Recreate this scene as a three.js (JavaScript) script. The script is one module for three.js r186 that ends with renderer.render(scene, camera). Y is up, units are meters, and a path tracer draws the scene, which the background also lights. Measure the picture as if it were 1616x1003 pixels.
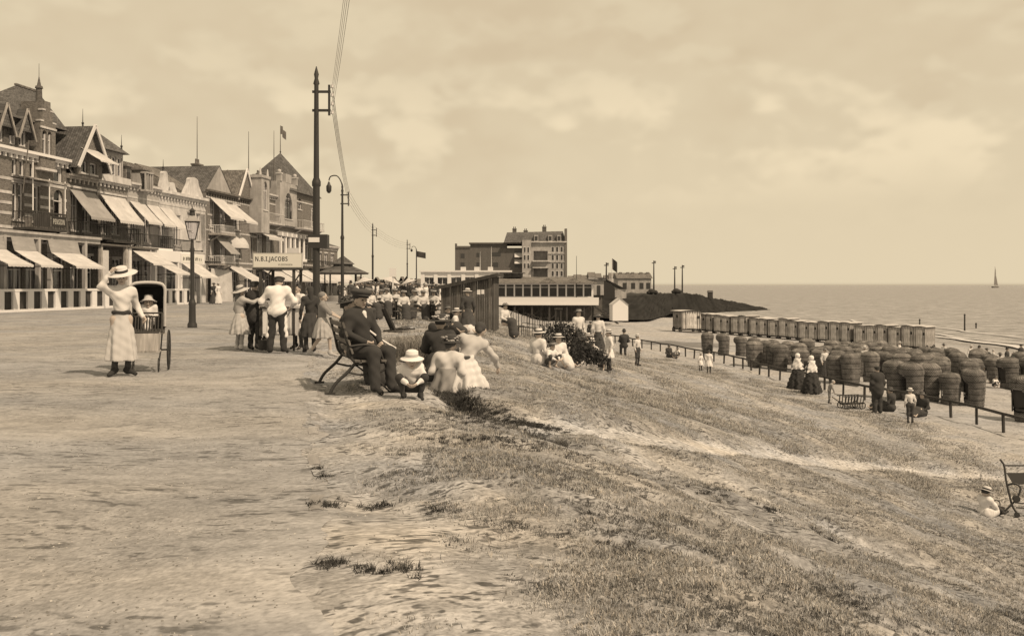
import * as THREE from 'three';
import { mergeGeometries, mergeVertices, toCreasedNormals } from 'three/addons/utils/BufferGeometryUtils.js';

// ---------- camera, sky, sun, exposure ----------
const scene = new THREE.Scene();
const EYE = 1.45, FOC = 1500, HOR = 450;
const camera = new THREE.PerspectiveCamera(2 * Math.atan(501.5 / FOC) * 180 / Math.PI, 1616 / 1003, 0.1, 40000);
camera.position.set(0, EYE, 0);
camera.setViewOffset(1616, 1003, 0, 501.5 - HOR, 1616, 1003);
const renderer = new THREE.WebGLRenderer({ antialias: true });
renderer.toneMapping = THREE.LinearToneMapping;
renderer.toneMappingExposure = 1.0;
renderer.shadowMap.enabled = true;
const sun = new THREE.DirectionalLight(new THREE.Color().setRGB(1, 0.782, 0.545), 4.0);
const SUN_EL = 50 * Math.PI / 180, SUN_AZ = 50 * Math.PI / 180;
sun.position.set(Math.cos(SUN_EL) * Math.sin(SUN_AZ) * 150, Math.sin(SUN_EL) * 150, Math.cos(SUN_EL) * Math.cos(SUN_AZ) * 150 - 50);
sun.target.position.set(0, 0, -50);
sun.castShadow = true; sun.shadow.radius = 3;
Object.assign(sun.shadow.camera, { left: -140, right: 140, top: 140, bottom: -140, near: 1, far: 500 });
sun.shadow.mapSize.set(4096, 4096);
scene.add(sun, sun.target);

// ---------- random numbers and noise ----------
let seed = 1234567;
const rnd = () => { seed |= 0; seed = seed + 0x6D2B79F5 | 0; let t = Math.imul(seed ^ seed >>> 15, 1 | seed); t = t + Math.imul(t ^ t >>> 7, 61 | t) ^ t; return ((t ^ t >>> 14) >>> 0) / 4294967296; };
const rr = (a, b) => a + (b - a) * rnd();
const PERM = new Float32Array(65536); for (let i = 0; i < 65536; i++) PERM[i] = rnd();
const hsh = (x, y) => PERM[(Math.imul(x, 374761393) + Math.imul(y, 668265263) ^ (x * 31 + y * 17)) >>> 4 & 65535];
const fade = (t) => t * t * (3 - 2 * t);
function vn(x, y, px = 0, py = px) {           // value noise, tileable when a period is given
  let xi = Math.floor(x), yi = Math.floor(y); const fx = fade(x - xi), fy = fade(y - yi);
  let x1 = xi + 1, y1 = yi + 1;
  if (px) { xi = ((xi % px) + px) % px; x1 = ((x1 % px) + px) % px; yi = ((yi % py) + py) % py; y1 = ((y1 % py) + py) % py; }
  const a = hsh(xi, yi), b = hsh(x1, yi), c = hsh(xi, y1), d = hsh(x1, y1);
  return a + (b - a) * fx + (c - a) * fy + (a - b - c + d) * fx * fy;
}
const fbm = (x, y, o = 4) => { let s = 0, a = 0.5, t = 0; for (let i = 0; i < o; i++) { s += a * vn(x, y); t += a; a *= 0.5; x = x * 2.03 + 17.1; y = y * 2.03 + 5.7; } return s / t; };
const fbmT = (x, y, px, py, o) => { let s = 0, a = 0.5, t = 0; for (let i = 0; i < o; i++) { s += a * vn(x, y, px, py); t += a; a *= 0.55; x *= 2; y *= 2; px *= 2; py *= 2; } return s / t; };
const clamp = (v, a = 0, b = 1) => Math.min(b, Math.max(a, v));
const sstep = (a, b, v) => fade(clamp((v - a) / (b - a)));
const lerp = (a, b, t) => a + (b - a) * t;

// ---------- the sky: pale, hazy, with a few bright torn clouds ----------
{
  const W = 2048, Hh = 1024, data = new Float32Array(W * Hh * 4);
  for (let j = 0; j < Hh; j++) {
    const el = (j + 0.5) / Hh * Math.PI - Math.PI / 2, s = Math.sin(el);
    for (let i = 0; i < W; i++) {
      const az = (i + 0.5) / W * Math.PI * 2, k = (j * W + i) * 4;
      let v = lerp(0.76, 0.70, sstep(0.0, 0.28, s)) * lerp(1, 0.86, sstep(0.28, 1, s)), cl = 0;
      const ex = az * 180 / Math.PI, ey = el * 180 / Math.PI, up = Math.max(ey, 0);
      // layered cloud banks: long in azimuth, torn on their upper side
      const P = 360 / 6;
      const warp = fbmT(ex / 3, ey / 3 + 9, 120, 999, 3) - 0.5;
      const n1 = fbmT(ex / 6, ey / 2.2 + warp * 0.8, 60, 999, 5), n2 = fbmT(ex / 12 + 3, ey / 5 + 40 + warp * 0.3, 30, 999, 4), n3 = fbmT(ex / 1.5, ey / 0.9 + 77, 240, 999, 3);
      const bank = sstep(0.50, 0.72, n1 + (n3 - 0.5) * 0.16) * sstep(4, 8, up) * (1 - 0.65 * sstep(9.5, 14, up));
      const grey = sstep(0.48, 0.72, n2) * sstep(2, 9, up);
      v *= 1 - 0.055 * grey; v += 0.135 * bank;
      v += 0.035 * (n3 - 0.5) * sstep(0, 5, up);
      if (el < 0) v = lerp(v, 0.30, sstep(0, 0.03, -s));
      const w = clamp((v - 0.5) * 0.35, -0.02, 0.08);
      data[k] = v; data[k + 1] = v * (0.756 + w); data[k + 2] = v * (0.487 + w * 1.1); data[k + 3] = 1;
    }
  }
  const tex = new THREE.DataTexture(data, W, Hh, THREE.RGBAFormat, THREE.FloatType);
  tex.mapping = THREE.EquirectangularReflectionMapping; tex.magFilter = tex.minFilter = THREE.LinearFilter; tex.wrapS = THREE.RepeatWrapping; tex.needsUpdate = true;
  scene.background = tex; scene.environment = tex;
}

// ---------- materials ----------
const tone = (v, w = 0) => new THREE.Color().setRGB(v * (1 + 0.10 * w), v, v * (1.03 - 0.14 * w));   // near neutral; w > 0 browner
function tex(W, Hh, fn, rep = 1, color = true) {
  const d = new Uint8Array(W * Hh * 4);
  for (let j = 0; j < Hh; j++) for (let i = 0; i < W; i++) { const v = clamp(fn(i / W, j / Hh)) * 255, k = (j * W + i) * 4; d[k] = d[k + 1] = d[k + 2] = v; d[k + 3] = 255; }
  const t = new THREE.DataTexture(d, W, Hh); t.wrapS = t.wrapT = THREE.RepeatWrapping; t.magFilter = THREE.LinearFilter; t.minFilter = THREE.LinearMipmapLinearFilter; t.generateMipmaps = true;
  t.repeat.set(rep, rep); if (color) t.colorSpace = THREE.SRGBColorSpace; t.needsUpdate = true; return t;
}
const mat = (v, w = 0, rough = 0.9, more = {}) => new THREE.MeshStandardMaterial({ color: tone(v, w), roughness: rough, metalness: 0, side: THREE.DoubleSide, ...more });
// sRGB-coded multipliers in the maps: 0.85 is about 0.69 linear
const roadTex = tex(1024, 1024, (u, v) => {           // trodden, rolled gravel: fine grit, wisps and scuffs
  const g = fbmT(u * 160, v * 160, 160, 160, 2), m = fbmT(u * 22, v * 40, 22, 40, 4), c = fbmT(u * 5, v * 7, 5, 7, 3);
  const scuff = sstep(0.58, 0.74, fbmT(u * 40, v * 90, 40, 90, 3)) * sstep(0.40, 0.62, fbmT(u * 7 + 3, v * 9, 7, 9, 2));
  return 0.90 + (g - 0.5) * 0.22 + (m - 0.5) * 0.22 + (c - 0.5) * 0.14 - scuff * 0.26;
}, 1 / 5);
const sandTex = tex(1024, 1024, (u, v) => {
  const g = fbmT(u * 200, v * 200, 200, 200, 2), m = fbmT(u * 24, v * 24, 24, 24, 4), c = fbmT(u * 6, v * 6, 6, 6, 3);
  const spot = sstep(0.66, 0.8, fbmT(u * 48, v * 48, 48, 48, 2));
  return 0.92 + (g - 0.5) * 0.18 + (m - 0.5) * 0.2 + (c - 0.5) * 0.12 - spot * 0.22;
}, 1 / 6);
const duneTex = tex(1024, 1024, (u, v) => {           // matted low growth: dark flecks and pale stalks lying askew
  const p = u * 1 + v * 0, g = fbmT(u * 200, v * 200, 200, 200, 2), m = fbmT(u * 30, v * 30, 30, 30, 3), c = fbmT(u * 7, v * 7, 7, 7, 2), s = fbmT((u + v) * 40, (v - u) * 100, 40, 100, 2);
  return 0.87 + (g - 0.5) * 0.25 + (m - 0.5) * 0.34 + (c - 0.5) * 0.18 - sstep(0.56, 0.72, s) * sstep(0.38, 0.6, m) * 0.42 + sstep(0.60, 0.76, 1 - s) * 0.10;
}, 1 / 4.3);
const gritBump = tex(512, 512, (u, v) => 0.5 + (fbmT(u * 90, v * 90, 90, 90, 3) - 0.5) * 1.1, 1 / 2.5, false);
const woodTex = tex(256, 512, (u, v) => 0.86 + (fbmT(u * 30, v * 3, 30, 3, 3) - 0.5) * 0.4 + (fbmT(u * 3, v * 4, 3, 4, 3) - 0.5) * 0.25, 1);
const plasterTex = tex(512, 512, (u, v) => 0.9 + (fbmT(u * 8, v * 8, 8, 8, 5) - 0.5) * 0.28 + (fbmT(u * 40, v * 6, 40, 6, 3) - 0.5) * 0.14, 1 / 5);
const brickTex = tex(512, 512, (u, v) => {            // bricks are far too small to tell apart at this distance: tone only
  const r = Math.floor(v * 32), q = u * 16 + (r % 2) * 0.5, c = Math.floor(q), jx = (q - c), jy = v * 32 - r;
  const joint = (jx < 0.07 || jy < 0.14) ? 1 : 0;
  return joint ? 0.92 : 0.62 + hsh(c & 15, r + 77) * 0.25 + (fbmT(u * 6, v * 6, 6, 6, 3) - 0.5) * 0.2;
}, 1 / 2);
const clothTex = tex(256, 256, (u, v) => 0.92 + (fbmT(u * 60, v * 60, 60, 60, 2) - 0.5) * 0.10 + (fbmT(u * 5, v * 5, 5, 5, 3) - 0.5) * 0.2, 1 / 2);
const slateTex = tex(512, 512, (u, v) => {
  const r = Math.floor(v * 24), q = u * 20 + (r % 2) * 0.5, c = Math.floor(q), jy = v * 24 - r, jx = q - c;
  return 0.72 + hsh(c % 20, r + 300) * 0.25 - (jy < 0.16 || jx < 0.1 ? 0.3 : 0) + (fbmT(u * 4, v * 4, 4, 4, 3) - 0.5) * 0.25;
}, 1 / 4);

// ---------- scene helpers ----------
const taken = {};
const numbered = (n) => { taken[n] = (taken[n] ?? -1) + 1; return taken[n] ? n + '_' + String(taken[n]).padStart(3, '0') : n; };
function sh(o) { o.traverse((m) => { if (m.isMesh) { m.castShadow = true; m.receiveShadow = true; } }); return o; }
function mk(name, geo, m, parent) { const o = new THREE.Mesh(geo, m); o.name = name; o.castShadow = o.receiveShadow = true; parent.add(o); return o; }
function thing(name, label, category, pos = [0, 0, 0], turn = 0, group) {
  const o = new THREE.Group(); o.name = numbered(name); o.position.set(...pos); o.rotation.y = turn; scene.add(o);
  o.userData = { label, category }; if (group) o.userData.group = group; return o;
}
function tag(o, label, category, group) { o.name = numbered(o.name); o.userData = { label, category }; if (group) o.userData.group = group; return o; }
function struct(name, geo, m) { const o = mk(numbered(name), geo, m, scene); o.userData.kind = 'structure'; return o; }
function copyOf(root, pos, turn, label, group) {
  const r = root.clone(); r.name = numbered(root.name.replace(/_\d{3}$/, '')); r.userData = { ...root.userData };
  if (label) r.userData.label = label; if (group) r.userData.group = group;
  r.position.set(...pos); r.rotation.set(0, turn, 0); scene.add(r); return r;
}
const _m = new THREE.Matrix4(), _q = new THREE.Quaternion(), _e = new THREE.Euler(), V = (x, y, z) => new THREE.Vector3(x, y, z);
const clean = (g) => { g = g.index ? g.toNonIndexed() : g; for (const k of Object.keys(g.attributes)) if (!['position', 'normal', 'uv'].includes(k)) g.deleteAttribute(k); if (!g.attributes.uv) g.setAttribute('uv', new THREE.BufferAttribute(new Float32Array(g.attributes.position.count * 2), 2)); return g; };
const merge = (list) => mergeGeometries(list.map(clean), false);
function boxUV(g) {                                    // uv in metres on every face of a box-like geometry
  const p = g.attributes.position, n = g.attributes.normal, uv = g.attributes.uv;
  for (let i = 0; i < p.count; i++) { const ax = Math.abs(n.getX(i)), ay = Math.abs(n.getY(i)), az = Math.abs(n.getZ(i)); if (ay > ax && ay > az) uv.setXY(i, p.getX(i), p.getZ(i)); else if (ax > az) uv.setXY(i, p.getZ(i), p.getY(i)); else uv.setXY(i, p.getX(i), p.getY(i)); }
  return g;
}
const tf = (g, x, y, z, rx = 0, ry = 0, rz = 0) => g.applyMatrix4(_m.compose(V(x, y, z), _q.setFromEuler(_e.set(rx, ry, rz)), V(1, 1, 1)));
const box = (w, h, d, x = 0, y = 0, z = 0, rx = 0, ry = 0, rz = 0) => boxUV(clean(tf(new THREE.BoxGeometry(w, h, d), x, y, z, rx, ry, rz)));
const span = (x0, x1, y0, y1, z0, z1) => box(Math.abs(x1 - x0), Math.abs(y1 - y0), Math.abs(z1 - z0), (x0 + x1) / 2, (y0 + y1) / 2, (z0 + z1) / 2);
const cyl = (r0, r1, h, x = 0, y = 0, z = 0, n = 10, rx = 0, ry = 0, rz = 0) => clean(tf(new THREE.CylinderGeometry(r1, r0, h, n), x, y, z, rx, ry, rz));
const ball = (r, x, y, z, sx = 1, sy = 1, sz = 1, n = 10) => clean(new THREE.SphereGeometry(r, n, Math.max(6, n - 2)).scale(sx, sy, sz).translate(x, y, z));
function bar(a, b, r, n = 6, r2 = r) { const A = V(...a), B = V(...b), d = B.clone().sub(A), g = new THREE.CylinderGeometry(r2, r, d.length(), n); g.applyQuaternion(_q.setFromUnitVectors(V(0, 1, 0), d.normalize())); g.translate((A.x + B.x) / 2, (A.y + B.y) / 2, (A.z + B.z) / 2); return clean(g); }
function beam(a, b, w, h) { const A = V(...a), B = V(...b), d = B.clone().sub(A), L = d.length(), g = new THREE.BoxGeometry(w, h, L); const m = new THREE.Matrix4().lookAt(A, B, V(0, 1, 0)); g.applyMatrix4(m); g.translate((A.x + B.x) / 2, (A.y + B.y) / 2, (A.z + B.z) / 2); return boxUV(clean(g)); }
const tube = (pts, r, seg = 24, n = 6) => clean(new THREE.TubeGeometry(new THREE.CatmullRomCurve3(pts.map((p) => V(...p))), seg, r, n));
const lathe = (pts, n = 16, x = 0, y = 0, z = 0) => clean(new THREE.LatheGeometry(pts.map((p) => new THREE.Vector2(...p)), n).translate(x, y, z));
const quad = (a, b, c, d) => { const g = new THREE.BufferGeometry(); g.setAttribute('position', new THREE.Float32BufferAttribute([...a, ...b, ...c, ...a, ...c, ...d], 3)); const e = V(...b).sub(V(...a)).length(), f = V(...d).sub(V(...a)).length(); g.setAttribute('uv', new THREE.Float32BufferAttribute([0, 0, e, 0, e, f, 0, 0, e, f, 0, f], 2)); g.computeVertexNormals(); return g; };
const tri = (a, b, c) => { const g = new THREE.BufferGeometry(); g.setAttribute('position', new THREE.Float32BufferAttribute([...a, ...b, ...c], 3)); g.setAttribute('uv', new THREE.Float32BufferAttribute([a[0] + a[2], a[1], b[0] + b[2], b[1], c[0] + c[2], c[1]], 2)); g.computeVertexNormals(); return g; };

// ---------- terrain ----------
const table = (pts) => (d) => { let s = 0; for (let k = -2; k <= 2; k++) { const q = d + k * 0.06 * Math.max(4, Math.abs(d)); let i = 0; while (i < pts.length - 2 && q > pts[i + 1][0]) i++; const [a, va] = pts[i], [b, vb] = pts[i + 1]; s += lerp(va, vb, clamp((q - a) / (b - a))); } return s / 5; };
const edge0 = table([[-20, 1.5], [4, -0.78], [9, -1.85], [15.5, -3.35], [25, -5.0], [43, -7.5], [70, -9.5], [100, -10], [160, -8]]);       // seaward edge of the boulevard
const edgeX = (d) => edge0(d) + (vn(d * 1.3, 71) - 0.5) * 0.26 + (vn(d * 5.1, 33) - 0.5) * 0.11 + (vn(d * 17, 13) - 0.5) * 0.04;
const crestX = table([[-20, 0.6], [4, 0.1], [10, -0.7], [15, -0.5], [25, -2], [42, -4.2], [60, -6], [100, -7], [160, -5]]);                 // where the dune starts to fall
const footX = table([[-20, 8.8], [20, 9.8], [31, 12.5], [50, 10.8], [68, 6.8], [100, 3.5], [125, 3], [160, 5]]);                            // foot of the dune
const SEA_Y = -5.5;
function distTo(line, x, d) { if (d < 7 || d > 32) return 9; let m = 1e9; for (let i = 0; i < line.length - 1; i++) { const [ax, ad] = line[i], [bx, bd] = line[i + 1], ux = bx - ax, ud = bd - ad, t = clamp(((x - ax) * ux + (d - ad) * ud) / (ux * ux + ud * ud)); m = Math.min(m, Math.hypot(x - ax - ux * t, d - ad - ud * t)); } return m; }
function groundBase(x, d) {
  const xc = crestX(d), xb = footX(d), t = (x - xc) / (xb - xc);
  let y;
  const K = 3.5, q = 0.055; if (t <= -0.08) y = 0; else if (t < 0.19) y = -K * (t + 0.08) * (t + 0.08) / 0.54;
  else if (t < 0.897) y = -K * (t - q); else { const s = Math.min(t - 0.897, 0.203); y = -K * (0.842 + s - s * s / 0.406); }
  if (t > 0.9) y -= Math.max(0, x - xb) * 0.044 * sstep(xb - 1, xb + 5, x);
  return Math.max(y, -9);
}
function baseHit(px, py) { const ax = (px - 808) / FOC, ay = (HOR - py) / FOC; let d0 = 2; for (let d = 2; d < 160; d += 0.04) { if (EYE + ay * d < groundBase(ax * d, d)) break; d0 = d; } return [ax * d0, d0]; }
const pathLine = [[735, 636], [760, 643], [800, 651], [860, 661], [950, 674], [1050, 689], [1150, 704], [1250, 717], [1350, 728], [1450, 738], [1580, 749], [1660, 755]].map(([a, b]) => baseHit(a, b));
const gully = [[700, 603], [722, 620], [748, 638], [780, 654], [815, 664], [855, 674], [868, 690]].map(([a, b]) => baseHit(a, b));
function ground(x, z) {
  const d = -z; let y = groundBase(x, d);
  const e = edgeX(d), q = sstep(e - 0.1, e + 1.6, x);
  if (x < e) return y + (fbm(x * 0.5 + 9, d * 0.5, 2) - 0.5) * 0.03;
  const rough = q * (1 - sstep(footX(d) + 8, footX(d) + 30, x)), pth = sstep(0.3, 0.75, distTo(pathLine, x, d));
  y += rough * lerp(0.25, 1, pth) * ((fbm(x * 0.8, d * 0.8, 2) - 0.5) * 0.2 + (fbm(x * 3.1 + 4, d * 3.1, 2) - 0.5) * 0.09 + (vn(x * 11, d * 11) - 0.5) * 0.02);
  y -= 0.10 * (1 - pth);
  if (d > 8 && d < 18 && x < 3 && x > -3) y -= 0.16 * (1 - sstep(0.05, 0.45, distTo(gully, x, d)));
  y -= 0.05 * sstep(0, 0.25, x - e) * sstep(0.45, 0.6, fbm(d * 0.9, 3, 2)) * (1 - sstep(0.3, 1.2, x - e));     // broken edge of the boulevard
  return y;
}
const gy = (x, d) => ground(x, -d);
function hit(px, py) {                                  // the ground point that a pixel of the photograph looks at
  const ax = (px - 808) / FOC, ay = (HOR - py) / FOC; let d0 = 2;
  for (let d = 2; d < 160; d += 0.05 + d * 0.002) { if (EYE + ay * d < ground(ax * d, -d)) return V(ax * d0, ground(ax * d0, -d0), -d0); d0 = d; }
  return V(ax * d0, EYE + ay * d0, -d0);
}
const onRay = (px, d) => { const x = (px - 808) / FOC * d; return V(x, ground(x, -d), -d); };      // stands on the ground at distance d

// how sandy (1) or grassy (0) the dune is at a point
function sandy(x, d) {
  const e = edgeX(d), pth = 1 - sstep(0.30, 0.55, distTo(pathLine, x, d) + (vn(x * 3, d * 3) - 0.5) * 0.3);
  const n = fbm(x * 0.35 + 31, d * 0.35 + 8, 3), n2 = fbm(x * 1.4, d * 1.4 + 50, 3);
  let s = sstep(0.70, 0.84, n + (n2 - 0.5) * 0.45);
  s = Math.max(s, 1 - sstep(0.35, 1.3, x - e + (n2 - 0.5) * 1.6), pth);
  s = Math.max(s, (1 - sstep(0.5, 1.4, Math.hypot((x + 0.45) / 0.75, (d - 4.5) / 0.75) + (n2 - 0.5) * 0.9)));
  s = Math.max(s, (1 - sstep(0.6, 1.3, Math.hypot((x + 1.7) / 1.2, (d - 12.3) / 1.6) + (n2 - 0.5) * 0.9)));
  s = Math.max(s, sstep(16, 32, d) * 0.5, sstep(footX(d) - 1, footX(d) + 2, x));
  return clamp(s);
}
const rows = []; for (let d = -8; d < 170; d += d < 3 ? 0.5 : clamp(d * 0.011, 0.06, 2.2)) rows.push(d);
function strip(x0, x1, n, col, pw = 1) {
  const pos = [], uv = [], c = [], idx = [];
  rows.forEach((d, r) => {
    const a = x0(d), b = x1(d);
    for (let i = 0; i <= n; i++) {
      const t = Math.pow(i / n, pw), x = lerp(a, b, t), y = ground(x, -d), k = col(x, d);
      pos.push(x, y, -d); uv.push(x + (vn(x * 0.7, d * 0.7) - 0.5) * 0.5, d + (vn(x * 0.6 + 40, d * 0.6) - 0.5) * 0.5); c.push(...(k.length ? k : [k, k, k]));
      if (r && i) { const q = r * (n + 1) + i; idx.push(q - 1, q - n - 2, q - n - 1, q - 1, q - n - 1, q); }
    }
  });
  const g = new THREE.BufferGeometry(); g.setAttribute('position', new THREE.Float32BufferAttribute(pos, 3)); g.setAttribute('uv', new THREE.Float32BufferAttribute(uv, 2)); g.setAttribute('color', new THREE.Float32BufferAttribute(c, 3));
  g.setIndex(idx); g.computeVertexNormals();
  if (g.attributes.normal.getY(0) < 0) { for (let i = 0; i < idx.length; i += 3) { const s = idx[i]; idx[i] = idx[i + 1]; idx[i + 1] = s; } g.setIndex(idx); g.computeVertexNormals(); }
  return g;
}
const warm = (v, w) => [v * (1 + 0.06 * w), v, v * (1 - 0.10 * w)];
const M = {};
M.road = new THREE.MeshStandardMaterial({ color: tone(1), vertexColors: true, map: roadTex, bumpMap: gritBump, bumpScale: 0.012, roughness: 0.95 });
M.dune = new THREE.MeshStandardMaterial({ color: tone(1), vertexColors: true, map: duneTex, bumpMap: gritBump, bumpScale: 0.02, roughness: 1 });
M.beach = new THREE.MeshStandardMaterial({ color: tone(1), vertexColors: true, map: sandTex, bumpMap: gritBump, bumpScale: 0.02, roughness: 1 });
struct('boulevard', strip((d) => -75, edgeX, 150, (x, d) => {
  const n = fbm(x * 0.25, d * 0.6, 3), m = fbm(x * 0.9 + 3, d * 2.4, 3), f = fbm(x * 3 + 8, d * 9, 2);
  const eg = 1 - sstep(0, 0.7, edgeX(d) - x); return warm(lerp(0.36, 0.40, eg) + (n - 0.5) * 0.10 + (m - 0.5) * 0.10 + (f - 0.5) * 0.08, (n - 0.5) * 1.5);
}, 0.35), M.road);
struct('dune_slope', strip(edgeX, (d) => footX(d) + 3, 190, (x, d) => {
  const s = sandy(x, d), n = fbm(x * 1.1 + 5, d * 1.1, 3), f = fbm(x * 6, d * 6, 2), eg = 0.05 * (1 - sstep(0, 0.6, x - edgeX(d)));
  return warm(lerp(0.35, 0.46, s) - eg + 0.15 * (1 - sstep(0.28, 0.48, distTo(pathLine, x, d))) + (n - 0.5) * 0.16 + (f - 0.5) * 0.14, (n - 0.5) * 2);
}, 1), M.dune);
struct('beach', strip((d) => footX(d) + 3, (d) => 100, 110, (x, d) => {
  const n = fbm(x * 0.3 + 15, d * 0.3, 3), f = fbm(x * 2, d * 2, 2), wet = sstep(46, 58, x + (n - 0.5) * 6);
  const weed = sstep(0.1, 0.5, 1 - Math.hypot((x - 15) / 7, (d - 84) / 6) + (fbm(x * 0.7, d * 0.7, 3) - 0.5) * 0.9);
  return warm(lerp(0.45, 0.24, wet) + (n - 0.5) * 0.10 + (f - 0.5) * 0.10 - weed * 0.22, (n - 0.5));
}, 1.6), M.beach);
// land farther off, to the horizon on the left, one wide sheet
{
  const pos = [], idx = [], P = [[-75, 8], [-75, -168], [-6000, 8], [-6000, -168]];
  const g = new THREE.BufferGeometry(); g.setAttribute('position', new THREE.Float32BufferAttribute([-75, -0.05, 8, -75, -0.05, -168, -6000, -0.05, -168, -6000, -0.05, 8, 6, -0.06, -166, 6, -0.3, -420, -400, -0.3, -6000, -6000, -0.3, -6000, -6000, -0.06, -166], 3));
  g.setAttribute('uv', new THREE.Float32BufferAttribute(new Array(18).fill(0), 2)); g.setIndex([0, 1, 2, 0, 2, 3, 4, 5, 8, 5, 6, 8, 6, 7, 8]); g.computeVertexNormals();
  struct('ground', g, mat(0.33, 0.2, 1));
}
// ---------- the sea ----------
const seaBump = tex(1024, 1024, (u, v) => 0.5 + (fbmT(u * 14, v * 30, 14, 30, 5) - 0.5) * 1.5, 1 / 30, false);
const seaTex = tex(1024, 1024, (u, v) => 0.9 + (fbmT(u * 26, v * 60, 26, 60, 4) - 0.5) * 0.75, 1 / 60);
{
  const pos = [], uv = [], idx = [], ds = []; for (let d = 20; d < 30000; d *= 1.045) ds.push(d); const n = 90;
  ds.forEach((d, r) => { for (let i = 0; i <= n; i++) { const x = lerp(-0.1 * d, d * 0.85 + 40, i / n) + 20, a = d < 500 ? 0.10 : 0;
    pos.push(x, SEA_Y + (fbm(x * 0.09, d * 0.22, 3) - 0.5) * a * 2, -d); uv.push(x, d); if (r && i) { const q = r * (n + 1) + i; idx.push(q - 1, q - n - 1, q - n - 2, q - 1, q, q - n - 1); } } });
  const g = new THREE.BufferGeometry(); g.setAttribute('position', new THREE.Float32BufferAttribute(pos, 3)); g.setAttribute('uv', new THREE.Float32BufferAttribute(uv, 2)); g.setIndex(idx.reverse()); g.computeVertexNormals();
  if (g.attributes.normal.getY(50) < 0) { g.setIndex(idx.reverse()); g.computeVertexNormals(); }
  struct('sea', g, new THREE.MeshStandardMaterial({ color: tone(0.38), map: seaTex, roughness: 0.5, bumpMap: seaBump, bumpScale: 0.8, side: THREE.DoubleSide }));
  // broken lines of surf
  const surf = (line, w) => { const p = [], id = [], u2 = []; line.forEach(([x, d], i) => { const ww = w * (0.5 + vn(i * 0.6, 5)); p.push(x - ww, SEA_Y + 0.16, -d, x + ww, SEA_Y + 0.16, -d); u2.push(0, i, 1, i); if (i) id.push(2 * i - 2, 2 * i - 1, 2 * i, 2 * i - 1, 2 * i + 1, 2 * i); }); const gg = new THREE.BufferGeometry(); gg.setAttribute('position', new THREE.Float32BufferAttribute(p, 3)); gg.setAttribute('uv', new THREE.Float32BufferAttribute(u2, 2)); gg.setIndex(id); gg.computeVertexNormals(); return gg; };
  const L = (x0, d0, d1, wig, sd) => { const o = []; for (let d = d0; d < d1; d += 2) o.push([x0 + (fbm(d * 0.05, sd, 3) - 0.5) * wig, d]); return o; };
  const foam = mat(0.55, 0, 1);
  struct('surf', surf(L(55.5, 70, 215, 9, 1), 0.6), foam); struct('surf', surf(L(60, 95, 160, 8, 7), 0.3), foam); struct('surf', surf(L(67, 120, 190, 8, 12), 0.25), foam);
}
// ---------- ground cover ----------
function tuftGeo(n, h, spread, w) {
  const p = [], nn = [];
  for (let i = 0; i < n; i++) { const a = rnd() * 6.283, r = Math.sqrt(rnd()) * spread, x = Math.cos(a) * r, z = Math.sin(a) * r, b = rnd() * 6.283, l = h * rr(0.5, 1), lb = rr(0.4, 1.5), bx = Math.cos(b) * l * lb, bz = Math.sin(b) * l * lb, px = -Math.sin(b) * w, pz = Math.cos(b) * w;
    const m = [x + bx * 0.35, l * 0.62, z + bz * 0.35], t = [x + bx, l * rr(0.75, 1), z + bz];
    p.push(x - px, -0.01, z - pz, x + px, -0.01, z + pz, ...m, ...m.map((v, k) => v + [px, 0, pz][k] * 0.7), ...m, x + px, -0.01, z + pz, ...m, ...m.map((v, k) => v + [px, 0, pz][k] * 0.7), ...t); }
  const g = new THREE.BufferGeometry(); g.setAttribute('position', new THREE.Float32BufferAttribute(p, 3)); g.computeVertexNormals(); return g;
}
function scatter(name, label, category, geo, m, spots, colour) {
  const o = new THREE.InstancedMesh(geo, m, spots.length); o.name = numbered(name); o.userData = { label, category, kind: 'stuff' }; const q = new THREE.Quaternion(), c = new THREE.Color();
  spots.forEach(([x, y, z, s, sy], i) => { q.setFromEuler(_e.set(rr(-0.2, 0.2), rnd() * 6.283, rr(-0.2, 0.2))); o.setMatrixAt(i, _m.compose(V(x, y, z), q, V(s, sy ?? s, s))); const [v, w] = colour(x, z); c.setRGB(v * (1 + 0.08 * w), v, v * (1 - 0.1 * w)); o.setColorAt(i, c); });
  o.castShadow = o.receiveShadow = true; scene.add(o); return o;
}
const bladeMat = new THREE.MeshStandardMaterial({ color: 0xffffff, roughness: 1, side: THREE.DoubleSide });
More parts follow.
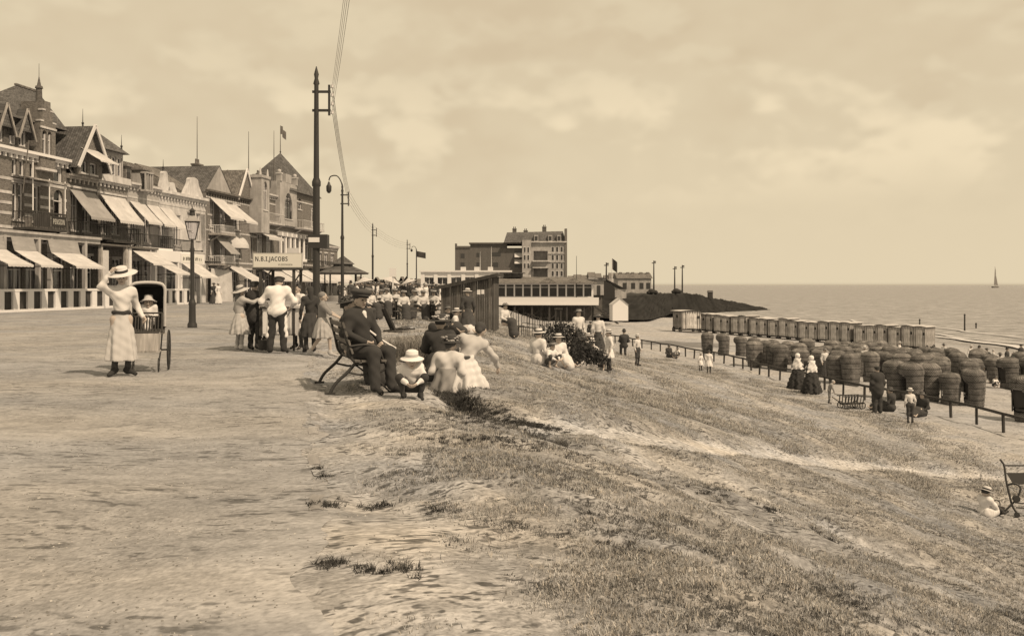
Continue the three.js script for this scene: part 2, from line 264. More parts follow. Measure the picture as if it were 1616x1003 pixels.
{
  const near = [], dark = [], far = [];
  let tries = 0;
  while (near.length < 40000 && tries++ < 900000) {
    const d = 3 + Math.pow(rnd(), 1.3) * 24, x = rr(edgeX(d) + 0.2, Math.min(footX(d) + 3, d * 0.56 + 0.6));
    const s = sandy(x, d), cl = fbm(x * 2.6 + 90, d * 2.6, 3); if (rnd() < s * 1.02 || rnd() > sstep(0.42, 0.62, cl) + 0.05) continue;
    near.push([x, gy(x, d), -d, rr(0.45, 1.2) * lerp(0.7, 1.15, cl), rr(0.35, 0.9)]);
  }
  scatter('dune_grass', 'short dry grass covering the dune slope below the boulevard', 'grass', tuftGeo(11, 0.036, 0.13, 0.0034), bladeMat, near, (x, z) => [(0.14 + 0.38 * rnd()) * lerp(0.75, 1.25, fbm(x * 1.9, z * 1.9 + 40, 3)), rr(-0.4, 1)]);
  tries = 0;
  while (dark.length < 12000 && tries++ < 400000) {
    const d = 3.2 + Math.pow(rnd(), 1.2) * 23, x = rr(edgeX(d) + 0.3, Math.min(footX(d) + 2, d * 0.56 + 0.5)), c = fbm(x * 1.7 + 12, d * 2.3 + 77, 3), lin = fbm((x + d * 0.6) * 0.8, (d - x * 0.5) * 4.2 + 19, 3);
    if (c * 0.5 + lin * 0.5 < 0.535 || sandy(x, d) > 0.75) continue; dark.push([x, gy(x, d), -d, rr(0.2, 0.75), rr(0.25, 0.6)]);
  }
  scatter('dark_weeds', 'dark low weeds in broken streaks among the dune grass', 'weeds', tuftGeo(13, 0.05, 0.085, 0.007), bladeMat, dark, () => [rr(0.05, 0.16), 0]);
  tries = 0;
  while (far.length < 26000 && tries++ < 300000) {
    const d = 20 + Math.pow(rnd(), 1.2) * 42, x = rr(crestX(d) - 1, footX(d) + 2); if (rnd() > sstep(0.42, 0.66, fbm(x * 0.8 + 61, d * 0.5, 3)) || distTo(pathLine, x, d) < 0.42) continue; far.push([x, gy(x, d), -d, rr(0.8, 1.6), rr(0.4, 0.9)]);
  }
  scatter('sparse_grass', 'sparse dry grass on the farther dune slope', 'grass', tuftGeo(7, 0.09, 0.13, 0.008), bladeMat, far, () => [0.10 + 0.3 * rnd(), rr(-0.2, 0.8)]);
  // eroded bank with dark scrub beside the path
  const scrub = [], leaf = []; 
  for (let i = 0; i < 1150; i++) { const t = rnd() * (gully.length - 1), k = Math.floor(t), f = t - k, x = lerp(gully[k][0], gully[k + 1][0], f) + (rnd() + rnd() - 1) * 0.24, d = lerp(gully[k][1], gully[k + 1][1], f) + (rnd() + rnd() - 1) * 0.3; scrub.push([x, gy(x, d), -d, rr(0.35, 0.9), rr(0.3, 0.75)]); }
  for (const [px, py, n0, sp] of [[735, 693, 70, 0.16], [820, 672, 60, 0.2], [840, 705, 60, 0.2], [770, 690, 40, 0.16], [503, 797, 12, 0.035], [516, 793, 10, 0.04], [497, 738, 8, 0.02], [512, 750, 7, 0.025], [565, 798, 9, 0.07], [600, 797, 8, 0.06], [700, 806, 14, 0.07], [528, 884, 12, 0.04], [560, 893, 14, 0.07], [600, 897, 14, 0.08], [640, 899, 8, 0.08], [880, 680, 40, 0.2], [772, 652, 90, 0.14], [792, 658, 90, 0.14], [815, 664, 90, 0.14], [838, 669, 80, 0.14], [857, 673, 60, 0.12], [745, 640, 80, 0.14], [800, 672, 50, 0.16], [725, 655, 50, 0.14], [750, 665, 50, 0.16], [1215, 800, 26, 0.1], [1300, 845, 24, 0.08], [1130, 780, 34, 0.14], [1060, 815, 24, 0.1], [980, 860, 24, 0.08], [1590, 972, 34, 0.07], [1310, 940, 34, 0.1], [1400, 920, 24, 0.08]]) { const h0 = hit(px, py), n = Math.ceil(n0 * 0.6); for (let i = 0; i < n; i++) { const x = h0.x + (rnd() + rnd() + rnd() - 1.5) * sp * 2.2, d = -h0.z + (rnd() + rnd() + rnd() - 1.5) * sp * 1.5; scrub.push([x, gy(x, d), -d, rr(0.15, 0.5), rr(0.12, 0.32)]); } }
  scatter('dark_scrub', 'dark matted scrub along the eroded bank beside the footpath', 'scrub', tuftGeo(22, 0.17, 0.12, 0.009), bladeMat, scrub, () => [rr(0.02, 0.07), 0]);
  // worn, half-buried stone edging of the boulevard
  { const geo = [0, 1, 2].map((k) => { const g = new THREE.BoxGeometry(0.09, 0.16, 0.46, 3, 2, 6), p = g.attributes.position; for (let i = 0; i < p.count; i++) { const x = p.getX(i), y = p.getY(i), z = p.getZ(i); p.setXYZ(i, x + (vn(z * 9 + k * 7, y * 9) - 0.5) * 0.05, y + (vn(x * 14 + k * 3, z * 11) - 0.5) * 0.035, z + (vn(x * 12, y * 12 + k) - 0.5) * 0.04); } g.computeVertexNormals(); return g; }), ms = [0.34, 0.40, 0.30].map((v) => mat(v, 0.15, 1, { map: plasterTex }));
    const kerb = struct('stone_edging', geo[0], ms[0]); kerb.position.set(edge0(3.2), gy(edge0(3.2), 3.2) - 0.08, -3.2); let k = 0;
    for (let d = 3.75; d < 24; d += 0.52) { if (vn(d * 0.9, 91) < 0.42) continue; const x = edge0(d) + rr(-0.02, 0.02), o = mk('kerb_stone', geo[k % 3], ms[(k * 7 + (k >> 2)) % 3], kerb), a = Math.atan2(edge0(d + 0.3) - edge0(d - 0.3), 0.6); k++; o.position.set(x - kerb.position.x, gy(x, d) - 0.082 + rr(-0.012, 0.01) - kerb.position.y, -d - kerb.position.z); o.rotation.set(rr(-0.02, 0.02), -a + rr(-0.05, 0.05), rr(-0.05, 0.05)); } }
  // grit and pebbles of the boulevard
  const peb = []; for (let i = 0; i < 7000; i++) { const d = 3.2 + Math.pow(rnd(), 1.6) * 22, x = rr(-d * 0.56, edgeX(d) + 1.2); if (fbm(x * 1.2, d * 3, 2) < 0.45) continue; peb.push([x, gy(x, d) + 0.001, -d, rr(0.003, 0.008) * (rnd() < 0.03 ? 2 : 1), rr(0.002, 0.005)]); }
  scatter('pebbles', 'scattered grit and pebbles on the boulevard surface', 'pebbles', new THREE.IcosahedronGeometry(1, 0), new THREE.MeshStandardMaterial({ roughness: 1 }), peb, () => [rnd() < 0.75 ? rr(0.12, 0.26) : rr(0.35, 0.46), 0.3]);
}
// ---------- the terrace of boarding houses along the boulevard ----------
const FTH = Math.atan2(0.992, 0.127), F0 = [-29.25, -54.3];     // the facade line: starts at F0, runs away from the camera
const dOf = (px) => 36.2 / (0.128 + (808 - px) / 1500), uOf = (px) => (dOf(px) - 54.3) * 1.008, vOf = (px, py) => EYE + (HOR - py) * dOf(px) / FOC;
Object.assign(M, {
  brick: mat(0.26, 0.5, 0.95, { map: brickTex }), brickDark: mat(0.18, 0.4, 0.95, { map: brickTex }), brickMid: mat(0.30, 0.4, 0.95, { map: brickTex }),
  stucco: mat(0.66, 0.1, 0.95, { map: plasterTex }), stuccoGrey: mat(0.45, 0.2, 0.95, { map: plasterTex }), stone: mat(0.62, 0.15, 0.9, { map: plasterTex }),
  white: mat(0.72, 0.1, 0.75), frame: mat(0.62, 0.1, 0.7), darkWood: mat(0.055, 0.4, 0.8, { map: woodTex }), wood: mat(0.16, 0.5, 0.9, { map: woodTex }), paleWood: mat(0.42, 0.4, 0.9, { map: woodTex }),
  slate: mat(0.15, 0.1, 0.8, { map: slateTex }), tile: mat(0.24, 0.5, 0.85, { map: slateTex }), iron: mat(0.03, 0.1, 0.55), canvas: mat(0.62, 0.15, 0.95, { map: clothTex }), canvasGrey: mat(0.36, 0.2, 0.95, { map: clothTex }),
  pane: new THREE.MeshPhysicalMaterial({ color: tone(0.85), transmission: 1, thickness: 0, roughness: 0.06, side: THREE.DoubleSide }), paneDarkRoom: new THREE.MeshPhysicalMaterial({ color: tone(0.05), roughness: 0.12, specularIntensity: 0.7, side: THREE.DoubleSide }), dark: mat(0.03, 0.2, 0.9), curtain: mat(0.5, 0.1, 1, { map: clothTex }),  // far panes are opaque, the gloom of rooms painted into their colour
});
function holed(x0, x1, y0, y1, holes, depth) {            // a wall with openings, its outer face at z = 0
  const s = new THREE.Shape(); s.moveTo(x0, y0); s.lineTo(x1, y0); s.lineTo(x1, y1); s.lineTo(x0, y1); s.closePath();
  for (const h of holes) { const p = new THREE.Path(), [a, b, c, e, arch] = h; p.moveTo(a, b); if (arch) { const r = (c - a) / 2, n = 10, top = e - r * arch; p.lineTo(a, top); for (let i = 1; i < n; i++) { const t = Math.PI - Math.PI * i / n; p.lineTo(a + r + Math.cos(t) * r, top + Math.sin(t) * r * arch); } p.lineTo(c, top); } else { p.lineTo(a, e); p.lineTo(c, e); } p.lineTo(c, b); p.closePath(); s.holes.push(p); }
  const g = new THREE.ExtrudeGeometry(s, { depth, bevelEnabled: false, steps: 1 }); g.translate(0, 0, -depth); return clean(g);
}
function windowIn(parent, [a, b, c, e, arch], opt = {}) {
  const w = c - a, h = e - b, t = opt.t ?? 0.07, z = -0.14, L = [];
  L.push(span(a, a + t, b, e - (arch ? w / 2 * arch : 0), z - 0.04, z + 0.04), span(c - t, c, b, e - (arch ? w / 2 * arch : 0), z - 0.04, z + 0.04), span(a + t, c - t, b, b + t, z - 0.038, z + 0.038));
  if (!arch) L.push(span(a + t, c - t, e - t, e, z - 0.038, z + 0.038));
  const n = opt.mull ?? (w > 1.1 ? 2 : 1); for (let i = 1; i < n; i++) L.push(span(a + w * i / n - t / 2, a + w * i / n + t / 2, b + t, e - t * 1.02 - (arch ? w * 0.1 : 0), z - 0.03, z + 0.03));
  if (h > 1.2) L.push(span(a + t, c - t, b + h * 0.66, b + h * 0.66 + t * 0.8, z - 0.033, z + 0.033));
  const win = mk('window', merge(L), opt.mat ?? M.frame, parent);
  let pg; if (arch) { const s = new THREE.Shape(), r = w / 2, top = e - r * arch; s.moveTo(a, b); s.lineTo(c, b); s.lineTo(c, top); for (let i = 1; i < 12; i++) { const q = Math.PI * i / 12; s.lineTo(a + r + Math.cos(q) * r, top + Math.sin(q) * r * arch); } s.lineTo(a, top); pg = clean(new THREE.ShapeGeometry(s).translate(0, 0, z - 0.02)); } else pg = span(a + 0.01, c - 0.01, b + 0.01, e - 0.01, z - 0.03, z - 0.01);
  mk('pane', pg, M.pane, win);
  if (opt.curtain) { const cw = w * 0.24; [[a + 0.02, a + cw], [c - cw, c - 0.02]].forEach(([p, q]) => mk('curtain', span(p, q, b + 0.02, e - 0.03, z - 0.008, z - 0.003), M.curtain, win)); }
  if (opt.sill !== false) mk('sill', span(a - 0.08, c + 0.08, b - 0.1, b, -0.10, 0.07), M.stone, win);
  if (opt.lintel) mk('lintel', span(a - 0.1, c + 0.1, e + 0.004, e + 0.16, -0.05, 0.03), M.stone, win);
  return win;
}
function awning(parent, u0, u1, v, drop, out, m = M.canvas, flap = 0.16, z0 = 0.06) {
  const n = 8, L = [], sag = 0.05, pos = [], idx = [], uv = [];
  for (let j = 0; j <= 4; j++) for (let i = 0; i <= n; i++) { const a = i / n, b = j / 4; pos.push(lerp(u0, u1, a), v - drop * b - sag * Math.sin(Math.PI * b) - 0.012 * Math.sin(a * Math.PI * n) * b, z0 + (out - z0) * b); uv.push(a * (u1 - u0), b * Math.hypot(drop, out)); if (i && j) { const q = j * (n + 1) + i; idx.push(q - n - 2, q - 1, q, q - n - 2, q, q - n - 1); } }
  const g = new THREE.BufferGeometry(); g.setAttribute('position', new THREE.Float32BufferAttribute(pos, 3)); g.setAttribute('uv', new THREE.Float32BufferAttribute(uv, 2)); g.setIndex(idx); g.computeVertexNormals();
  const under = g.clone(); under.translate(0, -0.012, -0.004);
  const o = mk('awning', merge([g, under]), m, parent);
  if (flap) { const F = []; const k = Math.max(4, Math.round((u1 - u0) / 0.3)); for (let i = 0; i < k; i++) { const a = lerp(u0, u1, i / k), b = lerp(u0, u1, (i + 1) / k); F.push(quad([a, v - drop, out], [a, v - drop - flap * 0.75, out + 0.01], [(a + b) / 2, v - drop - flap, out + 0.012], [(a + b) / 2, v - drop, out]), quad([(a + b) / 2, v - drop, out], [(a + b) / 2, v - drop - flap, out + 0.012], [b, v - drop - flap * 0.75, out + 0.01], [b, v - drop, out])); } mk('valance', merge(F), m, o); }
  for (const u of [u0 + 0.02, u1 - 0.02]) mk('arm', bar([u, v - drop * 1.02 - 0.1, 0.02], [u, v - drop - 0.03, out - 0.02], 0.018, 5), M.iron, o);
  return o;
}
function balcony(parent, u0, u1, v0, v1, out, m = M.iron, slabM = M.darkWood, step = 0.16) {
  const L = []; const r = 0.025;
  const o = mk('balcony', merge([span(u0, u1, v0 - 0.16, v0, 0.012, out + 0.05), ...[u0 + 0.3, u1 - 0.3].map((u) => beam([u, v0 - 0.7, 0.03], [u, v0 - 0.18, out * 0.8], 0.1, 0.1))]), slabM, parent);
  L.push(span(u0, u1, v1 - 0.06, v1, out - 0.03, out + 0.03), span(u0, u1, v0 + 0.06, v0 + 0.1, out - 0.02, out + 0.02));
  for (let u = u0 + 0.03; u < u1; u += step) L.push(span(u - r / 2, u + r / 2, v0, v1 - 0.06, out - r / 2, out + r / 2));
  for (const u of [u0 + 0.03, u1 - 0.03]) { L.push(span(u - 0.03, u + 0.03, v1 - 0.055, v1 - 0.005, 0.02, out - 0.03)); for (let z = 0.15; z < out - 0.05; z += step) L.push(span(u - r / 2, u + r / 2, v0, v1 - 0.055, z - r / 2, z + r / 2)); }
  mk('railing', merge(L), m, o); return o;
}
// roofs are solids standing on a wall head: x0..x1 along the street, z0 (front) .. z1 (back, negative)
function hipRoof(x0, x1, z0, z1, y, h, ridgeIn = 0.5, over = 0.3) {
  x0 -= over; x1 += over; z0 += over; z1 -= over; const zm = (z0 + z1) / 2, k = Math.min((x1 - x0), (z0 - z1)) * ridgeIn; let A, B; 
  if (x1 - x0 >= z0 - z1) { A = [x0 + k, y + h, zm]; B = [x1 - k, y + h, zm]; return merge([quad([x0, y, z0], [x1, y, z0], B, A), quad([x1, y, z1], [x0, y, z1], A, B), tri([x0, y, z1], [x0, y, z0], A), tri([x1, y, z0], [x1, y, z1], B), quad([x0, y, z0], [x0, y, z1], [x1, y, z1], [x1, y, z0])]); }
  const xm = (x0 + x1) / 2; A = [xm, y + h, z0 - k]; B = [xm, y + h, z1 + k]; return merge([tri([x0, y, z0], [x1, y, z0], A), tri([x1, y, z1], [x0, y, z1], B), quad([x0, y, z1], [x0, y, z0], A, B), quad([x1, y, z0], [x1, y, z1], B, A), quad([x0, y, z0], [x0, y, z1], [x1, y, z1], [x1, y, z0])]);
}
const gableAcross = (x0, x1, z0, z1, y, h, over = 0.25) => { const xm = (x0 + x1) / 2, a = x0 - over, b = x1 + over, e = over * h / ((x1 - x0) / 2); return merge([quad([a, y - e, z0], [xm, y + h, z0], [xm, y + h, z1], [a, y - e, z1]), quad([xm, y + h, z0], [b, y - e, z0], [b, y - e, z1], [xm, y + h, z1]), tri([x0, y, z1 + 0.02], [xm, y + h, z1 + 0.02], [x1, y, z1 + 0.02])]); };   // ridge runs away from the street
const gableAlong = (x0, x1, z0, z1, y, h, over = 0.3) => { const zm = (z0 + z1) / 2; return merge([quad([x0, y, z0 + over], [x1, y, z0 + over], [x1, y + h, zm], [x0, y + h, zm]), quad([x1, y, z1 - over], [x0, y, z1 - over], [x0, y + h, zm], [x1, y + h, zm]), tri([x0, y, z1 - over], [x0, y, z0 + over], [x0, y + h, zm]), tri([x1, y, z0 + over], [x1, y, z1 - over], [x1, y + h, zm])]); };
function chimney(parent, x, z, y0, y1, w = 0.7, m = M.brick) { const o = mk('chimney', merge([span(x - w / 2, x + w / 2, y0, y1, z - 0.3, z + 0.3), span(x - w / 2 - 0.06, x + w / 2 + 0.06, y1, y1 + 0.14, z - 0.36, z + 0.36)]), m, parent); [cyl(0.12, 0.09, 0.45, x - w / 5, y1 + 0.36, z, 8), cyl(0.12, 0.09, 0.45, x + w / 5, y1 + 0.36, z, 8)].forEach((q) => mk('chimney_pot', q, M.tile, o)); return o; }
function finial(parent, x, y, z, h, m = M.iron) { return mk('finial', merge([cyl(0.10, 0.05, h * 0.3, x, y + h * 0.15, z, 8), ball(0.09, x, y + h * 0.34, z), cyl(0.035, 0.01, h * 0.62, x, y + h * 0.66, z, 6)]), m, parent); }
function shell(parent, W, top, m, holes, depth = 10, x0 = 0, zf = 0) {             // four walls of a house; front one with openings
  mk('wall', merge([holed(x0, x0 + W, 0, top, holes, 0.3), span(x0, x0 + 0.3, 0, top, -depth, -0.301), span(x0 + W - 0.3, x0 + W, 0, top, -depth, -0.301), span(x0 + 0.3, x0 + W - 0.3, 0, top, -depth, -depth + 0.3)]), m, parent);
  mk('interior_wall', span(x0 + 0.31, x0 + W - 0.31, 0.02, top - 0.02, -1.6, -1.5), M.stuccoGrey, parent);
}
const bands = (parent, W, ys, holes, h = 0.14, m = M.stone, x0 = 0) => { const L = []; for (const y of ys) { const cut = holes.filter((q) => y + h > q[1] - 0.1 && y < q[3]).map((q) => [q[0] - 0.09, q[2] + 0.09]).sort((a, b) => a[0] - b[0]); let x = x0; for (const [a, b] of [...cut, [x0 + W, x0 + W]]) { if (a - x > 0.05) L.push(span(x, a, y, y + h, -0.02, 0.03)); x = Math.max(x, b); } } L.forEach((q) => mk('stone_band', q, m, parent)); };
const cornice = (parent, W, y, h = 0.3, out = 0.32, m = M.stone, x0 = 0) => { const L = [span(x0, x0 + W, y, y + h * 0.5, -0.05, out * 0.5), span(x0, x0 + W, y + h * 0.5, y + h, -0.05, out)]; for (let x = x0 + 0.25; x < x0 + W - 0.1; x += 0.5) L.push(span(x - 0.07, x + 0.07, y - 0.22, y, 0.012, out * 0.42)); return mk('cornice', merge(L), m, parent); };
function houseAt(name, px, label, depth) { const u = uOf(px), c = Math.cos(FTH), s = Math.sin(FTH); return thing(name, label, 'house', [F0[0] + u * c, 0, F0[1] - u * s], FTH, 'boarding houses along the boulevard'); }
const parapetFence = (parent, u0, u1, z, h = 1.2, pitch = 1.35) => { const L = [], D = []; L.push(span(u0, u1, h - 0.14, h, z - 0.12, z + 0.12), span(u0, u1, 0, 0.14, z - 0.12, z + 0.12)); const n = Math.max(1, Math.round((u1 - u0) / pitch)), p = (u1 - u0) / n; for (let i = 0; i < n; i++) { L.push(span(u0 + i * p, u0 + i * p + p * 0.42, 0.14, h - 0.14, z - 0.1, z + 0.1)); D.push(span(u0 + i * p + p * 0.42, u0 + (i + 1) * p, 0.16, h - 0.16, z - 0.05, z - 0.02)); } const o = mk('veranda_parapet', merge(L), M.white, parent); D.forEach((q) => mk('parapet_shade_panel', q, M.darkWood, o)); };  // dark panels stand in for the shade in the open parapet gaps

// 1: tall brick house with the turret gable
{
  const h = houseAt('brick_house', 0, 'tall banded brick house with hip roof, stair turret and spire', 10), U = (p) => uOf(p), x0 = -9, W = U(104) - x0, top = 9.1;
  const holes = [];
  for (const [a, b] of [[-150, -125], [-100, -78], [-55, -35], [-18, -4]]) { holes.push([U(a), 5.5, U(b), 7.5]); holes.push([U(a), 7.95, U(b), 8.85]); }
  for (const [a, b] of [[19, 27], [28, 36], [51, 61], [84, 99]]) holes.push([U(a), 5.3, U(b), 7.45, b > 70 ? 1 : 0]);
  for (const [a, b] of [[18, 26], [30, 38], [46, 54], [84, 98]]) holes.push([U(a), 7.9, U(b), 8.85]);
  for (const [a, b] of [[-140, -90], [-60, -10], [4, 34], [40, 70], [84, 100]]) holes.push([U(a), 0.5, U(b), 3.3]);
  shell(h, W, top, M.brick, holes, 11, x0);
  holes.forEach((q) => windowIn(h, q, { lintel: q[1] > 4 && !q[4], mull: q[2] - q[0] > 1.4 ? 3 : 1, curtain: q[1] > 4, t: q[1] < 1 ? 0.09 : 0.08 }));
  bands(h, W, [4.0, 4.75, 5.55, 6.15, 6.75, 7.55], holes, 0.17, M.stone, x0);
  cornice(h, W, top, 0.34, 0.4, M.white, x0);
  // attic storey, set back a little, with big windows and two small gables
  const ah = [[U(4), 9.75, U(14), 11.0], [U(22), 9.75, U(34), 11.2], [U(38), 9.75, U(50), 11.0]];
  mk('attic_wall', merge([holed(x0 + 0.4, U(54), 9.44, 11.3, ah, 0.25).translate(0, 0, -0.35), span(x0 + 0.4, x0 + 0.65, 9.44, 11.3, -9, -0.62), span(U(54) - 0.25, U(54), 9.44, 11.3, -9, -0.62)]), M.brickDark, h);
  const ag = new THREE.Group(); ah.forEach((q) => { const w = windowIn(h, q, { sill: false, curtain: true, mull: 2 }); w.position.z = -0.35; });
  const roof = mk('roof', hipRoof(x0 + 0.4, U(60), -0.35, -8.5, 11.3, 2.6, 0.30, 0.3), M.slate, h);
  for (const p of [8, 40]) { const x = U(p); mk('gablet', merge([quad([x - 0.75, 10.2, 0.1], [x, 11.9, 0.1], [x, 12.0, -1.3], [x - 0.85, 10.2, -0.33]), quad([x, 11.9, 0.1], [x + 0.75, 10.2, 0.1], [x + 0.85, 10.2, -0.33], [x, 12.0, -1.3]), tri([x - 0.7, 10.6, 0.02], [x + 0.7, 10.6, 0.02], [x, 11.85, 0.02])]), M.slate, roof); mk('barge_board', merge([beam([x - 0.8, 10.1, 0.14], [x, 11.95, 0.14], 0.08, 0.12), beam([x + 0.8, 10.1, 0.14], [x, 11.95, 0.14], 0.08, 0.12)]), M.paleWood, roof); }
  mk('ridge_cap', span(x0 + 3.1, U(60) - 2.3, 13.85, 14.0, -4.5, -4.35), M.tile, roof);
  // stair turret with stepped gable
  const t0 = U(56), t1 = U(80), th = [[t0 + 0.2, 9.2, t0 + 0.62, 10.9, 1], [t0 + 0.74, 9.2, t0 + 1.1, 10.9, 1], [t1 - 0.42, 9.2, t1 - 0.12, 10.9, 1]];
  const tur = mk('turret', merge([holed(t0, t1, 8.6, 11.4, th, 0.3).translate(0, 0, 0.30), span(t0, t0 + 0.28, 8.6, 11.4, -1.8, -0.004), span(t1 - 0.28, t1, 8.6, 11.4, -1.8, -0.004), span(t0 + 0.25, t1 - 0.25, 11.4, 12.1, -1.6, 0.28), span(t0 + 0.45, t1 - 0.45, 12.1, 12.7, -1.3, 0.26), span(t0 + 0.28, t1 - 0.28, 8.6, 11.4, -1.8, -1.5)]), M.brick, h);
  [span(t0 - 0.05, t1 + 0.05, 8.45, 8.6, -0.3, 0.38), span(t0 - 0.05, t1 + 0.05, 11.0, 11.12, 0.3, 0.36), span(t0 - 0.04, t0 + 0.3, 11.402, 11.5, 0, 0.33), span(t1 - 0.3, t1 + 0.04, 11.402, 11.5, 0, 0.33), span(t0 + 0.2, t0 + 0.5, 12.102, 12.2, 0, 0.31), span(t1 - 0.5, t1 - 0.2, 12.102, 12.2, 0, 0.31)].forEach((q) => mk('turret_trim', q, M.stone, tur));
  mk('spire', merge([cyl(0.2, 0.17, 0.9, (t0 + t1) / 2, 13.1, -0.3, 8), cyl(0.24, 0.2, 0.14, (t0 + t1) / 2, 13.6, -0.3, 8), cyl(0.13, 0.02, 0.6, (t0 + t1) / 2, 13.95, -0.3, 8), cyl(0.02, 0.012, 0.9, (t0 + t1) / 2, 14.6, -0.3, 5)]), M.brickDark, tur);
  { const y0 = 11.5, y1 = 14.0, A = [5.0, y1, -2.5], B = [7.2, y1, -2.5], a = [0.9, y0, -0.7], b = [7.7, y0, -0.7], c = [7.7, y0, -4.4], d = [0.9, y0, -4.4]; mk('main_roof', merge([quad(a, b, B, A), quad(c, d, A, B), tri(d, a, A), tri(b, c, B)]), M.slate, h); mk('main_roof_ridge', span(4.9, 7.25, 13.97, 14.1, -2.58, -2.42), M.tile, h); mk('upper_wall', merge([span(1.2, 6.3, 9.45, 11.5, -4.2, -1.0)]), M.brickDark, h); }
  th.forEach((q) => { const w = windowIn(h, q, { sill: false }); w.position.z = 0.3; });
  // balcony with a painted name board
  const b0 = U(19), b1 = U(73), bo = balcony(h, b0, b1, 4.85, 5.8, 1.3, M.darkWood, M.darkWood, 0.2);
  mk('balcony_panel', span(b0 + 0.05, lerp(b0, b1, 0.5), 4.9, 5.68, 1.27, 1.29), M.darkWood, bo);
  { const cv = document.createElement('canvas'); cv.width = 256; cv.height = 64; const c = cv.getContext('2d'); c.fillStyle = '#2b2a29'; c.fillRect(0, 0, 256, 64); c.fillStyle = '#a9a8a4'; c.font = 'bold 46px sans-serif'; c.textAlign = 'center'; c.textBaseline = 'middle'; c.fillText('PENSION', 128, 34, 236); const t = new THREE.CanvasTexture(cv); t.colorSpace = THREE.SRGBColorSpace;
    const g = new THREE.PlaneGeometry(b1 - lerp(b0, b1, 0.5) - 0.1, 0.62); g.translate((b1 + lerp(b0, b1, 0.5)) / 2, 5.3, 1.345); mk('name_board', g, new THREE.MeshStandardMaterial({ map: t, roughness: 0.8, side: THREE.DoubleSide }), bo); }
  [bar([b0 + 0.05, 5.8, 1.25], [b0 + 0.05, 8.6, 1.25], 0.04), bar([lerp(b0, b1, 0.5), 5.8, 1.25], [lerp(b0, b1, 0.5), 7.8, 1.25], 0.04), bar([b1 - 0.05, 5.8, 1.25], [b1 - 0.05, 7.8, 1.25], 0.04)].forEach((q) => mk('balcony_post', q, M.white, bo));
  mk('balcony_roof', merge([quad([b0 - 0.1, 7.95, 0.05], [b1 + 0.1, 7.95, 0.05], [b1 + 0.1, 7.68, 1.45], [b0 - 0.1, 7.68, 1.45]), span(b0 - 0.1, b1 + 0.1, 7.6, 7.675, 1.4, 1.46)]), M.paleWood, bo);
  // veranda: posts, awnings, white parapet
  const z = 2.6; mk('veranda', merge([span(x0, U(100), 4.3, 4.45, 0.02, z), ...[x0 + 0.2, U(-60), U(-2), U(18), U(76)].map((u) => span(u - 0.11, u + 0.11, 0, 4.298, z - 0.32, z - 0.1)), span(x0, U(100), 4.05, 4.298, z - 0.3, z - 0.12)]), M.stuccoGrey, h);
  for (const [a, b] of [[-110, -66], [-52, -14], [10, 60]]) { const o = awning(h, U(a), U(b), 4.1, 0.75, z + 0.15, M.canvasGrey, 0, z - 0.05); awning(h, U(a), U(b) + 0.05, 3.34, 0.8, z + 1.7, M.canvas, 0.14, z + 0.16); }
  parapetFence(h, x0, U(100), z, 1.25, 1.3);
  mk('flag_staff', bar([U(2), 6.7, 1.3], [U(12), 9.8, 1.3], 0.035), M.wood, h);
}
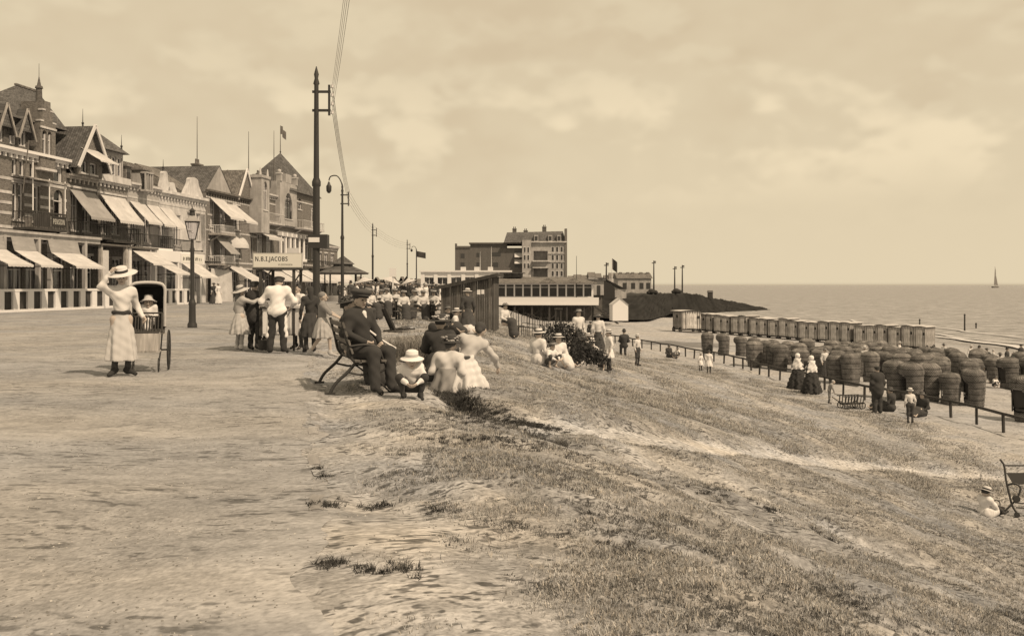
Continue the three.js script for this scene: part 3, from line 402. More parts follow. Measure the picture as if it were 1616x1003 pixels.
// 2: the dark gabled half with awnings
function terraceHouse(name, pa, pb, label, o) {
  const h = houseAt(name, pa, label), W = uOf(pb) - uOf(pa) - 0.02, U = (p) => uOf(p) - uOf(pa), holes = o.holes(U, W);
  shell(h, W, o.top, o.wall, holes, 10); holes.forEach((q) => windowIn(h, q, { lintel: !q[4] && o.lintel !== false, curtain: q[1] > 3, mull: q[2] - q[0] > 1.3 ? 3 : 2, mat: q[5] }));
  bands(h, W, o.bands ?? [], holes); if (o.cornice !== false) cornice(h, W, o.top, o.ch ?? 0.3, 0.34, o.trim ?? M.stone);
  o.more?.(h, U, W); return h;
}
terraceHouse('brick_house', 104.5, 152, 'dark brick house with a steep street gable and awning under its peak', {
  top: 8.3, wall: M.brickDark, trim: M.paleWood, bands: [4.5, 7.75],
  holes: (U, W) => [[0.5, 5.0, 1.25, 7.4], [1.75, 5.0, 2.75, 7.4], [0.4, 0.9, 1.4, 3.4], [1.8, 0.1, 2.9, 3.4]],
  more: (h, U, W) => {
    const gw = merge([holed(0.35, W - 0.15, 8.6, 9.6, [[0.8, 8.75, 1.5, 9.5], [1.8, 8.75, 2.6, 9.5]], 0.25).translate(0, 0, 0.5), tri([0.35, 9.6, 0.5], [W - 0.15, 9.6, 0.5], [W / 2 + 0.1, 11.9, 0.5])]); mk('gable_wall', gw, M.brick, h);
    const rf = mk('roof', gableAcross(0.35, W - 0.15, 0.85, -9, 9.6, 2.3, 0.4), M.slate, h); mk('barge_board', merge([beam([-0.1, 9.0, 0.9], [W / 2 + 0.1, 11.95, 0.9], 0.1, 0.2), beam([W + 0.3, 9.0, 0.9], [W / 2 + 0.1, 11.95, 0.9], 0.1, 0.2)]), M.frame, rf); mk('side_roof', merge([quad([0.3, 9.65, -0.2], [0.3, 8.62, 0.35], [-0.05, 8.62, 0.35], [-0.05, 9.65, -0.2])]), M.slate, rf);
    for (const q of [[0.8, 8.75, 1.5, 9.5], [1.8, 8.75, 2.6, 9.5]]) { const w = windowIn(h, q, {}); w.position.z = 0.5; }
    awning(h, 0.7, W - 0.5, 10.35, 0.85, 1.9, M.canvas, 0.1, 0.56);
    awning(h, 0.3, W - 0.25, 7.6, 1.75, 1.5, M.canvasGrey, 0.2); balcony(h, 0.1, W - 0.1, 4.65, 5.55, 1.1);
    mk('veranda_roof', span(0, W, 4.0, 4.12, 0.02, 2.4), M.wood, h); [span(0.1, 0.3, 0, 3.999, 2.1, 2.3), span(W - 0.35, W - 0.05, 0, 3.999, 2.1, 2.3)].forEach((q) => mk('veranda_post', q, M.paleWood, h)); mk('veranda_screen', span(0.4, 1.15, 1.6, 3.7, 2.15, 2.2), M.canvas, h); parapetFence(h, 0.05, W, 2.5, 1.2, 1.1);
  },
});
terraceHouse('brick_house', 152.5, 200, 'brick house with a glazed upper gallery under a hip roof with finials', {
  top: 8.4, wall: M.brickMid, trim: M.stone, bands: [4.5, 7.7],
  holes: (U, W) => [[0.5, 5.0, 1.3, 7.4], [1.8, 5.0, 2.7, 7.4], [0.4, 0.9, 1.5, 3.3], [1.9, 0.1, 3.0, 3.3]],
  more: (h, U, W) => {
    const gs = []; for (let i = 0; i < 5; i++) gs.push([0.25 + i * 0.72, 9.15, 0.25 + i * 0.72 + 0.55, 10.5]);
    mk('gallery_wall', merge([holed(0, W, 8.7, 10.8, gs, 0.22).translate(0, 0, -0.3), span(0, 0.22, 8.7, 10.8, -7, -0.53), span(W - 0.22, W, 8.7, 10.8, -7, -0.53)]), M.stuccoGrey, h); gs.forEach((q) => { const w = windowIn(h, q, { sill: false }); w.position.z = -0.3; });
    const rf = mk('roof', hipRoof(0, W, -0.3, -7, 10.8, 1.6, 0.35, 0.35), M.slate, h); finial(rf, W / 2, 12.2, -2.2, 1.6); finial(rf, W - 0.2, 10.9, -0.3, 1.3);
    awning(h, 0.3, W - 0.35, 7.6, 1.75, 1.5, M.canvas, 0.2); balcony(h, 0.1, W - 0.1, 4.5, 5.45, 1.1);
    mk('veranda_roof', span(0, W, 3.95, 4.08, 0.02, 2.4), M.wood, h); [span(0.05, 0.35, 0, 3.949, 2.0, 2.3), span(W - 0.3, W - 0.02, 0, 3.949, 2.0, 2.3)].forEach((q) => mk('veranda_post', q, M.white, h)); mk('balustrade_cap', span(0, W, 8.705, 9.0, 0.05, 0.3), M.stone, h);
    awning(h, 0.45, W - 0.2, 3.8, 0.9, 3.8, M.canvas, 0.12, 2.32); parapetFence(h, 0.05, W - 0.05, 2.5, 1.2, 1.1);
  },
});
terraceHouse('stucco_house', 200.5, 250, 'pale stucco house with boxy dormers, tall chimney and two oriel windows', {
  top: 8.55, wall: M.stuccoGrey, trim: M.stone, bands: [4.2, 7.75],
  holes: (U, W) => [[0.4, 4.6, 1.4, 7.2], [2.3, 4.6, 3.2, 7.2], [0.3, 0.9, 2.0, 3.3], [2.4, 0.9, 4.2, 3.3]],
  more: (h, U, W) => {
    const rf = mk('roof', gableAlong(0, W, 0, -10, 8.85, 1.9), M.tile, h); chimney(rf, U(208), -2.6, 9.4, 11.2, 0.9, M.stuccoGrey);
    for (const [a, b] of [[U(203), U(212)], [U(228), U(240)]]) { const d = mk('dormer', merge([span(a, b, 8.86, 10.0, -1.8, -0.25), span(a - 0.1, b + 0.1, 10.0, 10.12, -1.9, -0.1)]), M.brickMid, rf); mk('dormer_window', span(a + 0.15, b - 0.15, 9.1, 9.85, -0.248, -0.235), M.paneDarkRoom, d); }
    const oo = mk('oriel', merge([span(U(214), U(226), 8.3, 8.42, 0.35, 0.8), span(U(214), U(226), 9.6, 9.72, 0.35, 0.8), ...[214.6, 218, 222, 225.4].map((p) => span(U(p) - 0.05, U(p) + 0.05, 8.42, 9.6, 0.66, 0.76)), span(U(214.5), U(225.5), 8.42, 9.6, -0.4, 0.3)]), M.stuccoGrey, h); mk('oriel_glass', span(U(215), U(225), 8.43, 9.59, 0.62, 0.65), M.paneDarkRoom, oo);
    awning(h, U(203), U(226), 7.5, 1.5, 1.5, M.canvas, 0.18); awning(h, U(229), U(248), 7.45, 1.5, 1.5, M.canvas, 0.18); balcony(h, 0.1, W, 4.2, 5.15, 1.1, M.iron, M.white);
    const fa = mk('fascia', merge([span(0, W, 3.2, 4.0, 1.6, 1.75), span(0, W, 3.9, 4.02, 0.02, 1.599)]), M.white, h);
    [0.15, W / 2, W - 0.2].map((u) => span(u - 0.12, u + 0.12, 0, 3.199, 1.5, 1.72)).forEach((q) => mk('veranda_post', q, M.white, h));
    awning(h, 0.2, W * 0.55, 3.25, 0.95, 3.6, M.canvas, 0.12, 1.78); parapetFence(h, 0.05, W, 1.9, 1.2, 1.2);
  },
});
const script = (seedN) => { const cv = document.createElement('canvas'); cv.width = 512; cv.height = 64; const c = cv.getContext('2d'); c.fillStyle = '#d9d9d6'; c.fillRect(0, 0, 512, 64); c.strokeStyle = '#5c5a58'; c.lineWidth = 7; c.lineJoin = 'round'; c.beginPath(); let x = 30; c.moveTo(x, 48); while (x < 470) { const t = hsh(Math.floor(x), seedN); c.bezierCurveTo(x + 4, 10 - t * 4, x + 14, 12 + t * 18, x + 9, 46); x += 15 + t * 9; c.lineTo(x, 44 - t * 24); if (t > 0.8) { x += 24; c.moveTo(x, 46); } } c.stroke(); const t = new THREE.CanvasTexture(cv); t.colorSpace = THREE.SRGBColorSpace; return new THREE.MeshStandardMaterial({ map: t, roughness: 0.9, side: THREE.DoubleSide }); };
terraceHouse('stucco_house', 250.5, 324, 'white stucco house with shaped parapet gables and a steep tiled roof', {
  top: 8.3, wall: M.stucco, trim: M.stucco, bands: [4.1, 7.65], ch: 0.45,
  holes: (U, W) => [[0.4, 4.6, 1.5, 7.0], [2.3, 4.6, 3.4, 7.0], [4.6, 6.0, 5.3, 7.4], [6.2, 5.2, 6.9, 7.4], [8.4, 5.4, 9.2, 7.4], [0.5, 1.0, 3.2, 3.1], [4.9, 0.9, 6.4, 3.3], [8.5, 0.05, 9.3, 2.8]],
  more: (h, U, W) => {
    const par = []; const gable = (x, w, y, hh) => { const s = new THREE.Shape(); s.moveTo(x - w, y); s.lineTo(x + w, y); s.bezierCurveTo(x + w * 0.8, y + hh * 0.4, x + w * 0.5, y + hh * 0.5, x + w * 0.45, y + hh * 0.85); s.bezierCurveTo(x + w * 0.4, y + hh * 1.05, x - w * 0.4, y + hh * 1.05, x - w * 0.45, y + hh * 0.85); s.bezierCurveTo(x - w * 0.5, y + hh * 0.5, x - w * 0.8, y + hh * 0.4, x - w, y); return clean(new THREE.ExtrudeGeometry(s, { depth: 0.3, bevelEnabled: false }).translate(0, 0, -0.2)); };
    mk('parapet_gable', gable(U(259), 0.75, 8.75, 1.5), M.stucco, h); mk('parapet_gable', gable(U(270), 0.8, 8.75, 0.75), M.stucco, h); mk('parapet_gable', gable(U(304), 1.7, 8.75, 1.55), M.stucco, h);
    mk('chimney', merge([span(U(254), U(257), 8.75, 10.2, -2, -1.4)]), M.stucco, h);
    const rf = mk('roof', gableAlong(U(262), U(296), -0.6, -9, 8.8, 2.6), M.tile, h); const r2 = mk('roof', gableAlong(U(300), W + 0.9, -0.6, -9, 8.9, 2.6), M.tile, h); finial(rf, U(259), 10.2, -0.1, 1.0);
    for (let i = 0; i < 2; i++) { const r = i ? r2 : rf, a = i ? U(300) : U(262), b = i ? W + 0.9 : U(296), L = []; for (let x = a + 0.1; x < b; x += 0.28) L.push(beam([x, 8.86, -0.3], [x, 11.42, -4.78], 0.09, 0.05)); mk('tile_rolls', merge(L), M.tile, r); }
    awning(h, U(250.5), U(268), 7.4, 1.55, 1.5, M.canvas, 0.18); balcony(h, 0.0, U(284), 4.05, 5.0, 1.1, M.iron, M.white);
    mk('fascia', merge([span(0, U(290), 3.1, 3.9, 1.6, 1.75), span(0, U(290), 3.8, 3.92, 0.02, 1.599)]), M.white, h);
    mk('fascia_lettering', new THREE.PlaneGeometry(U(288) - 0.3, 0.6).translate(U(288) / 2, 3.5, 1.765), script(11), h);
    awning(h, U(250.5) + 0.1, U(280), 3.15, 1.05, 3.4, M.canvas, 0.12, 1.78); [0.2, U(284)].map((u) => span(u - 0.15, u + 0.15, 0, 3.099, 1.45, 1.72)).forEach((q) => mk('veranda_post', q, M.white, h)); parapetFence(h, 0.05, U(262), 1.9, 1.2, 1.2);
    mk('canopy', merge([span(U(293), U(314), 3.3, 3.42, 0.05, 1.9)]), M.darkWood, h); mk('door', span(8.55, 9.25, 0.05, 2.75, -0.2, -0.14), M.darkWood, h); for (let i = 0; i < 5; i++) mk('window_bar', bar([5.1 + i * 0.28, 1.0, -0.02], [5.1 + i * 0.28, 3.2, -0.02], 0.03), M.white, h);
  },
});
terraceHouse('gabled_house', 324.5, 400, 'house with gables, glazed verandas and rounded canvas awnings on each floor', {
  top: 9.3, wall: M.brickMid, trim: M.wood, bands: [3.4, 6.1, 8.9],
  holes: (U, W) => [[0.8, 3.9, 1.8, 6.0], [2.6, 3.9, 4.0, 6.0], [5.5, 3.9, 7.0, 6.0], [9.5, 3.9, 10.8, 6.0], [0.8, 6.5, 1.8, 8.7], [2.6, 6.5, 4.0, 8.7], [5.5, 6.5, 7.0, 8.7], [9.5, 6.5, 10.8, 8.7], [0.9, 0.3, 3.4, 2.9], [5.2, 0.05, 6.4, 2.7], [8, 0.5, 11, 2.9]],
  more: (h, U, W) => {
    mk('roof', gableAcross(U(330), U(372), -0.3, -9, 9.6, 2.4), M.slate, h); mk('gable_wall', tri([U(330), 9.6, -0.35], [U(372), 9.6, -0.35], [(U(330) + U(372)) / 2, 12, -0.35]), M.stuccoGrey, h);
    const rf = mk('roof', gableAcross(U(374), U(399), 0.15, -9, 9.6, 2.6), M.tile, h); mk('gable_wall', merge([tri([U(374), 9.6, 0.1], [U(399), 9.6, 0.1], [(U(374) + U(399)) / 2, 12.2, 0.1])]), M.brick, h); mk('barge_board', merge([beam([U(373), 9.3, 0.2], [(U(374) + U(399)) / 2, 12.25, 0.2], 0.1, 0.22), beam([U(400), 9.3, 0.2], [(U(374) + U(399)) / 2, 12.25, 0.2], 0.1, 0.22)]), M.white, rf);
    chimney(rf, U(361), -3, 10.2, 12.2, 1.0, M.brick); const fp = mk('flag_staff', bar([U(361), 12.3, -3], [U(361), 16.6, -3], 0.05, 6, 0.02), M.wood, h);
    const tu = mk('gable_turret', merge([holed(U(393), U(406), 6.4, 11.6, [[U(393) + 0.5, 8.6, U(406) - 0.5, 11.3, 1.5]], 0.3).translate(0, 0, 1.2), span(U(393), U(393) + 0.3, 6.4, 11.6, -1, 0.899), span(U(406) - 0.3, U(406), 6.4, 11.6, -1, 0.899), span(U(393) - 0.1, U(406) + 0.1, 11.6, 11.85, -1, 1.3)]), M.stuccoGrey, h); { const w = windowIn(h, [U(393) + 0.5, 8.6, U(406) - 0.5, 11.3, 1.5], { mull: 2 }); w.position.z = 1.2; } [U(393) + 0.1, U(406) - 0.1].forEach((u) => mk('turret_spike', cyl(0.14, 0.05, 0.7, u, 12.2, 1.05, 6), M.stone, tu)); mk('flag_staff', bar([U(392), 11.9, 0], [U(392), 15.9, 0], 0.05, 6, 0.02), M.wood, h);
    awning(h, U(330), U(352), 8.95, 1.7, 1.9, M.canvas, 0.2); awning(h, U(352) + 0.1, U(372), 8.7, 1.6, 2.1, M.canvas, 0.2);
    balcony(h, U(328), U(350), 5.9, 6.6, 1.2, M.white, M.paleWood); balcony(h, U(328), U(350), 3.3, 4.0, 1.2, M.white, M.paleWood);
    awning(h, U(330), U(346), 6.1, 1.9, 1.9, M.canvasGrey, 0.1); const dome = (u0, u1, v, r) => { const g = new THREE.SphereGeometry(1, 16, 8, 0, Math.PI * 2, 0, Math.PI / 2); g.scale((u1 - u0) / 2, r, 1.6).translate((u0 + u1) / 2, v, 0.1); return clean(g); }; mk('awning', dome(U(350), U(374), 4.75, 1.35), M.canvas, h);
    awning(h, U(352), U(374), 3.2, 1.3, 2.6, M.canvas, 0.15, 0.3); mk('canvas_screen', merge([quad([U(325.5), 0.02, 0.4], [U(352), 0.02, 0.9], [U(350), 2.7, 0.9], [U(325.5), 2.9, 0.4])]), M.canvas, h); mk('door', span(5.25, 6.35, 0.05, 2.65, -0.2, -0.14), M.darkWood, h);
  },
});
terraceHouse('hotel', 400.5, 497, 'brick hotel with corner tower under a pointed pyramid roof', {
  top: 10.2, wall: M.brick, trim: M.stone, bands: [3.6, 6.9, 7.5, 9.5],
  holes: (U, W) => [[0.6, 4.2, 2.2, 6.4], [3.0, 4.2, 4.4, 6.4], ...[0, 1, 2, 3, 4].map((i) => [6.4 + i * 1.35, 4.3, 7.35 + i * 1.35, 6.6, 1]), [14.2, 4.3, 15.4, 6.6], [16.2, 4.3, 17.4, 6.6], [1, 8.0, 2.0, 9.4], [14.6, 8.1, 16.6, 9.4], [0.6, 0.3, 4, 2.9], [5.4, 0.1, 9, 2.9], [10.2, 0.3, 13.4, 2.9], [14.4, 0.3, 17.2, 2.9]],
  more: (h, U, W) => {
    mk('roof', gableAlong(0, U(428), 0, -10, 10.5, 1.2), M.tile, h); chimney(h, U(431), -1.5, 10.5, 12.4, 1.6, M.brickDark); chimney(h, U(407), -3, 10.8, 12.0, 0.8, M.brick);
    const a = U(434), b = U(461), gb = mk('gable_bay', merge([holed(a, b, 7.6, 12.0, [[a + 1.3, 8.3, b - 1.3, 11.0, 1.6]], 0.3).translate(0, 0, 0.5), span(a, a + 0.4, 12, 12.7, 0.1, 0.6), span(b - 0.4, b, 12, 12.7, 0.1, 0.6), span(a + 1.6, b - 1.6, 12, 12.9, 0.1, 0.52), span(a, a + 0.3, 7.6, 12, -4, 0.199), span(b - 0.3, b, 7.6, 12, -4, 0.199)]), M.stuccoGrey, h); { const w = windowIn(h, [a + 1.3, 8.3, b - 1.3, 11.0, 1.6], { mull: 2, mat: M.darkWood }); w.position.z = 0.5; } mk('gable_cap', merge([span(a - 0.05, a + 0.45, 12.7, 12.85, 0.05, 0.65), span(b - 0.45, b + 0.05, 12.7, 12.85, 0.05, 0.65), ball(0.2, a + 0.2, 13.0, 0.35), ball(0.2, b - 0.2, 13.0, 0.35)]), M.stone, gb);
    const t0 = U(461), t1 = W, tw = mk('tower', merge([holed(t0 + 0.1, t1, 7.6, 11.3, [[t0 + 0.9, 9.6, t0 + 2.0, 10.8, 1], [t1 - 2.2, 8.0, t1 - 0.9, 10.6, 1.3]], 0.3).translate(0, 0, 0.3), span(t1 - 0.3, t1, 7.6, 11.3, -8, -0.001), span(t0 + 0.1, t0 + 0.4, 10.4, 11.3, -8, -0.001), span(t0 + 0.4, t1 - 0.3, 10.4, 11.3, -8, -7.7)]), M.brick, h); windowIn(h, [t1 - 2.2, 8.0, t1 - 0.9, 10.6, 1.3], {}).position.z = 0.3; windowIn(h, [t0 + 0.9, 9.6, t0 + 2.0, 10.8, 1], {}).position.z = 0.3;
    const xm = U(461), pr = mk('pyramid_roof', merge((() => { const x0 = U(449), x1 = t1 + 0.35, z0 = 0.7, z1 = -5.4, y = 11.3, A = [(x0 + x1) / 2, 15.9, (z0 + z1) / 2]; return [tri([x0, y, z0], [x1, y, z0], A), tri([x1, y, z0], [x1, y, z1], A), tri([x1, y, z1], [x0, y, z1], A), tri([x0, y, z1], [x0, y, z0], A), quad([x0, y, z0], [x0, y, z1], [x1, y, z1], [x1, y, z0])]; })()), M.slate, tw); finial(pr, (U(449) + t1 + 0.35) / 2, 15.7, -2.35, 0.9);
    mk('flag_staff', bar([U(432), 12, 0], [U(432), 17, 0], 0.06, 6, 0.02), M.wood, h);
    const fs = mk('flag_staff', bar([(U(449) + t1 + 0.35) / 2, 16.0, -2.35], [(U(449) + t1 + 0.35) / 2, 18.9, -2.35], 0.05, 6, 0.02), M.wood, h); const fl = new THREE.PlaneGeometry(1.5, 0.9, 10, 4), fp = fl.attributes.position; for (let i = 0; i < fp.count; i++) { const t = fp.getX(i) / 1.5 + 0.5; fp.setZ(i, Math.sin(t * 7) * 0.14); fp.setY(i, fp.getY(i) - t * t * 0.45); } fl.computeVertexNormals(); fl.translate((U(449) + t1 + 0.35) / 2 + 0.75, 18.4, -2.35); mk('flag', clean(fl), M.wood, h);
    balcony(h, 0.2, U(434), 7.6, 8.5, 1.0, M.stone, M.stone, 0.3); balcony(h, U(462), W - 0.4, 7.6, 8.4, 1.2, M.stone, M.stone, 0.3); balcony(h, 0.4, 5.0, 3.5, 4.3, 1.3, M.brickMid, M.wood, 0.25); balcony(h, 13.6, W - 0.2, 3.5, 4.2, 1.3, M.darkWood, M.wood, 0.25);
    const cols = []; for (let i = 0; i < 6; i++) cols.push(cyl(0.14, 0.12, 2.2, 6.18 + i * 1.35, 5.4, 0.3, 8), span(5.98 + i * 1.35, 6.38 + i * 1.35, 6.5, 6.85, 0.03, 0.5)); mk('arcade_columns', merge([...cols, span(5.9, 13.3, 4.0, 4.28, 0.03, 0.55)]), M.white, h);
    awning(h, 0.8, 4.6, 6.6, 0.5, 1.2, M.canvas, 0.3); awning(h, 13.9, W - 0.6, 6.7, 0.6, 1.3, M.canvas, 0.35);
    for (const [p, q] of [[0.2, 4.6], [5.0, 9.3], [9.7, 13.7], [14.1, W - 0.1]]) awning(h, p, q, 3.3, 1.35, 2.6, M.canvas, 0.15, 0.2);
  },
});
{ // the next house beyond, mostly hidden behind the pole
  const h = houseAt('brick_house', 498, 'low brick cafe with domed canvas awning beyond the hotel'), W = 8;
  const holes = [[0.8, 0.3, 3.4, 2.6], [4.4, 0.3, 7.2, 2.6], [0.8, 3.8, 2.0, 5.2], [3, 3.8, 4.2, 5.2], [5.4, 3.8, 6.6, 5.2]]; shell(h, W, 5.8, M.brick, holes, 8); holes.forEach((q) => windowIn(h, q, { lintel: true })); cornice(h, W, 5.8); mk('roof', hipRoof(0, W, 0, -8, 6.1, 1.6), M.slate, h);
  mk('awning', clean(new THREE.SphereGeometry(1, 18, 9, 0, Math.PI * 2, 0, Math.PI / 2).scale(3.6, 2.0, 3.0).translate(4, 1.7, 0.1)), M.canvas, h); balcony(h, 0.5, 7.5, 3.4, 4.2, 1.0);
}
// ---------- figures: bodies and garments meshed from smoothly joined tapered limbs ----------
const len3 = Math.hypot;
function cap(a, b, ra, rb = ra, c = 0) {
  const [ax, ay, az] = a, bx = b[0] - ax, by = b[1] - ay, bz = b[2] - az, L2 = bx * bx + by * by + bz * bz + 1e-9, R = Math.max(ra, rb);
  return { c, lo: [0, 1, 2].map((i) => Math.min(a[i], b[i]) - R), hi: [0, 1, 2].map((i) => Math.max(a[i], b[i]) + R), f: (x, y, z) => { const px = x - ax, py = y - ay, pz = z - az, t = clamp((px * bx + py * by + pz * bz) / L2); return len3(px - bx * t, py - by * t, pz - bz * t) - (ra + (rb - ra) * t); } };
}
function ell(o, r, c = 0) { const m = Math.min(...r); return { c, lo: o.map((v, i) => v - r[i]), hi: o.map((v, i) => v + r[i]), f: (x, y, z) => { const k = len3((x - o[0]) / r[0], (y - o[1]) / r[1], (z - o[2]) / r[2]); return (k - 1) * (k > 0.3 ? m * 0.5 + 0.5 * (r[0] + r[1] + r[2]) / 3 : m); } }; }
function cone(y0, y1, r0, r1, o = [0, 0], sq = 0.8, pleat = 0, np = 9, ph = 0, o1 = o, c = 0) {    // skirt: from hem y0 up to waist y1
  const R = Math.max(r0, r1) * 1.15; return { c, lo: [Math.min(o[0], o1[0]) - R, y0, Math.min(o[1], o1[1]) - R], hi: [Math.max(o[0], o1[0]) + R, y1, Math.max(o[1], o1[1]) + R], f: (x, y, z) => { const t = clamp((y - y0) / (y1 - y0)), dx = x - lerp(o[0], o1[0], t), dz = (z - lerp(o[1], o1[1], t)) / sq, a = Math.atan2(dz, dx), bulge = 1 + 0.10 * Math.sin(Math.PI * t); const r = lerp(r0, r1, t) * bulge * (1 + pleat * (1 - t) * (Math.sin(a * np + ph + 1.2 * Math.sin(y * 5)) * 0.6 + 0.4 * Math.sin(a * (np + 4) - ph * 2))); return Math.max((len3(dx, dz) - r) * 0.85, y0 - y, y - y1); } };
}
function meshSDF(prims, cell, k = 0.03) {
  const lo = [1e9, 1e9, 1e9], hi = [-1e9, -1e9, -1e9], pad = cell * 2; for (const p of prims) for (let i = 0; i < 3; i++) { lo[i] = Math.min(lo[i], p.lo[i] - pad); hi[i] = Math.max(hi[i], p.hi[i] + pad); }
  const n = lo.map((v, i) => Math.ceil((hi[i] - v) / cell) + 2), N = n[0] * n[1] * n[2], F = new Float32Array(N).fill(9), C = new Uint8Array(N), D = new Float32Array(N).fill(9), sx = 1, sy = n[0], sz = n[0] * n[1], mg = 3 * cell + k;
  for (const p of prims) { const a = lo.map((v, i) => Math.max(0, Math.floor((p.lo[i] - mg - v) / cell))), b = lo.map((v, i) => Math.min(n[i] - 1, Math.ceil((p.hi[i] + mg - v) / cell)));
    for (let z = a[2]; z <= b[2]; z++) for (let y = a[1]; y <= b[1]; y++) for (let x = a[0]; x <= b[0]; x++) { const q = x + y * sy + z * sz, d = p.f(lo[0] + x * cell, lo[1] + y * cell, lo[2] + z * cell); if (d < D[q]) { D[q] = d; C[q] = p.c; } const e = F[q]; if (e > 8) F[q] = d; else { const h = Math.max(k - Math.abs(e - d), 0) / k; F[q] = Math.min(e, d) - h * h * k * 0.25; } } }
  const id = new Int32Array(N).fill(-1), pos = [], col = [], idx = []; const E = [[0, 1], [2, 3], [4, 5], [6, 7], [0, 2], [1, 3], [4, 6], [5, 7], [0, 4], [1, 5], [2, 6], [3, 7]], v = new Float32Array(8);
  for (let z = 0; z < n[2] - 1; z++) for (let y = 0; y < n[1] - 1; y++) for (let x = 0; x < n[0] - 1; x++) {
    const q = x + y * sy + z * sz; let m = 0; for (let i = 0; i < 8; i++) { v[i] = F[q + (i & 1) + (i >> 1 & 1) * sy + (i >> 2) * sz]; if (v[i] < 0) m++; } if (!m || m === 8) continue;
    let X = 0, Y = 0, Z = 0, c = 0; for (const [i, j] of E) if ((v[i] < 0) !== (v[j] < 0)) { const t = v[i] / (v[i] - v[j]); X += lerp(i & 1, j & 1, t); Y += lerp(i >> 1 & 1, j >> 1 & 1, t); Z += lerp(i >> 2, j >> 2, t); c++; }
    id[q] = pos.length / 3; pos.push(lo[0] + (x + X / c) * cell, lo[1] + (y + Y / c) * cell, lo[2] + (z + Z / c) * cell); col.push(C[q]);
  }
  for (let z = 1; z < n[2] - 1; z++) for (let y = 1; y < n[1] - 1; y++) for (let x = 1; x < n[0] - 1; x++) {
    const q = x + y * sy + z * sz, s = F[q] < 0; const face = (a, b, c, d, fl) => { if (a < 0 || b < 0 || c < 0 || d < 0) return; if (fl) idx.push(a, b, c, a, c, d); else idx.push(a, c, b, a, d, c); };
    if (s !== (F[q + 1] < 0)) face(id[q - sy - sz], id[q - sz], id[q], id[q - sy], s); if (s !== (F[q + sy] < 0)) face(id[q - 1 - sz], id[q - 1], id[q], id[q - sz], s); if (s !== (F[q + sz] < 0)) face(id[q - 1 - sy], id[q - sy], id[q], id[q - 1], s);
  }
  const g = new THREE.BufferGeometry(); g.setAttribute('position', new THREE.Float32BufferAttribute(pos, 3)); g.setIndex(idx); g.computeVertexNormals(); g.userData.c = col; return g;
}
const SKIN = [[0.46, 0.40, 0.36], [0.05, 0.045, 0.04], [0.26, 0.20, 0.18], [0.40, 0.34, 0.30]];
const bodyMat = new THREE.MeshStandardMaterial({ vertexColors: true, roughness: 0.75 });
const clothMats = {}; const cloth = (v) => clothMats[v] ??= mat(v, v < 0.15 ? 0 : 0.15, 0.95);
function paint(list) {      // join body pieces, vertex colours from the palette index
  const P = [], Nn = [], Cc = [], I = []; for (const g of list) { const o = P.length / 3; P.push(...g.attributes.position.array); Nn.push(...g.attributes.normal.array); for (const c of g.userData.c) Cc.push(...SKIN[c]); for (const i of g.index.array) I.push(i + o); }
  const g = new THREE.BufferGeometry(); g.setAttribute('position', new THREE.Float32BufferAttribute(P, 3)); g.setAttribute('normal', new THREE.Float32BufferAttribute(Nn, 3)); g.setAttribute('color', new THREE.Float32BufferAttribute(Cc, 3)); g.setIndex(I); return g;
}
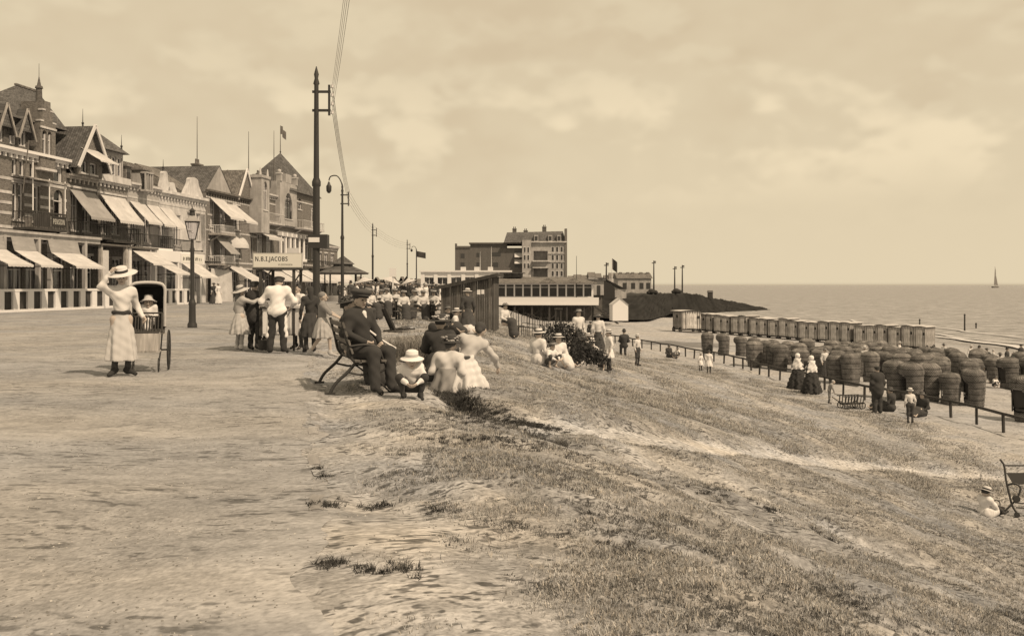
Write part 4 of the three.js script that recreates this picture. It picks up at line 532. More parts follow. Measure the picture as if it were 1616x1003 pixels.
const POSE = {
  stand: { pel: [0, 0.93, 0], ch: [0, 1.27, 0], nk: [0, 1.44, 0], hd: [0, 1.585, 0.02], shR: [-0.16, 1.375, 0], shL: [0.16, 1.375, 0], elR: [-0.235, 1.12, -0.03], elL: [0.235, 1.12, -0.03], wrR: [-0.24, 0.88, 0.06], wrL: [0.24, 0.88, 0.06], hpR: [-0.09, 0.92, 0], hpL: [0.09, 0.92, 0], knR: [-0.1, 0.49, 0.02], knL: [0.1, 0.49, 0.02], anR: [-0.1, 0.09, -0.02], anL: [0.1, 0.09, -0.02], toR: [-0.13, 0.035, 0.13], toL: [0.13, 0.035, 0.13] },
  sit: { pel: [0, 0.56, 0], ch: [0, 0.90, -0.03], nk: [0, 1.08, -0.01], hd: [0, 1.225, 0.02], shR: [-0.165, 1.01, -0.02], shL: [0.165, 1.01, -0.02], elR: [-0.24, 0.78, 0.02], elL: [0.24, 0.78, 0.02], wrR: [-0.12, 0.66, 0.24], wrL: [0.12, 0.66, 0.24], hpR: [-0.09, 0.54, 0.02], hpL: [0.09, 0.54, 0.02], knR: [-0.11, 0.54, 0.42], knL: [0.11, 0.54, 0.42], anR: [-0.11, 0.10, 0.44], anL: [0.11, 0.10, 0.44], toR: [-0.13, 0.035, 0.60], toL: [0.13, 0.035, 0.60] },
  ground: { pel: [0, 0.12, 0], ch: [0, 0.46, -0.05], nk: [0, 0.63, -0.02], hd: [0, 0.775, 0.02], shR: [-0.175, 0.59, -0.03], shL: [0.175, 0.59, -0.03], elR: [-0.25, 0.34, 0.0], elL: [0.25, 0.34, 0.0], wrR: [-0.14, 0.24, 0.22], wrL: [0.14, 0.24, 0.22], hpR: [-0.09, 0.12, 0.02], hpL: [0.09, 0.12, 0.02], knR: [-0.13, 0.30, 0.38], knL: [0.13, 0.30, 0.38], anR: [-0.12, 0.07, 0.72], anL: [0.12, 0.07, 0.72], toR: [-0.14, 0.12, 0.86], toL: [0.14, 0.12, 0.86] },
  squat: { pel: [0, 0.26, -0.06], ch: [0, 0.55, 0.04], nk: [0, 0.70, 0.08], hd: [0, 0.84, 0.13], shR: [-0.17, 0.66, 0.06], shL: [0.17, 0.66, 0.06], elR: [-0.26, 0.46, 0.2], elL: [0.26, 0.46, 0.2], wrR: [-0.1, 0.36, 0.38], wrL: [0.1, 0.36, 0.38], hpR: [-0.1, 0.25, -0.03], hpL: [0.1, 0.25, -0.03], knR: [-0.26, 0.48, 0.26], knL: [0.26, 0.48, 0.26], anR: [-0.17, 0.09, 0.12], anL: [0.17, 0.09, 0.12], toR: [-0.22, 0.04, 0.3], toL: [0.22, 0.04, 0.3] },
};
POSE.walk = { ...POSE.stand, knR: [-0.09, 0.50, 0.18], anR: [-0.09, 0.12, 0.20], toR: [-0.11, 0.06, 0.35], knL: [0.09, 0.49, -0.10], anL: [0.09, 0.14, -0.34], toL: [0.10, 0.035, -0.22], elR: [-0.24, 1.13, -0.12], wrR: [-0.24, 0.92, -0.06], elL: [0.24, 1.13, 0.06], wrL: [0.23, 0.95, 0.2] };
POSE.kneel = { ...POSE.ground, pel: [0, 0.30, -0.1], ch: [0, 0.62, -0.02], nk: [0, 0.78, 0.02], hd: [0, 0.92, 0.06], shR: [-0.175, 0.74, 0], shL: [0.175, 0.74, 0], elR: [-0.25, 0.5, 0.05], elL: [0.25, 0.5, 0.05], wrR: [-0.14, 0.42, 0.26], wrL: [0.14, 0.42, 0.26], hpR: [-0.09, 0.28, -0.08], hpL: [0.09, 0.28, -0.08], knR: [-0.12, 0.10, 0.3], knL: [0.12, 0.10, 0.3], anR: [-0.1, 0.07, -0.12], anL: [0.1, 0.07, -0.12], toR: [-0.1, 0.04, -0.28], toL: [0.1, 0.04, -0.28] };

// o: H height, pose, j joint overrides, wear garments, hat, lod cell size
function figure(o) {
  const s = (o.H ?? 1.7) / 1.7, J = {}, src = { ...POSE[o.pose ?? 'stand'], ...(o.j ?? {}) }; for (const k in src) J[k] = src[k].map((v) => v * s);
  const cell = o.cell ?? 0.03, near = cell < 0.02, hs = (o.head ?? 1) * s, g = new THREE.Group(), A = (a, b, t) => [0, 1, 2].map((i) => lerp(J[a][i], J[b][i], t));
  const up = [0, 1, 2].map((i) => J.ch[i] - J.pel[i]), f = o.fat ?? 1, yaw = o.yaw ?? 0, pit = o.nod ?? 0, cy = Math.cos(yaw), sy = Math.sin(yaw), cp = Math.cos(pit), sp = Math.sin(pit);
  const H3 = (x, y, z) => { const y1 = y * cp - z * sp, z1 = y * sp + z * cp; return [J.hd[0] + (x * cy + z1 * sy) * hs, J.hd[1] + y1 * hs, J.hd[2] + (-x * sy + z1 * cy) * hs]; };
  // body
  const R = (v) => v * s * f, torso = (e) => [cap(J.pel, J.ch, R(0.115 + e), R(0.125 + e)), cap(J.hpR, J.hpL, R(0.10 + e), R(0.10 + e)), cap(A('ch', 'shR', 0.5), A('ch', 'shL', 0.5), R(0.098 + e), R(0.098 + e)), cap(J.shR, J.shL, R(0.052 + e), R(0.052 + e))];
  const armP = (S, e0, e1, e2) => [cap(J['sh' + S], J['el' + S], R(0.047 + e0), R(0.038 + e1)), cap(J['el' + S], J['wr' + S], R(0.037 + e1), R(0.026 + e2))];
  const legP = (S, e0, e1, e2) => [cap(J['hp' + S], J['kn' + S], R(0.08 + e0), R(0.054 + e1)), cap(J['kn' + S], J['an' + S], R(0.053 + e1), R(0.036 + e2))];
  const B = [...torso(-0.02), cap(J.ch, J.nk, 0.07 * s, 0.052 * s), cap(J.nk, H3(0, -0.04, -0.01), 0.050 * s, 0.05 * hs)];
  for (const S of ['R', 'L']) B.push(...armP(S, 0, 0, 0), ...legP(S, 0, 0, 0), cap(J['an' + S], J['to' + S], 0.036 * s, 0.026 * s));
  const headP = [ell(H3(0, 0.015, -0.012), [0.076 * hs, 0.105 * hs, 0.094 * hs]), cap(H3(0, -0.05, 0.03), H3(0, -0.075, 0.055), 0.05 * hs, 0.028 * hs), cap(H3(0, -0.04, -0.01), J.nk, 0.048 * hs, 0.05 * s), cap(H3(0, 0.015, 0.085), H3(0, -0.022, 0.104), 0.010 * hs, 0.015 * hs), ell(H3(-0.078, -0.005, 0), [0.012 * hs, 0.03 * hs, 0.018 * hs]), ell(H3(0.078, -0.005, 0), [0.012 * hs, 0.03 * hs, 0.018 * hs])];
  headP.push(ell(H3(-0.031, 0.012, 0.083), [0.014 * hs, 0.009 * hs, 0.010 * hs], 1), ell(H3(0.031, 0.012, 0.083), [0.014 * hs, 0.009 * hs, 0.010 * hs], 1), cap(H3(-0.02, -0.052, 0.086), H3(0.02, -0.052, 0.086), 0.008 * hs, 0.008 * hs, 2));
  const pieces = [];
  const handP = (S) => { const w = J['wr' + S], e = J['el' + S], d = [0, 1, 2].map((i) => w[i] - e[i]), L = len3(...d) || 1, u = d.map((v) => v / L); let n = o['palm' + S] ?? [S === 'R' ? 1 : -1, 0, 0.2]; const dn = n[0] * u[0] + n[1] * u[1] + n[2] * u[2]; n = n.map((v, i) => v - dn * u[i]); const nl = len3(...n) || 1; n = n.map((v) => v / nl); const t = [u[1] * n[2] - u[2] * n[1], u[2] * n[0] - u[0] * n[2], u[0] * n[1] - u[1] * n[0]]; const q = (a, b, c) => [0, 1, 2].map((i) => w[i] + (u[i] * a + t[i] * b + n[i] * c) * s); const sg = S === 'R' ? 1 : -1, out = [cap(w, q(0.03, 0, 0), 0.024 * s, 0.026 * s), cap(q(0.035, -0.022, 0), q(0.085, -0.03, 0), 0.017 * s, 0.014 * s), cap(q(0.035, 0.018, 0), q(0.085, 0.026, 0), 0.017 * s, 0.014 * s), cap(q(0.04, 0, 0), q(0.088, 0, 0), 0.018 * s, 0.015 * s)];
    const cu = o.curl ?? 0.6, fl = [0.068, 0.078, 0.073, 0.056]; for (let i = 0; i < 4; i++) { const b = (-0.03 + i * 0.02), k1 = q(0.088, b * sg, 0), k2 = q(0.088 + fl[i] * 0.5 * Math.cos(cu * 0.7), b * sg * 1.1, fl[i] * 0.5 * Math.sin(cu * 0.7)), k3 = q(0.088 + fl[i] * (0.5 * Math.cos(cu * 0.7) + 0.45 * Math.cos(cu * 1.7)), b * sg * 1.1, fl[i] * (0.5 * Math.sin(cu * 0.7) + 0.45 * Math.sin(cu * 1.7))); out.push(cap(k1, k2, 0.0095 * s, 0.009 * s), cap(k2, k3, 0.009 * s, 0.0078 * s)); }
    out.push(cap(q(0.03, -0.024 * sg, 0.006), q(0.062, -0.05 * sg, 0.016), 0.013 * s, 0.0105 * s), cap(q(0.062, -0.05 * sg, 0.016), q(0.092, -0.056 * sg, 0.028), 0.0105 * s, 0.009 * s)); return out; };
  if (near) { pieces.push(meshSDF(B, cell, 0.03 * s), meshSDF(headP, 0.008 * hs, 0.012)); for (const S of ['R', 'L']) pieces.push(meshSDF(handP(S), 0.0055, 0.006)); }
  else { for (const S of ['R', 'L']) { const w = J['wr' + S], e = J['el' + S]; B.push(cap(w, w.map((v, i) => v + (v - e[i]) * 0.4), 0.026 * s, 0.028 * s)); } pieces.push(meshSDF([...B, ...headP.slice(0, 4)], Math.min(cell, 0.026), 0.03)); }
  mk('body', paint(pieces), bodyMat, g);
  // hair
  if (o.hair !== undefined) { const L = [ell(H3(0, 0.045, -0.03), [0.088 * hs, 0.09 * hs, 0.095 * hs])]; if (o.bun) L.push(ell(H3(0, 0.0, -0.11), [0.05 * hs, 0.05 * hs, 0.045 * hs])); if (o.long) L.push(cap(H3(0, -0.02, -0.07), H3(0, -0.22, -0.10), 0.075 * hs, 0.05 * hs)); mk('hair', meshSDF(L, near ? 0.012 : 0.026, 0.02), cloth(o.hair), g); }
  // garments
  for (const [kind, v, q = {}] of o.wear) {
    let L = [], c2 = cell, k = (kind === 'jacket' || kind === 'coat' ? 0.07 : 0.045) * s;
    if (kind === 'jacket' || kind === 'blouse' || kind === 'coat') { const e = q.e ?? (kind === 'blouse' ? 0.012 : 0.018); L = torso(e); if (kind === 'blouse') L = [cap(A('pel', 'ch', 0.3), J.ch, R(0.10 + e), R(0.118 + e)), L[2], L[3]]; for (const S of ['R', 'L']) L.push(cap(A('nk', 'sh' + S, 0.15), A('nk', 'sh' + S, 0.85), R(0.055), R(0.062 + e))); for (const S of ['R', 'L']) { const cut = q.short ? 0.02 : 1, pf = q.puff ?? 0; L.push(cap(J['sh' + S], J['el' + S], R(0.05 + e * 0.6 + pf), R(0.044 + e * 0.5 + pf * 0.4))); if (!q.short) L.push(cap(J['el' + S], J['wr' + S], R(0.042 + e * 0.5 + pf * 0.4), R(0.032 + e * 0.3))); } L.push(cap(J.ch, J.nk, R(0.09), R(0.058))); if (q.tail) L.push(cap(J.pel, [J.pel[0], J.pel[1] - q.tail * s, J.pel[2]], R(0.15 + e), R(0.155 + e))); if (q.collar) L.push(ell([J.nk[0], J.nk[1] - 0.04 * s, J.nk[2] + 0.02], [0.12 * s, 0.03 * s, 0.1 * s])); }
    else if (kind === 'trousers' || kind === 'stockings') { const e = kind === 'trousers' ? 0.02 : 0.006, t = q.to ?? 1; if (kind === 'trousers') L.push(cap(J.hpR, J.hpL, R(0.105), R(0.105)), cap(J.pel, A('pel', 'ch', 0.25), R(0.125), R(0.12))); for (const S of ['R', 'L']) { L.push(cap(kind === 'trousers' ? J['hp' + S] : A('hp' + S, 'kn' + S, 0.55), J['kn' + S], R((kind === 'trousers' ? 0.082 : 0.066) + e), R(0.058 + e))); if (t > 0) L.push(cap(J['kn' + S], A('kn' + S, 'an' + S, t), R(0.056 + e), R(0.042 + e))); } }
    else if (kind === 'shoes') for (const S of ['R', 'L']) { L.push(cap(A('an' + S, 'to' + S, -0.2), J['to' + S], 0.046 * s, 0.034 * s), cap(A('kn' + S, 'an' + S, q.high ?? 0.85), J['an' + S], 0.048 * s, 0.045 * s)); c2 = Math.min(cell, 0.02); }
    else if (kind === 'skirt') { L.push(cone((q.y0 ?? 0.1) * s, (q.y1 ?? 1.02) * s, (q.r0 ?? 0.32) * s, (q.r1 ?? 0.14) * s, (q.o ?? [0, 0]).map((t) => t * s), q.sq ?? 0.85, q.pleat ?? 0.06, q.np ?? 9, q.ph ?? 0, (q.o1 ?? q.o ?? [J.pel[0] / s, J.pel[2] / s]).map((t) => t * s))); c2 = Math.min(cell, 0.024); }
    else if (kind === 'drape') { for (let i = 0; i < q.pts.length - 1; i++) L.push(cap(q.pts[i].slice(0, 3).map((t) => t * s), q.pts[i + 1].slice(0, 3).map((t) => t * s), q.pts[i][3] * s, q.pts[i + 1][3] * s)); k = 0.06 * s; if (q.fold) { L = L.map((p) => ({ ...p, f: ((f0) => (x, y, z) => f0(x, y, z) + q.fold * s * (Math.sin(x * 44 / s + y * 9 + 2 * Math.sin(z * 12)) + 0.6 * Math.sin((z + x) * 67 / s)))(p.f) })); } }
    else if (kind === 'collar') { L.push(cap([J.nk[0], J.nk[1] - 0.005 * s, J.nk[2] + 0.0], [J.nk[0], J.nk[1] + 0.02 * s, J.nk[2] + 0.005], 0.064 * s, 0.06 * s), cap([J.nk[0], J.nk[1] - 0.03 * s, J.nk[2] + 0.085 * s], [J.nk[0], J.nk[1] - 0.13 * s, J.nk[2] + 0.125 * s], 0.045 * s, 0.012 * s)); c2 = Math.min(cell, 0.012); k = 0.01; }
    else if (kind === 'belt') { L.push(cone((q.y ?? 1.0) * s, ((q.y ?? 1.0) + 0.06) * s, 0.137 * s * f, 0.137 * s * f, [J.pel[0], J.pel[2]], 0.9, 0)); c2 = Math.min(cell, 0.016); }
    else if (kind === 'apron') { L.push(...q.pts.map((p) => cap(p[0].map((t) => t * s), p[1].map((t) => t * s), p[2] * s, p[3] * s))); k = 0.05; }
    const wk = (q.wr ?? 1) * (near ? 0.0032 : 0.0035), ph0 = (o.H ?? 1.7) * 37 + v * 50; L = L.map((p) => ({ ...p, c: 0, f: ((f0) => (x, y, z) => f0(x, y, z) + wk * (Math.sin(x * 27 + 2 * Math.sin(y * 13 + ph0) + ph0) + Math.sin(y * 43 + x * 31 + 2 * Math.sin(z * 17 + ph0)) + 0.8 * Math.sin(z * 37 - y * 29 + ph0)))(p.f) }));
    if (kind === 'shoes') { for (let i = 0; i < 2; i++) { const m = mk('shoe', meshSDF(L.slice(i * 2, i * 2 + 2), c2, k), cloth(v), g); } continue; }
    const m = mk(q.name ?? kind, meshSDF(L, c2, k), cloth(v), g); m.geometry.setAttribute('uv', new THREE.BufferAttribute(new Float32Array(m.geometry.attributes.position.count * 2), 2));
  }
  if (o.hat) { const [kind, v, band, q = {}] = o.hat, L = [], b = []; const tw = kind === 'cap';
    let P, Q; const sc = (q.s ?? 1) * hs, br = q.brim ?? 0.19;
    if (kind === 'cap') { P = [[0.001, 0.075], [0.06, 0.075], [0.115, 0.055], [0.118, 0.03], [0.088, 0.0], [0.086, -0.02], [0.001, -0.02]]; } else if (kind === 'bowler') { P = [[0.001, 0.125], [0.05, 0.115], [0.085, 0.075], [0.088, 0.01], [0.125, 0.004], [0.128, -0.006], [0.001, -0.012]]; } else if (kind === 'bonnet') { P = [[0.001, 0.12], [0.07, 0.105], [0.115, 0.05], [0.12, -0.03], [0.10, -0.10], [0.001, -0.11]]; } else P = [[0.001, 0.10], [0.06, 0.10], [0.088, 0.085], [0.09, 0.012], [br * 0.9, 0.0 - (q.droop ?? 0)], [br, -0.006 - (q.droop ?? 0)], [br * 0.9, -0.012 - (q.droop ?? 0)], [0.001, -0.004]];
    const place = (geo) => { geo.scale(sc, sc, sc); geo.applyMatrix4(_m.compose(V(...H3(q.dx ?? 0, 0.062 + (q.dy ?? 0), -0.006)), _q.setFromEuler(_e.set(pit * 0.8 + (q.rx ?? -0.05), yaw, q.rz ?? 0, 'YXZ')), V(1, 1, 1))); return geo; };
    const n = near ? 28 : 14; let gg = [lathe(P, n)]; if (kind === 'cap') gg.push(clean(new THREE.SphereGeometry(0.085, 12, 6, 0, Math.PI, 0, Math.PI / 2).scale(1, 0.16, 1.05).translate(0, 0.0, 0.055)));
    const hat = mk('hat', place(merge(gg)), cloth(v), g);
    if (band !== undefined && band !== null) mk('hat_band', place(lathe([[0.0905, 0.012], [0.093, 0.014], [0.092, 0.05], [0.0895, 0.052]], n)), cloth(band), hat);
    if (q.flowers) { const F = []; for (let i = 0; i < 26; i++) { const a = i * 2.4, q2 = 0.085 + 0.045 * hsh(i, 5); F.push(ball(0.013 + 0.014 * hsh(i, 9), Math.cos(a) * q2, 0.015 + 0.06 * hsh(i, 3), Math.sin(a) * q2, 1.2, 0.7, 1, 6)); } mk('hat_flowers', place(merge(F)), cloth(q.flowers), hat); }
  }
  return g;
}
const figs = {};
function person(label, pos, turn, spec, group, lift = 0) {
  const key = spec.key; let g; if (key && figs[key]) g = figs[key].clone(); else { g = figure(spec); if (key) figs[key] = g; }
  if (key && g === figs[key]) g = figs[key].clone();
  g.name = numbered('person'); g.position.set(pos.x, pos.y + lift, pos.z); g.rotation.y = turn; scene.add(g); g.userData = { label, category: 'person' }; if (group) g.userData.group = group; return g;
}
// ---------- people near the camera ----------
const PI = Math.PI, C1 = 0.014;
const faceCam = (p) => Math.atan2(-p.x, -p.z);          // turn that makes a figure at p look at the camera
{
  const w = onRay(191, 15.2);
  person('woman in white blouse and long pale skirt holding her banded straw hat', w, faceCam(w) + 0.12, { H: 1.68, cell: C1, hair: 0.07, bun: true, nod: 0.22, yaw: -0.1, curl: 1.0, palmR: [1, 0, 0], fat: 1.0,
    j: { elR: [-0.31, 1.45, 0.06], wrR: [-0.185, 1.66, 0.10], elL: [0.25, 1.13, -0.12], wrL: [0.33, 0.96, 0.0], toR: [-0.2, 0.035, 0.1], toL: [0.2, 0.035, 0.1] },
    wear: [['blouse', 0.62, { puff: 0.007, e: 0.012, wr: 1.3 }], ['skirt', 0.50, { y0: 0.25, y1: 1.04, r0: 0.235, r1: 0.125, pleat: 0.15, np: 6, sq: 0.8, ph: 1, wr: 0.7 }], ['belt', 0.04, { y: 1.0 }], ['stockings', 0.05], ['shoes', 0.03, { high: 0.7 }]], hat: ['straw', 0.6, 0.04, { brim: 0.225, rz: 0.16, rx: 0.1, dy: 0.02, s: 1.1 }] });
}
// vendor group, about twenty metres off
const VD = 20.2;
{
  let p = onRay(378, 21.0);
  person('girl in pale knee-length dress and straw hat reaching for the vendor cart', p, PI - 0.75, { H: 1.40, head: 1.08, cell: C1, hair: 0.12, long: true, j: { elR: [-0.30, 1.30, 0.22], wrR: [-0.34, 1.42, 0.46], elL: [0.25, 1.1, 0.02], wrL: [0.24, 0.9, 0.12], toL: [0.12, 0.035, 0.14] },
    wear: [['blouse', 0.40, { puff: 0.008 }], ['skirt', 0.42, { y0: 0.44, y1: 1.0, r0: 0.30, r1: 0.135, pleat: 0.13, np: 11 }], ['stockings', 0.35], ['shoes', 0.5]], hat: ['straw', 0.45, 0.08, { brim: 0.23, rx: -0.35, droop: 0.03 }] });
  p = onRay(401, 21.2);
  person('boy in dark suit and flat cap standing behind the girl in the straw hat', p, PI - 0.3, { H: 1.52, cell: C1, hair: 0.05, j: { wrR: [-0.2, 1.15, 0.25], elR: [-0.26, 1.15, 0.05] }, wear: [['jacket', 0.045, { tail: 0.12 }], ['trousers', 0.05], ['shoes', 0.03]], hat: ['cap', 0.04] });
  p = onRay(437, VD);
  person('vendor in white jacket and apron with dark trousers, seen from behind', p, PI + 0.03, { H: 1.64, cell: C1, hair: 0.05, nod: 0.35, fat: 1.12, j: { ch: [0, 1.26, 0.08], nk: [0, 1.42, 0.14], hd: [0, 1.55, 0.2], shR: [-0.19, 1.385, 0.1], shL: [0.19, 1.385, 0.1], elR: [-0.37, 1.14, 0.1], elL: [0.37, 1.14, 0.1], wrR: [-0.26, 1.02, 0.32], wrL: [0.26, 1.02, 0.32], knR: [-0.13, 0.49, 0.02], knL: [0.13, 0.49, 0.02], anR: [-0.15, 0.09, -0.02], anL: [0.15, 0.09, -0.02], toR: [-0.2, 0.035, 0.12], toL: [0.2, 0.035, 0.12] },
    wear: [['jacket', 0.72, { e: 0.016, wr: 1.1 }], ['trousers', 0.035], ['apron', 0.74, { pts: [[[-0.14, 0.98, 0.0], [-0.20, 0.38, -0.02], 0.06, 0.045], [[0.14, 0.98, 0.0], [0.20, 0.38, -0.02], 0.06, 0.045], [[-0.1, 0.97, -0.03], [0.1, 0.97, -0.03], 0.07, 0.07]] }], ['shoes', 0.025]], hat: ['cap', 0.04, null, { s: 1.05 }] });
  p = onRay(470, 21.7);
  person('child in white shirt with raised arm behind the cart post', p, -0.5, { H: 1.46, cell: C1, hair: 0.06, j: { elR: [-0.3, 1.35, 0.1], wrR: [-0.2, 1.58, 0.16], elL: [0.28, 1.2, 0.12], wrL: [0.2, 1.1, 0.3] }, wear: [['blouse', 0.72, { puff: 0.012 }], ['skirt', 0.6, { y0: 0.5, r0: 0.24, pleat: 0.1 }], ['stockings', 0.05], ['shoes', 0.03]] });
  p = onRay(489, 20.5);
  person('girl in black frock with dark hair beside the vendor cart', p, PI + 0.5, { H: 1.42, cell: C1, hair: 0.04, long: true, wear: [['blouse', 0.04], ['skirt', 0.045, { y0: 0.40, r0: 0.27, pleat: 0.1, np: 10 }], ['stockings', 0.05], ['shoes', 0.03]] });
  p = onRay(509, 19.6);
  person('girl in grey pleated pinafore striding bare-legged towards the bench', p, PI / 2 + 0.15, { H: 1.34, head: 1.08, cell: C1, pose: 'walk', hair: 0.2, j: { elR: [-0.24, 1.16, 0.2], wrR: [-0.2, 1.05, 0.42], elL: [0.24, 1.2, 0.18], wrL: [0.22, 1.05, 0.42] }, wear: [['blouse', 0.22, { short: true, puff: 0.015 }], ['skirt', 0.36, { y0: 0.52, y1: 1.06, r0: 0.30, r1: 0.135, pleat: 0.14, np: 12 }], ['shoes', 0.4]], });
}
// bench sitters
const BEN = { x: -2.16, d: 13.6, turn: 1.86 };     // bench centre; faces the sea and a little towards the camera
const bl = (lx, lz) => { const c = Math.cos(BEN.turn), s = Math.sin(BEN.turn), x = BEN.x + lx * c + lz * s, z = -BEN.d - lx * s + lz * c; return V(x, ground(x, z), z); };
{
  const p = bl(-0.45, -0.08);
  p.y = ground(BEN.x, -BEN.d);
  person('man in dark suit and cap sitting on the iron bench with a rolled paper', p, 0.98, { H: 1.74, cell: C1, pose: 'sit', hair: 0.06, yaw: -0.25, nod: 0.1, fat: 1.12, curl: 1.1, j: { knR: [-0.16, 0.53, 0.40], knL: [0.12, 0.53, 0.42], anR: [-0.2, 0.1, 0.46], anL: [0.06, 0.1, 0.52], toR: [-0.25, 0.035, 0.62], toL: [0.1, 0.035, 0.69], elR: [-0.30, 0.80, 0.0], wrR: [-0.12, 0.68, 0.20], elL: [0.28, 0.80, 0.04], wrL: [0.12, 0.66, 0.26] },
    wear: [['jacket', 0.035, { tail: 0.0 }], ['trousers', 0.04], ['collar', 0.65], ['shoes', 0.025]], hat: ['cap', 0.05, null, { s: 1.25, rz: -0.1 }] }, undefined, 0.0);
  const q = bl(0.5, -0.12); q.y = p.y;
  person('woman in dark clothes with a plumed hat at the far end of the bench', q, BEN.turn - 0.2, { H: 1.62, cell: 0.018, pose: 'sit', hair: 0.06, bun: true, wear: [['blouse', 0.05, { puff: 0.02 }], ['drape', 0.05, { name: 'skirt', pts: [[0, 0.62, 0, 0.16], [0, 0.6, 0.36, 0.18], [0, 0.2, 0.44, 0.2], [0, 0.12, 0.46, 0.22]], fold: 0.008 }], ['shoes', 0.03]], hat: ['straw', 0.06, 0.2, { brim: 0.22, flowers: 0.12, rx: -0.2 }] });
}
{ // squatting child
  const p = hit(650, 629);
  person('small child in white sun hat and sailor blouse squatting on the sand', p, faceCam(p), { H: 1.06, head: 1.45, cell: 0.012, pose: 'squat', hair: 0.08, nod: 0.15, j: { hd: [0, 0.80, 0.14], nk: [0, 0.68, 0.08] }, wear: [['blouse', 0.70, { puff: 0.015, e: 0.03, collar: true, wr: 1.5 }], ['trousers', 0.04, { to: 0.35 }], ['stockings', 0.06], ['shoes', 0.03]], hat: ['straw', 0.72, 0.5, { brim: 0.175, droop: 0.02, rx: 0.05 }] });
}
{ // women resting on the crest of the dune
  let p = onRay(706, 14.15);
  person('woman in cream blouse sitting on the dune crest with her back turned', p, PI - 0.35, { H: 1.66, cell: C1, pose: 'ground', hair: 0.07, bun: true, fat: 1.05, j: { ch: [0.02, 0.44, 0.06], nk: [0.02, 0.60, 0.12], hd: [0.02, 0.73, 0.18], shR: [-0.18, 0.55, 0.08], shL: [0.2, 0.55, 0.08] }, wear: [['blouse', 0.58, { puff: 0.012, e: 0.012, wr: 1.6 }], ['collar', 0.2], ['skirt', 0.26, { y0: -0.04, y1: 0.40, r0: 0.31, r1: 0.15, pleat: 0.18, np: 7, wr: 2, o: [0.02, 0.06], o1: [0.01, 0.04] }], ['drape', 0.26, { name: 'skirt_front', pts: [[0, 0.1, 0.2, 0.2], [0.05, 0.1, 0.7, 0.16]] }], ['shoes', 0.03]], hat: ['straw', 0.05, 0.03, { brim: 0.16, flowers: 0.3, s: 1.1 }] });
  p = onRay(733, 14.35);
  person('dark-haired woman in pale striped dress reclining on the dune crest', p, PI - 0.2, { H: 1.66, cell: C1, pose: 'kneel', hair: 0.05, bun: true, j: { ch: [-0.08, 0.62, 0.04], nk: [-0.16, 0.76, 0.1], hd: [-0.22, 0.88, 0.16], shR: [-0.28, 0.66, 0.08], shL: [0.04, 0.75, 0.06], elR: [-0.42, 0.46, 0.2], wrR: [-0.45, 0.3, 0.34], elL: [0.2, 0.62, 0.0], wrL: [0.34, 0.5, 0.1] }, wear: [['blouse', 0.46, { puff: 0.008, e: 0.01, wr: 1.6 }], ['collar', 0.12], ['belt', 0.06, { y: 0.44 }], ['skirt', 0.6, { y0: -0.06, y1: 0.50, r0: 0.34, r1: 0.13, pleat: 0.22, np: 9, wr: 2, o: [-0.04, -0.12], o1: [-0.02, -0.06] }], ['shoes', 0.03]] });
  p = onRay(694, 15.0);
  person('woman in black with a flower-trimmed hat seated behind the dune crest', p, PI - 0.1, { H: 1.66, cell: 0.018, pose: 'kneel', hair: 0.05, wear: [['blouse', 0.04, { puff: 0.02 }], ['drape', 0.05, { name: 'skirt', pts: [[0, 0.3, -0.08, 0.2], [0, 0.12, 0.2, 0.24], [0, 0.1, -0.2, 0.22]] }]], hat: ['straw', 0.05, 0.1, { brim: 0.2, flowers: 0.45 }] });
  p = onRay(684, 17.2);
  person('child in black coat and hood kneeling beyond the women on the crest', p, PI + 0.3, { H: 1.3, cell: 0.02, pose: 'kneel', hair: 0.04, wear: [['coat', 0.035, { tail: 0.1 }], ['drape', 0.035, { name: 'skirt', pts: [[0, 0.3, -0.08, 0.18], [0, 0.12, 0.2, 0.2], [0, 0.1, -0.2, 0.2]] }]], hat: ['bonnet', 0.03] });
}
{ // child with spade basket at the right edge
  const p = hit(1556, 812);
  person('child in white smock and banded sun hat sitting on the grass by a basket', p, PI / 2 + 0.35, { H: 1.0, head: 1.45, cell: 0.014, pose: 'ground', hair: 0.05, nod: 0.3, j: { elR: [-0.22, 0.36, 0.2], wrR: [-0.12, 0.18, 0.44], elL: [0.24, 0.34, 0.16], wrL: [0.12, 0.18, 0.42] }, wear: [['blouse', 0.68, { puff: 0.03, e: 0.05 }], ['drape', 0.66, { name: 'skirt', pts: [[0, 0.12, 0, 0.24], [0, 0.14, 0.3, 0.22]], fold: 0.012 }], ['stockings', 0.05], ['shoes', 0.03]], hat: ['straw', 0.55, 0.04, { brim: 0.2, rx: 0.12, s: 1.05 }] });
}
